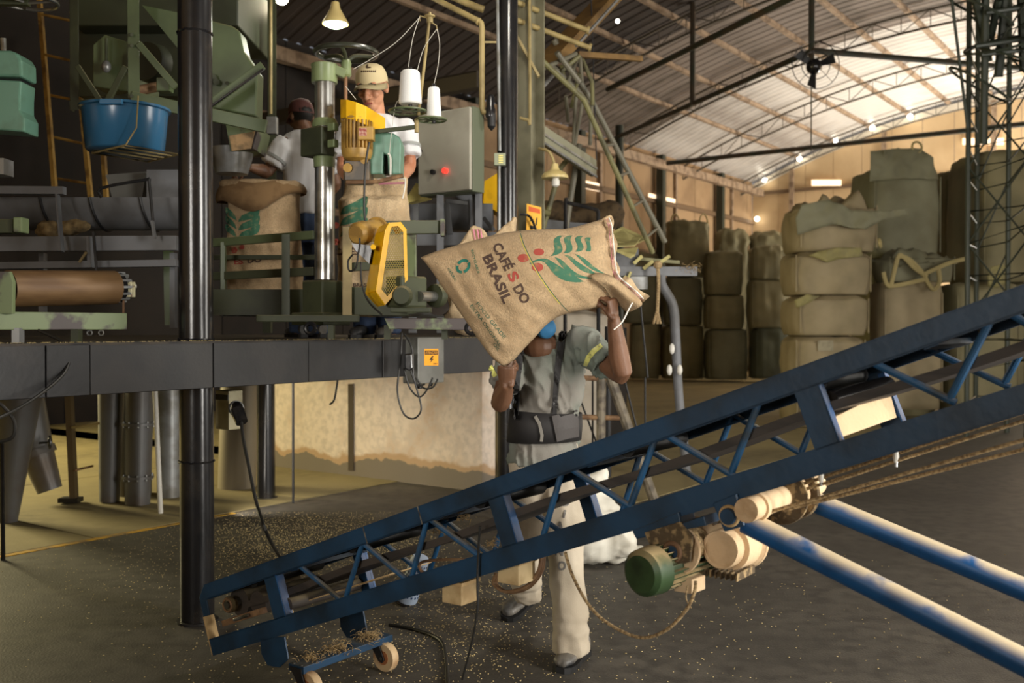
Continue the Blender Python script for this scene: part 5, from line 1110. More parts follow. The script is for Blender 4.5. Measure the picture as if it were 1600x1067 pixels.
bagthing(1375, 1480, 437, 640, YE, 2, 'tan bulk bag standing right of the near stack behind the conveyor', 70, dep=.7, group='near stack of bags')
bagthing(1488, 1600, 440, 650, YE + .3, 0, 'olive bulk bag behind the lattice tower, lower one', 71, dep=.8, group='near stack of bags')
bagthing(1380, 1500, 396, 440, YE, 1, 'open sagging bag top with loose straps under the tall bag', 72, dep=.7, crumple=.3, slump=.2, group='near stack of bags')
for pts in ([(1392, 446), (1398, 420), (1404, 400), (1412, 402), (1430, 420), (1448, 432)], [(1404, 400), (1420, 405), (1440, 425), (1452, 446), (1460, 452), (1468, 440), (1466, 420)], [(1380, 425), (1386, 445), (1400, 446), (1448, 436)], [(1440, 430), (1480, 412), (1510, 404)]):
    MB().tube(bez([P(x, y, YE - .2) for x, y in pts], 6), .035, 6).build('strap', m_strap, label={1392: 'folded pale strap over the open bag, left peak', 1404: 'long pale strap drooping over the open bag front', 1380: 'pale strap along the rim of the open bag', 1440: 'pale strap running right towards the lattice tower'}[pts[0][0]], cat='strap')
tf = bagthing(1356, 1478, 262, 402, 16.4, 1, 'tall upright grey green bulk bag with tied peaks, highest on the right stacks', 73, dep=1.2, slump=.02, group='near stack of bags')
flap([(1357, 284), (1359, 236), (1368, 236), (1384, 245), (1398, 250), (1415, 248), (1428, 238), (1437, 232), (1445, 240), (1455, 248), (1464, 282), (1420, 280)], 16.35, 'gathered grey cloth neck on the tall upright bag', 8, m_bag[1])
MB().torus(P(1431, 230, 16.3), Vector((.2, -1, .1)), .09, .018).build('lifting_loop', m_strap, tf); MB().torus(P(1382, 240, 16.3), Vector((.5, -1, .1)), .05, .016).build('lifting_loop', m_bag[1], tf)
bagthing(1478, 1512, 265, 430, 17.9, 0, 'narrow dark bag squeezed between the tall bag and the lattice tower', 74, dep=1.2, group='near stack of bags')
bagthing(1526, 1640, 232, 440, 16.6, 0, 'large dim bulk bag behind the lattice tower, upper one', 75, dep=1.4, crumple=.05, group='near stack of bags')
flap([(1540, 432), (1545, 418), (1562, 412), (1572, 416), (1574, 440), (1555, 450), (1542, 446)], 15.6, 'crumpled yellowish cloth inside the lattice tower view', 9, m_flap)
# support below the upper bags
for (a, b, t_, q_, Yy, n_) in ((1356, 1478, 402, 650, 16.6, 'hidden'), (1526, 1640, 440, 640, 16.9, 'x')):
    bagthing(a, b, t_, q_, Yy, 0, 'bulk bag carrying the tall upright bag' if n_ == 'hidden' else 'bulk bag carrying the dim bag behind the lattice tower', 80, dep=1.2, group='near stack of bags')
# white bulk bag and sheet behind the worker, brown husk heap in a grey bin
m_wbag = M('white woven plastic', (226, 222, 208), .5, col2=(200, 192, 172), ns=3, lo=.5, hi=.8)
m_bag.append(m_wbag); m_bag.append(M('dull white bag', (176, 166, 150), .7, col2=(150, 138, 120), ns=2))
bagthing(850, 957, 486, 742, 10.0, 5, 'tall pale white bulk bag behind the worker and trestle', 90, dep=.6, group='white bags', seams=True)
sp = [(900, 870), (905, 800), (915, 745), (935, 728), (955, 740), (968, 775), (985, 820), (1000, 845), (985, 862), (945, 868)]
mb = MB(); c = Pz(940, 868, 0)
for (x, y, Y_, r) in ((930, 760, 6.5, .10), (925, 800, 6.4, .15), (940, 830, 6.3, .18), (970, 845, 6.2, .10), (915, 845, 6.25, .13), (940, 740, 6.5, .06)): mb.ell(P(x, y, Y_), r, r, r * 1.15)
mb.ell(Vector((P(945, 860, 6.4).x, 6.45, .05)), .3, .2, .06)
build_mesh(remesh(mb, .022, 5, lambda p, n: .035 * noise.noise(Vector((p.x * 9, p.y * 9, p.z * 4))) + .012 * noise.noise(p * 26)), 'plastic_sack', m_wbag, origin=c, label='crumpled white plastic sack on the dark floor beside the worker leg', cat='sack')
hb = thing('grey_bin', base(900, 11.5, 0), 'grey bin heaped with brown husk behind the carried sack', 'bin')
pxprism([(848, 342), (900, 348), (950, 350), (950, 395), (848, 395)], 11.2, .8).build('bin_wall', m_grey, hb, smooth=0)
mb = MB()
for i in range(9): mb.ell(P(858 + i * 12, 338 + random.uniform(-4, 6), 11.6), .16, .3, .13 + random.uniform(0, .06))
build_mesh(remesh(mb, .05, 2, lambda p, n: .04 * noise.noise(p * 8)), 'husk_heap', M('brown husk', (84, 68, 46), .95, col2=(60, 48, 32), ns=14), hb)['kind'] = 'stuff'
MB().ubox(hb.location.dot(U) - .3, hb.location.dot(U) + .3, hb.location.dot(V) - .5, hb.location.dot(V) + .5, 0, 1.5).build('bin_stand', m_dark, hb, smooth=0)
# ---------------------------------------------------------------- people
m_skin = M('brown skin', (114, 80, 58), .5, col2=(94, 64, 44), ns=6, bump=.1, bs=120)
m_skin2 = M('tan skin', (190, 136, 104), .5, col2=(172, 114, 84), ns=5)
m_hair = M('black hair', (22, 18, 15), .6)
m_shirt = M('grey t shirt', (120, 116, 108), .85, col2=(108, 118, 108), ns=2.5, bump=.15, bs=220)
m_shirt2 = M('white work shirt', (214, 214, 216), .85, bump=.1, bs=160)
m_khaki = M('pale khaki trousers', (186, 174, 154), .85, col2=(160, 148, 128), ns=3.5, bump=.12, bs=200)
m_jeans = M('blue jeans', (66, 84, 116), .85, col2=(50, 64, 92), ns=5, bump=.12, bs=200)
m_boot = M('dusty black boot', (62, 62, 62), .5, col2=(112, 106, 96), ns=7, lo=.46, hi=.66, bump=.15, bs=40)
m_belt2 = M('black elastic', (32, 30, 30), .7); m_flapg = M('grey black belt flap', (62, 58, 56), .7)
m_reflect = M('yellow reflective band', (206, 206, 120), .4); m_mask = M('blue face mask', (64, 136, 190), .7)
m_eye = M('eye white', (220, 210, 200), .3); m_iris = M('dark iris', (30, 20, 14), .2); m_lip = M('lip', (150, 84, 74), .5)
def basis(d, up):      # local -Y looks along d
    y = -Vector(d).normalized(); z = (Vector(up) - y * y.dot(Vector(up))).normalized(); x = y.cross(z); return Matrix((x, y, z)).transposed()
def head_shape(mb, c, R, s=1.0):
    L = lambda x, y, z: c + R @ Vector((x, y, z)) * s
    E = lambda p, a, b, d: mb.ell(L(*p), a * s, b * s, d * s, R)
    E((0, .012, .035), .075, .095, .085); E((0, -.018, -.03), .062, .075, .078); E((0, -.045, -.085), .038, .04, .032); E((0, -.06, .02), .055, .03, .045)
    mb.tube([L(0, -.092, .02), L(0, -.108, -.015), L(0, -.116, -.032)], [.009 * s, .012 * s, .014 * s], 8, ball=True)
    for q in (-1, 1):
        E((q * .013, -.10, -.034), .010, .012, .009); E((q * .076, .012, .0), .012, .024, .034); E((q * .038, -.072, -.02), .024, .02, .022); E((q * .032, -.085, .038), .026, .012, .009)
    E((0, -.09, -.066), .024, .012, .009)
def hand_shape(mb, w, d, n, side, curl=(.5, .7, .5), s=1.0, spread=.1, th=1.0):
    d = Vector(d).normalized(); n = Vector(n); n = (n - d * n.dot(d)).normalized(); x = d.cross(n); x = x if x.dot(Vector(side)) > 0 else -x   # x points to the thumb
    rings = []
    for t, wd, th in ((-.01, .027, .021), (.02, .034, .017), (.055, .041, .015), (.09, .040, .012)):
        rings.append([w + d * t * s + (x * cos(a) * wd + n * sin(a) * th) * s for a in [2 * pi * k / 12 for k in range(12)]])
    mb.loft(rings)
    for i, ln in enumerate((.95, 1.05, .98, .78)):
        xo = .030 - i * .0205; p = w + (d * (.082 - .004 * abs(i - 1)) + x * xo) * s; dr = (d + x * spread * (1.2 - i * .8)).normalized(); nn = n.copy(); pts = [p]; 
        for k, (seg, c) in enumerate(zip((.044, .027, .021), curl)):
            a = c * (1 + .08 * i); dr, nn = (dr * cos(a) + nn * sin(a)), (nn * cos(a) - dr * sin(a)); pts.append(pts[-1] + dr * seg * ln * s)
        mb.tube([pts[0] - d * .02 * s] + pts, [.0098 * s, .0098 * s, .009 * s, .0082 * s, .007 * s], 8, ball=True)
    t0 = w + (d * .022 + x * .026) * s; td = (d * (.62 + .25 * (1 - th)) + x * .7 * th + n * (.3 + .5 * (1 - th))).normalized(); t1 = t0 + td * .042 * s; t2 = t1 + (td * .8 + d * .5 + n * (.25 + .6 * (1 - th)) - x * .5 * (1 - th)).normalized() * .032 * s; t3 = t2 + (d * .8 + n * .6 - x * .1).normalized() * .026 * s
    mb.tube([t0 - td * .015 * s, t0, t1, t2, t3], [.015 * s, .0145 * s, .0115 * s, .010 * s, .008 * s], 8, ball=True)
def ring(c, x, y, rx, ry, n=20): return [c + x * rx * cos(2 * pi * k / n) + y * ry * sin(2 * pi * k / n) for k in range(n)]
def torso_rings(pts, n=20):      # (centre, across vector, rx, ry)
    out = []
    for c, ac, rx, ry in pts:
        a = Vector(ac).normalized(); out.append(ring(c, a, ZZ.cross(a).normalized(), rx, ry, n))
    return out
def folds(amp, k=1.0, seed=0):
    def f(p, n):
        q = Vector((p.x * 13 * k + seed, p.y * 13 * k, p.z * 3.6 * k)); w = noise.noise(q + .6 * Vector((noise.noise(p * 5), noise.noise(p * 5 + Vector((9, 0, 0))), 0)))
        return amp * ((1 - abs(w) * 2.2) * .8 + .5 * noise.noise(Vector((p.x * 26, p.y * 26, p.z * 9 + seed))))
    return f
def boot(mb, heel, toe, up=ZZ, s=1.0):
    d = (toe - heel).normalized(); x = d.cross(up).normalized(); u = x.cross(d); L = (toe - heel).length
    rings = []
    for t, w, h in ((0, .030, .075), (.06, .037, .085), (.25, .038, .098), (.45, .040, .09), (.62, .047, .062), (.8, .050, .056), (.93, .042, .05), (1.0, .022, .036)):
        c = heel + d * L * t; rings.append([c + x * w * cos(a) + u * (h * .5 + h * .5 * sin(a)) for a in [2 * pi * k / 14 for k in range(14)]])
    mb.loft(rings)
def sole(heel, toe, up=ZZ):
    d = (toe - heel).normalized(); x = d.cross(up).normalized(); u = x.cross(d); L = (toe - heel).length
    r = []
    for t, w in ((-.02, .025), (.05, .038), (.25, .037), (.45, .038), (.65, .049), (.82, .052), (.95, .044), (1.02, .02)):
        c = heel + d * L * t; r.append([c - x * w, c + x * w, c + x * w + u * .026, c - x * w + u * .026])
    return MB().loft(r)
def upperarm(mb, a, b, c, r=(.052, .042, .046, .034, .027)):
    mb.tube(bez([a, a.lerp(b, .5), b, b.lerp(c, .35), c], 3), [r[0] + (r[1] - r[0]) * i / 6 if i <= 6 else (r[1] + (r[2] - r[1]) * (i - 6) / 3 if i <= 9 else r[2] + (r[4] - r[2]) * (i - 9) / 3) for i in range(13)], 12, ball=True)

# --- the worker carrying the sack
K1 = dict(N=P(848, 530, 4.54), H=P(846, 474, 4.50), SR=P(904, 530, 4.52), SL=P(806, 540, 4.58), ER=P(971, 586, 4.30), WR=P(959, 498, 4.22), EL=P(782, 628, 4.40), WL=P(791, 603, 4.24))
ws = thing('person', Pz(850, 1000, 0), 'person walking under a jute sack in grey shirt, back support belt and khaki trousers', 'person')
mb = MB(); Rw = basis((-.15, -1, -.25), ZZ)
head_shape(mb, K1['H'], Rw)
mb.tube([K1['N'] - ZZ * .06, K1['N'] + ZZ * .02, K1['H'] - ZZ * .06], [.075, .058, .055], 14, ball=True)
mb.ell(P(843, 541, 4.51), .085, .075, .065)
mb.loft(torso_rings([(P(856, 548, 4.56), (1, 0, 0), .15, .085), (P(858, 600, 4.58), (1, 0, 0), .145, .095), (P(853, 665, 4.6), (1, 0, 0), .13, .09), (P(850, 715, 4.62), (1, 0, 0), .14, .10)]))
upperarm(mb, K1['SR'], K1['ER'], K1['WR']); upperarm(mb, K1['SL'], K1['EL'], K1['WL'])
hand_shape(mb, K1['WR'], P(957, 470, 4.20) - K1['WR'], (-.75, .55, 0), (-.2, -1, .3), (1.1, 1.25, .9), spread=.01, th=.35)
hand_shape(mb, K1['WL'], (-.02, -.35, 1), (.35, .85, .35), (1, 0, .1), (1.2, 1.2, .8), spread=.02, th=.5)
for hip, kn, an in ((P(876, 720, 4.6), P(884, 865, 4.5), P(893, 1010, 4.44)), (P(830, 720, 4.66), P(821, 842, 4.74), P(823, 925, 5.04))):
    mb.tube([hip, kn, an], [.085, .055, .038], 12, ball=True)
wbody = build_mesh(remesh(mb, .0052, 3), 'body', m_skin, ws)
hm_ = MB(); hm_.ell(K1['H'] + Rw @ Vector((0, .022, .045)), .080, .096, .085, Rw); hm_.build('hair', m_hair, ws)
for q in (-1, 1):
    e = MB().ell(K1['H'] + Rw @ Vector((q * .032, -.082, .018)), .013, .010, .009, Rw).build('eye', m_eye, ws); MB().ell(K1['H'] + Rw @ Vector((q * .032, -.091, .017)), .005, .003, .005, Rw).build('iris', m_iris, e)
mk = MB(); mk.ell(P(852, 512, 4.44), (.050), .050, .050, Rw); build_mesh(remesh(mk, .008, 2, lambda p, n: .004 * noise.noise(p * 30)), 'face_mask', m_mask, ws)
# shirt
mb = MB()
tr_ = torso_rings([(P(858, 526, 4.57), (1, 0, -.10), .125, .085), (P(857, 540, 4.57), (1, 0, -.06), .155, .098), (P(856, 558, 4.56), (1, 0, -.04), .168, .108), (P(858, 590, 4.57), (1, 0, 0), .160, .122), (P(857, 630, 4.58), (1, 0, 0), .152, .122), (P(853, 660, 4.6), (1, 0, 0), .150, .115), (P(850, 690, 4.62), (1, 0, 0), .158, .122), (P(848, 712, 4.62), (1, 0, .05), .166, .13), (P(847, 722, 4.62), (1, 0, .05), .160, .126)], 28)
mb.loft([ring(P(843, 549, 4.56), Vector((1, 0, .12)).normalized(), Vector((-.15, .78, .62)).normalized(), .088, .094, 28), ring(P(853, 533, 4.57), Vector((1, 0, .05)).normalized(), Vector((-.1, .9, .3)).normalized(), .105, .085, 28)] + tr_)
def sleeve(S, E, f, r0, r1): mb.tube([S + (S - E) * .12, S.lerp(E, .1), S.lerp(E, f * .6), S.lerp(E, f)], [r0 * .8, r0, (r0 + r1) / 2, r1], 18)
sleeve(K1['SR'], K1['ER'], .70, .078, .076); sleeve(K1['SL'], K1['EL'], .72, .072, .07)
def fs(p, n):
    q = Vector((p.x * 17 + p.z * 5, p.y * 15, p.z * 4.5 + 3)); w = noise.noise(q + .8 * Vector((noise.noise(p * 6), 0, noise.noise(p * 6 + Vector((9, 0, 0)))))); r = max(0, 1 - abs(w) * 3.2)
    return .017 * r * r - .006 + .006 * noise.noise(p * 24)
shirt = build_mesh(remesh(mb, .0085, 5, lambda p, n: fs(p, n)), 'shirt', m_shirt, ws)
sb_ = bvh_of(shirt)
def strap(pts, w, name, mat, par, bv, off=.006, th=.003):
    o = decal(name, [strip_px(pts, w)], bv, mat, par, off, 5); m = o.modifiers.new('s', 'SOLIDIFY'); m.thickness = th; return o
strap([(880, 517), (877, 535), (872, 570), (868, 610), (866, 650)], [11, 11, 10, 8, 7], 'suspender', m_belt2, ws, sb_, .010)
strap([(820, 530), (812, 560), (808, 600), (806, 655)], [9, 9, 8, 8], 'suspender', m_belt2, ws, sb_, .010)
strap([(940, 539), (928, 548), (919, 559), (914, 572)], [7, 8, 8, 6], 'reflective_band', m_reflect, shirt, sb_, .004, .001)
strap([(765, 572), (769, 580), (774, 588)], [8, 8, 7], 'reflective_band', m_reflect, shirt, sb_, .004, .001)
bl_ = MB().loft(torso_rings([(P(853, 642, 4.6), (1, 0, -.05), .168, .136), (P(852, 664, 4.6), (1, 0, -.03), .172, .140), (P(850, 688, 4.61), (1, 0, .03), .174, .142)], 40), cap=False).build('back_belt', m_belt2, ws, smooth=1.5)
m = bl_.modifiers.new('s', 'SOLIDIFY'); m.thickness = .006
bb_ = bvh_of(bl_)
o = decal('belt_flap', [poly_px([(862, 650), (902, 640), (904, 682), (888, 685), (870, 690)])], bb_, m_flapg, ws, .008, 6); o.modifiers.new('s', 'SOLIDIFY').thickness = .004
o = decal('belt_overlap', [strip_px([(836, 650), (843, 662), (847, 680), (846, 690)], 5)], bb_, m_shirt, ws, .008, 6); o.modifiers.new('s', 'SOLIDIFY').thickness = .003
decal('strap_buckle', [poly_px([(863, 629), (872, 629), (872, 640), (863, 640)])], sb_, m_boot, ws, .013, 6)
# trousers
mb = MB()
mb.loft(torso_rings([(P(850, 690, 4.63), (1, 0, 0), .15, .11), (P(850, 725, 4.63), (1, 0, 0), .165, .12), (P(852, 760, 4.62), (1, 0, 0), .16, .115), (P(853, 785, 4.62), (1, 0, 0), .13, .10)]))
mb.tube(bez([P(874, 730, 4.60), P(880, 800, 4.55), P(885, 868, 4.49), P(890, 940, 4.45), P(892, 1000, 4.42), P(892, 1018, 4.42)], 3), [.105, .10, .098, .095, .09, .087, .084, .081, .079, .077, .076, .076, .076, .078, .08, .076], 20)
mb.tube(bez([P(832, 730, 4.66), P(826, 790, 4.72), P(822, 845, 4.76), P(822, 895, 4.93), P(824, 925, 5.05)], 3), [.10, .098, .095, .09, .086, .084, .08, .078, .076, .076, .076, .078, .078], 20)
ft = folds(.010, .8, 11)
def tdis(p, n):
    return ft(p, n) + (.014 * max(0, 1 - abs(p.z - .17) / .09) * noise.noise(Vector((p.x * 8, p.y * 8, p.z * 34))) if p.z < .3 else 0)
trs = build_mesh(remesh(mb, .0095, 5, tdis), 'trousers', m_khaki, ws)
tb_ = bvh_of(trs)
m_print = M('grey trouser print', (104, 100, 96), .8)
pr = []
for ch, x, y, h in (('D', 884, 791, 14), ('i', 881, 809, 13), ('A', 875, 829, 14), ('N', 874, 868, 13), ('O', 878, 891, 14)):
    wd = {'i': 3}.get(ch, 12); pr.append(text_px(ch, (x - wd / 2 - 1, y - 1), (x + wd / 2, y), h, .03))
for q in pr: decal('printed_letter', [q], tb_, m_print, trs, .002, 5)
# boots
h1, t1 = Pz(903, 1030, 0), Pz(876, 1052, 0); h1 = t1 + (h1 - t1).normalized() * .29
mb = MB(); boot(mb, h1 + ZZ * .02, t1 + ZZ * .02); mb.tube([h1 + (t1 - h1) * .2 + ZZ * .05, P(893, 1008, 4.42)], [.05, .052], 14)
b1 = build_mesh(remesh(mb, .008, 3, lambda p, n: .003 * noise.noise(p * 40)), 'boot', m_boot, ws); sole(h1, t1).build('boot_sole', m_rubber, b1, smooth=0)
t2 = Pz(789, 971, 0) + ZZ * .004; h2 = P(830, 938, 5.22); h2 = t2 + (h2 - t2).normalized() * .28; up2 = Vector((.1, -.2, 1))
mb = MB(); boot(mb, h2 + ZZ * .02, t2 + ZZ * .02, up2); mb.tube([h2 + (t2 - h2) * .2 + ZZ * .05, P(824, 920, 5.05)], [.05, .052], 14)
b2 = build_mesh(remesh(mb, .008, 3, lambda p, n: .003 * noise.noise(p * 40)), 'boot', m_boot, ws); sole(h2, t2, up2).build('boot_sole', m_rubber, b2, smooth=0)

# --- two men on the platform
def man(label, H, face, N, SR, SL, arms, torso, legs, shirtm, jeans, skin, cap, Rup=ZZ, s=1.0, seed=1, hands=()):
    foot = (legs[0][2] + legs[1][2]) / 2; foot.z = ZT; t = thing('person', foot, label, 'person')
    mb = MB(); R = basis(face, Rup); head_shape(mb, H, R, s)
    mb.tube([N - ZZ * .05, N + ZZ * .02, H - R @ Vector((0, -.015, .05))], [.07, .056, .054], 14, ball=True)
    mb.loft(torso_rings([(c, a, rx - .02, ry - .02) for c, a, rx, ry in torso]))
    for a in arms: upperarm(mb, *a)
    for h in hands: hand_shape(mb, *h)
    for hip, kn, an in legs: mb.tube([hip, kn, an], [.08, .055, .04], 12, ball=True)
    build_mesh(remesh(mb, .006, 3), 'body', skin, t)
    hr = MB(); hr.ell(H + R @ Vector((0, .022, .015)) * s, .078 * s, .092 * s, .072 * s, R); hr.build('hair', m_hair, t)
    mb = MB(); mb.loft(torso_rings(torso, 28))
    for a in arms:
        S, E = a[0], a[1]; mb.tube([S + (S - E) * .12, S.lerp(E, .15), S.lerp(E, .5), S.lerp(E, .78)], [.06, .08, .078, .08], 18)
    ff = folds(.008, 1, seed); sh = build_mesh(remesh(mb, .010, 5, lambda p, n: ff(p, n)), 'shirt', shirtm, t)
    for a in arms:
        S, E = a[0], a[1]; d = (E - S).normalized(); u_, b_ = frame(d)
        MB().loft([[S.lerp(E, q) + (u_ * cos(2 * pi * k / 24) + b_ * sin(2 * pi * k / 24)) * .088 for k in range(24)] for q in (.52, .60)], cap=False).build('grey_band', M('grey sleeve band', (150, 152, 150), .6), sh)
    mb = MB(); c, a, rx, ry = torso[-1]; mb.loft(torso_rings([(c + ZZ * .05, a, rx - .01, ry - .01), (c - ZZ * .1, a, rx - .005, ry), (c - ZZ * .2, a, rx - .03, ry - .01)]))
    for hip, kn, an in legs: mb.tube([hip, kn, an], [.095, .075, .07], 16)
    fj = folds(.008, .9, seed + 5); build_mesh(remesh(mb, .011, 4, lambda p, n: fj(p, n)), 'jeans', jeans, t)
    for hip, kn, an in legs:
        fd = Vector((face[0], face[1], 0)).normalized(); g = Vector((an.x, an.y, ZT)); b = MB(); boot(b, g - fd * .08 + ZZ * .02, g + fd * .19 + ZZ * .02); bo_ = b.build('boot', m_boot, t, smooth=1); sole(g - fd * .08, g + fd * .19).build('boot_sole', m_rubber, bo_, smooth=0)
    # cap: crown and curved brim
    cm, bm_ = cap; crown = MB(); rg = []
    for z, k in ((.035, 1.0), (.06, 1.0), (.09, .93), (.115, .75), (.128, .45), (.133, .1)): rg.append([H + R @ Vector((.086 * k * cos(q) * s, (.105 * k * sin(q) + .005) * s, (z - (.045 * (.135 - z) / .1 * max(0, sin(q)))) * s)) for q in [2 * pi * i / 24 for i in range(24)]])
    cr = crown.loft(rg).build('cap', cm, t, smooth=1.2); br = MB(); v = []
    for i in range(13):
        q = pi + pi * i / 12; x = .086 * cos(q) * 1.0; v.append(((x, .105 * sin(q) + .005, .038 - .012 * (abs(x) / .086) ** 2), (x * 1.02, .105 * sin(q) * 1.0 + .005 - .075 * sin(pi * i / 12) ** .7, .030 - .035 * (abs(x) / .086) ** 2)))
    vs = [H + R @ Vector(a) * s for a, b in v] + [H + R @ Vector(b) * s for a, b in v]
    b = br.add(vs, [(i, i + 1, 14 + i, 13 + i) for i in range(12)]).build('cap_brim', bm_, cr, smooth=1.5); b.modifiers.new('s', 'SOLIDIFY').thickness = .005
    for q in (-1, 1):
        MB().ell(H + R @ Vector((q * .033, -.083, .014)) * s, .014 * s, .009 * s, .008 * s, R).build('eyelid', skin, t)
        e = MB().ell(H + R @ Vector((q * .033, -.088, .008)) * s, .010 * s, .006 * s, .004 * s, R).build('eye', m_iris, t)
        MB().tube([H + R @ Vector((q * a, -.098 + .012 * (a - .015) / .04, z)) * s for a, z in ((.014, .034), (.03, .039), (.052, .032))], .0045 * s, 6).build('eyebrow', m_hair, t)
    MB().tube([H + R @ Vector((a, -.100 + abs(a) * .3, -.066)) * s for a in (-.022, 0, .022)], .005 * s, 6).build('mouth', m_lip, t)
    return t, cr, sh
Y2 = 6.35; k2 = Y2 / F
H2 = P(582, 138, Y2); Vx = Vector((1, 0, 0))
m_capc = M('cream cap', (196, 180, 140), .8, bump=.1, bs=150)
pm, capo, shm = man('person in cream cap and pale shirt looking down behind the sewing machine', H2, (-.22, -1, -.42), P(588, 180, Y2 + .05), P(632, 196, Y2 + .08), P(548, 200, Y2 + .05),
    [(P(632, 198, Y2 + .06), P(640, 258, Y2), P(615, 290, Y2 - .2)), (P(548, 200, Y2 + .05), P(536, 262, Y2 - .02), P(556, 292, Y2 - .22))],
    [(P(589, 181, Y2 + .06), Vx, .075, .07), (P(590, 188, Y2 + .06), Vx, .15, .095), (P(591, 200, Y2 + .06), Vx, .19, .115), (P(591, 240, Y2 + .06), Vx, .185, .13), (P(590, 290, Y2 + .06), Vx, .175, .13), (P(590, 322, Y2 + .06), Vx, .18, .135)],
    [(P(606, 325, Y2 + .06), P(608, 425, Y2 + .02), P(610, 520, Y2 + .06)), (P(572, 325, Y2 + .06), P(570, 425, Y2 + .02), P(570, 520, Y2 + .06))],
    m_shirt2, m_jeans, m_skin2, (m_capc, M('cap brim edge', (150, 138, 104), .8)), s=1.16, seed=21,
    hands=[(P(615, 290, Y2 - .2), (-.6, -.6, -.3), (-.3, .3, -1), (-.5, 0, .5), (.4, .5, .3)), (P(556, 292, Y2 - .22), (.6, -.5, -.3), (.3, .3, -1), (.5, 0, .5), (.4, .5, .3))])
cb_ = bvh_of(capo); m_capink = M('dark cap print', (70, 52, 34), .7)
decal('cap_emblem', [poly_px([(571, 105), (573, 100), (576, 101), (575, 104), (579, 104), (580, 106), (573, 107)])], cb_, m_capink, capo, .002, 3)
decal('cap_lettering', [poly_px([(564 + i * 3, 113 - .5 * (1 - ((i - 3.5) / 3.5) ** 2)), (566.2 + i * 3, 113 - .5 * (1 - ((i - 3.5) / 3.5) ** 2)), (566.2 + i * 3, 110 - .5), (564 + i * 3, 110)]) for i in range(8)], cb_, m_capink, capo, .002, 3)
Y3 = 7.0
m_capm = M('maroon cap', (86, 50, 46), .8)
man('person seen from behind in dark maroon cap, white shirt and jeans by the filled sack', P(471, 184, Y3), (-.55, .8, -.25), P(476, 208, Y3), P(505, 224, Y3), P(446, 222, Y3 - .05),
    [(P(446, 224, Y3 - .06), P(418, 268, Y3 - .1), P(392, 262, Y3 - .25)), (P(505, 226, Y3), P(524, 285, Y3 + .05), P(505, 315, Y3 + .25))],
    [(P(476, 205, Y3), Vx, .075, .07), (P(477, 212, Y3), Vx, .14, .095), (P(478, 224, Y3), Vx, .175, .115), (P(480, 262, Y3), Vx, .165, .125), (P(481, 305, Y3), Vx, .16, .125), (P(481, 336, Y3), Vx, .17, .13)],
    [(P(496, 345, Y3), P(496, 432, Y3), P(498, 520, Y3 + .03)), (P(468, 345, Y3), P(470, 432, Y3), P(468, 520, Y3))],
    m_shirt2, m_jeans, m_skin, (m_capm, m_capm), seed=33, hands=[(P(392, 262, Y3 - .25), (-.9, -.2, -.2), (0, .3, -1), (0, .5, .6), (.5, .6, .4)), (P(505, 315, Y3 + .25), (-.3, .9, -.1), (0, 0, -1), (.5, 0, .5), (.4, .5, .3))])

# ---------------------------------------------------------------- sacks
def jute(name, c1, c2):
    m = M(name, c1, .9, col2=c2, ns=14, lo=.35, hi=.75, bump=.5, bs=170, st=(1, 1, 1), fine=.28); return m
m_jute = jute('jute cloth', (182, 156, 120), (156, 130, 96)); m_jutel = jute('pale jute cloth', (198, 174, 138), (176, 150, 114))
m_pg = M('faded green print', (58, 104, 80), .9, col2=(118, 122, 86), ns=45, lo=.52, hi=.72); m_pr = M('faded red print', (158, 68, 56), .9, col2=(158, 108, 78), ns=45, lo=.55, hi=.75)
m_pb = M('dark brown print', (72, 54, 44), .9, col2=(120, 98, 72), ns=60, lo=.58, hi=.78); m_pgd = M('thin green print', (56, 92, 74), .9, col2=(120, 114, 80), ns=60, lo=.5, hi=.7)
m_py = M('yellow thread', (206, 190, 84), .9); m_pink = M('pink thread', (206, 130, 150), .9)
def poly_at(pts, t):
    L = [0]
    for a, b in zip(pts, pts[1:]): L.append(L[-1] + (Vector(b) - Vector(a)).length)
    d = t * L[-1]
    for i in range(len(pts) - 1):
        if d <= L[i + 1] or i == len(pts) - 2: return Vector(pts[i]).lerp(Vector(pts[i + 1]), (d - L[i]) / (L[i + 1] - L[i]))
def smoothpoly(pts, n=40): 
    b = bez([Vector((x, y, 0)) for x, y in pts], 6); return [(p.x, p.y) for p in b]
def coons(top, bot, left, right, s, t):
    T_, B_, L_, R_ = poly_at(top, s), poly_at(bot, s), poly_at(left, t), poly_at(right, t)
    tl, tr__, bl__, br_ = Vector(top[0]), Vector(top[-1]), Vector(bot[0]), Vector(bot[-1])
    return T_ * (1 - t) + B_ * t + L_ * (1 - s) + R_ * s - (tl * (1 - s) * (1 - t) + tr__ * s * (1 - t) + bl__ * (1 - s) * t + br_ * s * t)
top = smoothpoly([(657, 402), (680, 393), (710, 384), (745, 374), (780, 365), (815, 360), (850, 358), (885, 357), (915, 350), (945, 341)])
bot = smoothpoly([(787, 573), (802, 563), (818, 546), (835, 528), (850, 511), (868, 497), (890, 489), (915, 484), (940, 480), (956, 474)])
left = smoothpoly([(657, 402), (672, 420), (690, 447), (708, 473), (728, 502), (750, 534), (768, 558), (787, 573)])
right = smoothpoly([(945, 341), (950, 360), (953, 385), (957, 410), (961, 435), (960, 455), (956, 474)])
NS, NT = 72, 48; vs = []; 
def edgew(s, t): return (max(sin(pi * s), 0) ** .5) * (max(sin(pi * t), 0) ** .5)
cs_ = thing('jute_sack', P(840, 560, 4.2), 'printed jute coffee sack carried on the shoulder of the walking person', 'sack')
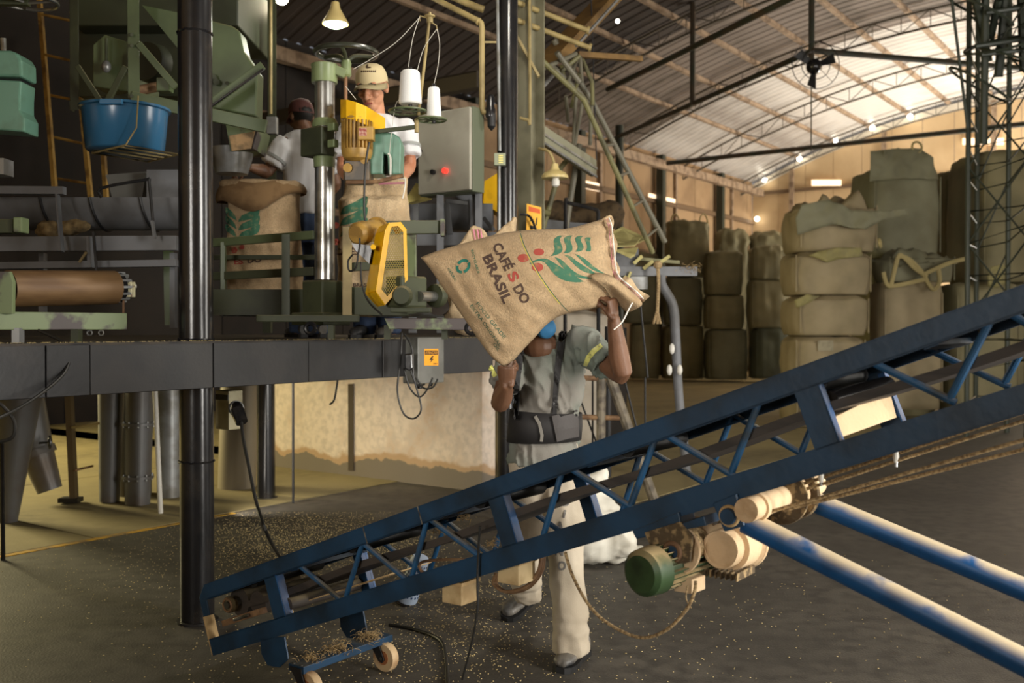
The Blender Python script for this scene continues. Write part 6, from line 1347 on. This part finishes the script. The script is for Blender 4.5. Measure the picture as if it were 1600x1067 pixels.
def crease(p, s, t):
    a = noise.noise(Vector((p.x * .012 + p.y * .012, (p.y - p.x * .75) * .045, 0))) * (.3 + t) * .012
    g = noise.noise(Vector((p.x * .07 - p.y * .045, (p.x * .6 + p.y) * .008, 4))) * max(0, .42 - s) * 2.2 * .015
    e = .014 * noise.noise(Vector((p.x * .05, p.y * .014, 9))) * max(0, s - .8) * 5
    return a + g + e
for side in (1, -1):
    for i in range(NS + 1):
        for j in range(NT + 1):
            s, t = i / NS, j / NT; p = coons(top, bot, left, right, s, t); w = edgew(s, t)
            Y_ = 4.20 + .10 * (s - .5) - (.135 * w + crease(p, s, t) * min(1, w * 2.5) if side > 0 else -.125 * w)
            vs.append(P(p.x, p.y, Y_))
n1 = (NS + 1) * (NT + 1); idx = lambda i, j: i * (NT + 1) + j
fsx = [(idx(i, j), idx(i + 1, j), idx(i + 1, j + 1), idx(i, j + 1)) for i in range(NS) for j in range(NT)]
mb = MB().add(vs, fsx + [tuple(n1 + q for q in f[::-1]) for f in fsx])
me = bpy.data.meshes.new('s'); 
bm = bmesh.new(); bv_ = [bm.verts.new(v) for v in vs]
for f in mb.f: bm.faces.new([bv_[q] for q in f])
bmesh.ops.remove_doubles(bm, verts=bm.verts, dist=.0004); bm.verts.index_update()
mb = MB(); mb.v = [v.co.copy() for v in bm.verts]; mb.f = [tuple(v.index for v in f.verts) for f in bm.faces]; bm.free()
sack = mb.build('sack_cloth', m_jute, cs_, smooth=2.5)
kb = bvh_of(sack)
Zm = lambda pts: [(640 + x / 4.21, 320 + y / 4.21) for x, y in pts]
def chaikin(p):
    n = len(p); out = []
    for i in range(n):
        a, b = Vector(p[i]), Vector(p[(i + 1) % n]); out += [a.lerp(b, .25), a.lerp(b, .75)]
    return out
def inset(p, d):
    p = [Vector(x) for x in p]; n = len(p); A = sum(p[i].x * p[(i + 1) % n].y - p[(i + 1) % n].x * p[i].y for i in range(n)); sg = 1 if A > 0 else -1; out = []
    for i in range(n):
        t = (p[(i + 1) % n] - p[i - 1]); t = t.normalized() if t.length > 1e-6 else Vector((1, 0)); out.append(p[i] + Vector((-t.y, t.x)) * d * sg)
    return poly_px(out)
leaves = [[(1015, 197), (975, 200), (945, 225), (945, 260), (955, 295), (935, 330), (905, 345), (960, 335), (1000, 318), (1012, 290), (1000, 255), (988, 225)],
 [(1085, 197), (1040, 200), (1010, 215), (1015, 245), (1030, 275), (1025, 300), (1004, 322), (1050, 320), (1075, 300), (1075, 270), (1060, 240), (1065, 210)],
 [(1155, 205), (1110, 200), (1085, 215), (1090, 245), (1105, 270), (1100, 295), (1078, 312), (1125, 310), (1150, 290), (1143, 260), (1128, 235), (1135, 212)],
 [(1205, 215), (1165, 208), (1147, 222), (1157, 250), (1167, 275), (1154, 308), (1195, 310), (1198, 280), (1190, 250), (1190, 225)],
 [(775, 395), (810, 365), (860, 348), (915, 352), (950, 385), (985, 430), (1030, 470), (1090, 492), (1160, 505), (1110, 515), (1040, 508), (985, 488), (940, 450), (905, 400), (880, 375), (840, 372), (800, 390)],
 [(945, 338), (995, 352), (1035, 390), (1075, 430), (1125, 460), (1190, 476), (1230, 480), (1180, 492), (1115, 485), (1055, 460), (1010, 420), (980, 380)],
 [(1003, 324), (1055, 330), (1092, 358), (1132, 402), (1180, 436), (1245, 458), (1215, 460), (1165, 450), (1115, 428), (1075, 388), (1040, 350)],
 [(1072, 317), (1122, 330), (1168, 362), (1213, 404), (1265, 438), (1312, 462), (1250, 450), (1198, 428), (1150, 392), (1112, 350)]]
for lf in leaves: decal('leaf_print', [inset(chaikin(Zm(lf)), .75)], kb, m_pg, sack, .0012, 4)
for c, rx, ry in (((748, 350), 38, 27), ((850, 310), 35, 23), ((842, 410), 38, 28)): decal('berry_print', [circ_px(Zm([c])[0], rx / 4.21, ry / 4.21, 20)], kb, m_pr, sack, .0011, 4)
ln = [(725, 168), (745, 240), (770, 300), (805, 370), (850, 450), (905, 535), (970, 620), (1045, 705)]
decal('woven_line', [strip_px(smoothpoly(Zm(ln)), 1.1)], kb, m_pgd, sack, .0013, 5); decal('woven_line', [strip_px([(x - 1.8, y) for x, y in smoothpoly(Zm(ln))][3:-4], 1.0)], kb, m_py, sack, .0013, 5)
decal('printed_name', [text_px('CAFÉ', (769, 384), (789.5, 424), 15, .035)], kb, m_pb, sack, .0014, 4)
decal('printed_name', [text_px('S', (792.5, 429), (799.5, 442), 15, .035)], kb, m_pr, sack, .0014, 4)
decal('printed_name', [text_px('DO', (801.5, 450), (817, 476), 15, .035)], kb, m_pb, sack, .0014, 4)
decal('printed_name', [text_px('BRASIL', (754, 402), (787.5, 475), 15, .035)], kb, m_pb, sack, .0014, 4)
decal('small_print', [text_px('FOOD GRADE', (743, 475), (787, 530), 6, .0)], kb, m_pgd, sack, .0013, 4)
decal('small_print', [text_px('EXTRA ORIGINAL', (734, 478), (780, 542), 5.2, .01)], kb, m_pgd, sack, .0013, 4)
decal('small_print', [text_px('OIL', (770, 538), (778, 549), 5, .01)], kb, m_pgd, sack, .0013, 4)
decal('small_print', [text_px('RECYCLABLE', (736, 391), (746, 427), 3.6, .02)], kb, m_pg, sack, .0013, 4)
decal('small_print', [text_px('NATURAL', (699, 420), (711, 440), 4, .02)], kb, m_pgd, sack, .0013, 4)
m_teal = M('teal print', (36, 108, 92), .9, col2=(96, 122, 92), ns=50, lo=.55, hi=.75)
rg_ = [(723.5 + 10.5 * cos(a) * .80 + 8 * sin(a) * .5, 416 - 10.5 * cos(a) * .55 + 8.5 * sin(a) * .85) for a in [2 * pi * i / 40 for i in range(41)]]
decal('emblem_print', [strip_px(rg_[:13], 4.4), strip_px(rg_[14:26], 4.4), strip_px(rg_[27:40], 4.4)], kb, m_teal, sack, .0013, 4)
# sewn mouth of the sack at its right end and the folded corner
seam = []; pts = [(944, 340), (949, 352), (951, 370), (953, 390), (955, 410), (958, 428), (966, 440), (978, 450), (992, 462), (1003, 474)]
pb = smoothpoly(pts); mbs = MB(); rows = []
for i, (x, y) in enumerate(pb):
    w = 10 + 2.5 * sin(i * .5) + (4 if i > 36 else 0); yy = 4.235 + .010 * sin(i * .9) + (.02 * (i / len(pb))); n = (Vector(pb[min(i + 1, len(pb) - 1)]) - Vector(pb[max(i - 1, 0)])).normalized(); nx, ny = n.y, -n.x
    rows.append([P(x - nx * 3, y - ny * 3, yy - .004), P(x + nx * w * .5, y + ny * w * .5, yy - .012 + .012 * sin(i * .55)), P(x + nx * w, y + ny * w, yy), P(x + nx * w * .5, y + ny * w * .5, yy + .012), P(x - nx * 3, y - ny * 3, yy + .01)])
sm_ = mbs.loft(rows).build('sewn_mouth', m_jutel, cs_, smooth=1.0)
for off, mt, w_ in ((1.5, m_pink, .001), (4, m_pink, .0008), (6.5, m_white, .003)):
    q = []
    for i, (x, y) in enumerate(pb[2:-2]):
        n = (Vector(pb[i + 3]) - Vector(pb[i + 1])).normalized(); q.append(P(x + n.y * off, y - n.x * off, 4.216 + .010 * sin((i + 2) * .9) + .02 * i / len(pb) - .002))
    MB().tube(q, w_, 6).build('seam_thread', mt, sm_)
mb = MB()
fl_ = [[(920, 428), (938, 425), (956, 430), (972, 442), (990, 458), (1005, 472)], [(925, 436), (945, 438), (962, 446), (978, 458), (992, 470), (1003, 478)], [(948, 452), (958, 455), (968, 462), (978, 472), (986, 480), (995, 482)], [(956, 470), (962, 474), (968, 478), (974, 484), (980, 488), (986, 487)]]
yy = [[4.14, 4.13, 4.14, 4.16, 4.18, 4.2], [4.10, 4.09, 4.10, 4.13, 4.16, 4.19], [4.15, 4.17, 4.16, 4.18, 4.2, 4.21], [4.22, 4.25, 4.26, 4.27, 4.26, 4.24]]
g_ = [[P(x, y, Y_) for (x, y), Y_ in zip(r, q)] for r, q in zip(fl_, yy)]
mb.add([p for r in g_ for p in r], [(i * 6 + j, i * 6 + j + 1, i * 6 + 6 + j + 1, i * 6 + 6 + j) for i in range(3) for j in range(5)])
o = mb.build('folded_corner', m_jute, cs_, smooth=2.5); o.modifiers.new('sub', 'SUBSURF').levels = 2; o.modifiers['sub'].render_levels = 2; o.modifiers.new('s', 'SOLIDIFY').thickness = .006
MB().tube(bez([P(988, 473, 4.16), P(982, 484, 4.15), P(972, 503, 4.14), P(959, 515, 4.14)], 6), .0032, 7).build('loose_thread', m_white, cs_)
for q in ((940, 343), (938, 347), (948, 337)): MB().tube([P(943, 344, 4.23), P(*q, 4.22)], .0012, 5).build('frayed_thread', m_jutel, cs_)
# standing sacks on the sack conveyor
def standing(name, outline, Y, dep, label, mat, seed, neck):
    """outline: (y, x_left, x_right) from bottom to top"""
    t = thing(name, P((outline[0][1] + outline[0][2]) / 2, outline[0][0], Y), label, 'sack', 'filled coffee sacks on the platform'); mb = MB(); rings = []
    for y, x0, x1 in outline:
        f = 1 if y > neck else .35; c = P((x0 + x1) / 2, y, Y) + Vector((0, dep / 2, 0)); rx = (x1 - x0) / 2 * Y / F; r = []
        for k in range(28):
            a = 2 * pi * k / 28; cc, ss = cos(a), sin(a); r.append(c + Vector((rx * math.copysign(abs(cc) ** .6, cc), dep / 2 * f * math.copysign(abs(ss) ** .7, ss), 0)))
        rings.append(r)
    mb.loft(rings); f2 = folds(.008, .8, seed)
    return t, build_mesh(remesh(mb, .012, 4, lambda p, n: f2(p, n) + .012 * noise.noise(Vector((p.x * 6, p.y * 6, p.z * 10 + seed)))), 'sack_cloth', mat, t)
s2, c2 = standing('jute_sack', [(492, 540, 622), (488, 530, 632), (470, 524, 638), (420, 522, 640), (360, 523, 638), (330, 524, 636), (312, 525, 634), (302, 528, 633), (294, 530, 632), (276, 532, 632), (272, 534, 632)], 5.95, .30, 'filled jute sack being sewn shut under the mint sewing head', m_jutel, 5, 303)
s1, c1 = standing('jute_sack', [(490, 360, 455), (485, 350, 462), (460, 345, 464), (400, 346, 460), (350, 347, 458), (320, 347, 457), (300, 345, 458), (290, 338, 460), (280, 333, 462)], 6.35, .34, 'filled jute sack with open mouth standing beside the thick glossy column', m_jute, 9, 200)
b2_, b1_ = bvh_of(c2), bvh_of(c1)
def leafset(ox, oy, sc, bv, par, n=3, right=True):
    for i in range(n):
        y = oy + i * 17 * sc; 
        if right: decal('leaf_print', [poly_px(smoothpoly([(ox, y + 14 * sc), (ox + 6 * sc, y + 2 * sc), (ox + 22 * sc, y - 6 * sc), (ox + 42 * sc, y - 16 * sc), (ox + 42 * sc, y - 2 * sc), (ox + 36 * sc, y + 4 * sc), (ox + 18 * sc, y + 10 * sc), (ox, y + 14 * sc)])[:-1])], bv, m_pg, par, .003, 5)
        decal('leaf_print', [poly_px(smoothpoly([(ox - 2, y + 12 * sc), (ox - 8 * sc, y - 2 * sc), (ox - 24 * sc, y - 16 * sc), (ox - 24 * sc, y - 3 * sc), (ox - 16 * sc, y + 3 * sc), (ox - 2, y + 12 * sc)])[:-1])], bv, m_pg, par, .003, 5)
leafset(372, 336, .78, b1_, c1); leafset(531, 322, 1.0, b2_, c2)
for c in ((369, 378, 4), (366, 391, 5), (378, 386, 4)): decal('berry_print', [circ_px(c[:2], c[2], c[2], 14)], b1_, m_pr, c1, .003)
for c in ((525, 352, 5), (526, 378, 5)): decal('berry_print', [circ_px(c[:2], c[2], c[2], 14)], b2_, m_pr, c2, .003)
decal('printed_name', [text_px('ÉS', (366, 413), (380, 412), 9, .03)], b1_, m_pr, c1, .003); decal('printed_name', [text_px('DO', (387, 411), (409, 409), 10, .03)], b1_, m_pb, c1, .003)
decal('printed_name', [text_px('CAFÉS', (524, 398), (560, 398), 10, .03)], b2_, m_pb, c2, .003)
decal('small_print', [text_px('BRASIL', (552, 448), (580, 448), 6, .02)], b2_, m_pb, c2, .003)
T([(590, 280), (628, 279), (633, 282), (632, 296), (629, 310)], 5.93, .004, 6, 4).build('closing_thread', m_white, s2); T([(592, 287), (632, 286)], 5.94, .006, 6).build('pink_hem', m_pink, s2)
# draped mouth cloth of the open sack
mb = MB(); rows = []
for j, (dy, dr) in enumerate(((0, 1.0), (10, 1.06), (22, 1.10), (34, 1.08))):
    r = []
    for k in range(32):
        a = 2 * pi * k / 32; c = P(398, 284, 6.35) + Vector((0, .17, 0)); droop = dy * (.6 + .5 * sin(a * 1.0 + 3.6) + .25 * sin(3 * a)) * 6.35 / F
        r.append(c + Vector((.262 * dr * cos(a), .18 * dr * sin(a), -droop + .012 * sin(5 * a))))
    rows.append(r)
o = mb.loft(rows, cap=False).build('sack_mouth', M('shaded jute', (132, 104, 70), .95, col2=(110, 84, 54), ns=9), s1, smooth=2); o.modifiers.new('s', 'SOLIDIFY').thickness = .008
# sacks waiting behind the carried one
for pts, Y_, lab, sd in ([(705, 392), (722, 378), (733, 360), (737, 352), (752, 356), (760, 366), (752, 380), (756, 395), (752, 420), (706, 420)], 5.6, 'pale tied sack neck with pink thread behind the carried sack', 3), ([(765, 376), (778, 362), (790, 352), (800, 345), (803, 336), (806, 338), (804, 360), (800, 372), (800, 410), (766, 410)], 5.7, 'pale pointed sack corner beside the glossy column behind the carried sack', 4):
    mb = MB().prism([P(x, y, Y_) for x, y in pts], (0, .16, 0)); c = P(pts[-1][0] + 20, 430, Y_)
    mb.ell(P((pts[-1][0] + pts[-2][0]) / 2, 455, Y_) + Vector((0, .1, 0)), .16, .16, .25)
    t = thing('jute_sack', P(pts[-1][0] + 15, 515, Y_), lab, 'sack', 'filled coffee sacks on the platform'); ff = folds(.008, 1.2, sd)
    build_mesh(remesh(mb, .010, 5, lambda p, n: ff(p, n)), 'sack_cloth', m_jutel, t)
    if sd == 3:
        for dx in (0, 6, 11): T([(740 + dx, 358), (742 + dx, 372), (745 + dx, 385)], Y_ - .012, .004, 6).build('pink_thread', m_pink, t)
a, b = P(634, 944, 5.4), P(660, 868, 5.36); d = (b - a).normalized()
pr_ = thing('plastic_roll', Vector((a.x, a.y, 0)), 'blue and white perforated plastic roll standing tilted on the floor behind the conveyor', 'roll')
MB().lathe(Vector((a.x, a.y, .01)), b - a, [(0, .03), (0, .055), (.02, .06), (.25, .05), (.27, .042), (.275, .02)], 24).build('roll_body', M('pale blue plastic', (176, 192, 214), .5), pr_)
mb = MB(); e1, e2 = frame(d)
for i in range(9):
    for k in range(16):
        t = 2 * pi * (k + .5 * (i % 2)) / 16; r = e1 * cos(t) + e2 * sin(t); c = Vector((a.x, a.y, .01)) + d * (.05 + i * .022) + r * (.0595 - .0104 * (.05 + i * .022 - .02) / .23 + .0003)
        mb.box(c, r.cross(d) * .005, d * .006, r * .001)
mb.build('perforation', M('dark blue hole', (40, 66, 110), .6), pr_, smooth=0, kind='stuff')
MB().torus(Vector((a.x, a.y, .012)), d, .06, .008).build('dark_rim', m_black, pr_)
# ---------------------------------------------------------------- beans on the floor and the platform edge
rg = random.Random(99); bv0 = [Vector((cos(a), sin(a), 0)) for a in [2 * pi * k / 6 for k in range(6)]]
def beans(n, fn, z, name, mat, size=(.0022, .0042)):
    vs = []; fs = []
    for _ in range(n):
        p = fn(); 
        if p is None: continue
        r = rg.uniform(*size); a = rg.uniform(0, pi); b = len(vs); ca, sa = cos(a), sin(a)
        for q in bv0: vs.append(Vector((p.x + (q.x * ca * 1.35 - q.y * sa) * r, p.y + (q.x * sa * 1.35 + q.y * ca) * r, z + r * .45)))
        vs.append(Vector((p.x, p.y, z + r * 1.0))); vs.append(Vector((p.x, p.y, z)))
        for k in range(6): fs += [(b + k, b + (k + 1) % 6, b + 6), (b + (k + 1) % 6, b + k, b + 7)]
    mb = MB(); mb.v = vs; mb.f = fs; return mb.build(name, mat, origin=(0, 0, z), smooth=3, kind='stuff', label='pale coffee beans scattered ' + ('over the dark floor' if z < 1 else 'along the platform edge'), cat='coffee beans')
m_bean = M('pale coffee bean', (206, 186, 132), .7, col2=(170, 150, 98), ns=30)
blobs = [((440, 835), 90, 32, 4200), ((600, 830), 60, 25, 800), ((690, 960), 70, 40, 700), ((760, 900), 60, 40, 500), ((820, 990), 90, 50, 260), ((560, 1010), 80, 30, 260), ((360, 1010), 120, 40, 260), ((250, 870), 120, 45, 700), ((930, 885), 60, 40, 170), ((1080, 960), 160, 70, 330), ((720, 1030), 120, 30, 300), ((1350, 980), 200, 70, 120), ((640, 870), 30, 25, 300), ((480, 900), 80, 30, 500)]
pool = []
for c, sx, sy, n in blobs: pool += [(c, sx, sy)] * n
rg.shuffle(pool); it = iter(pool)
def bp():
    c, sx, sy = next(it); x, y = rg.gauss(c[0], sx), rg.gauss(c[1], sy)
    if y < 800 or y > 1100: return None
    return Pz(x, y, 0)
beans(len(pool), bp, .0005, 'coffee_beans', m_bean)
beans(900, lambda: W(rg.uniform(-.5, 5.3), -4.04 - abs(rg.gauss(0, .07)), 0), ZT + .004, 'coffee_beans', m_bean)
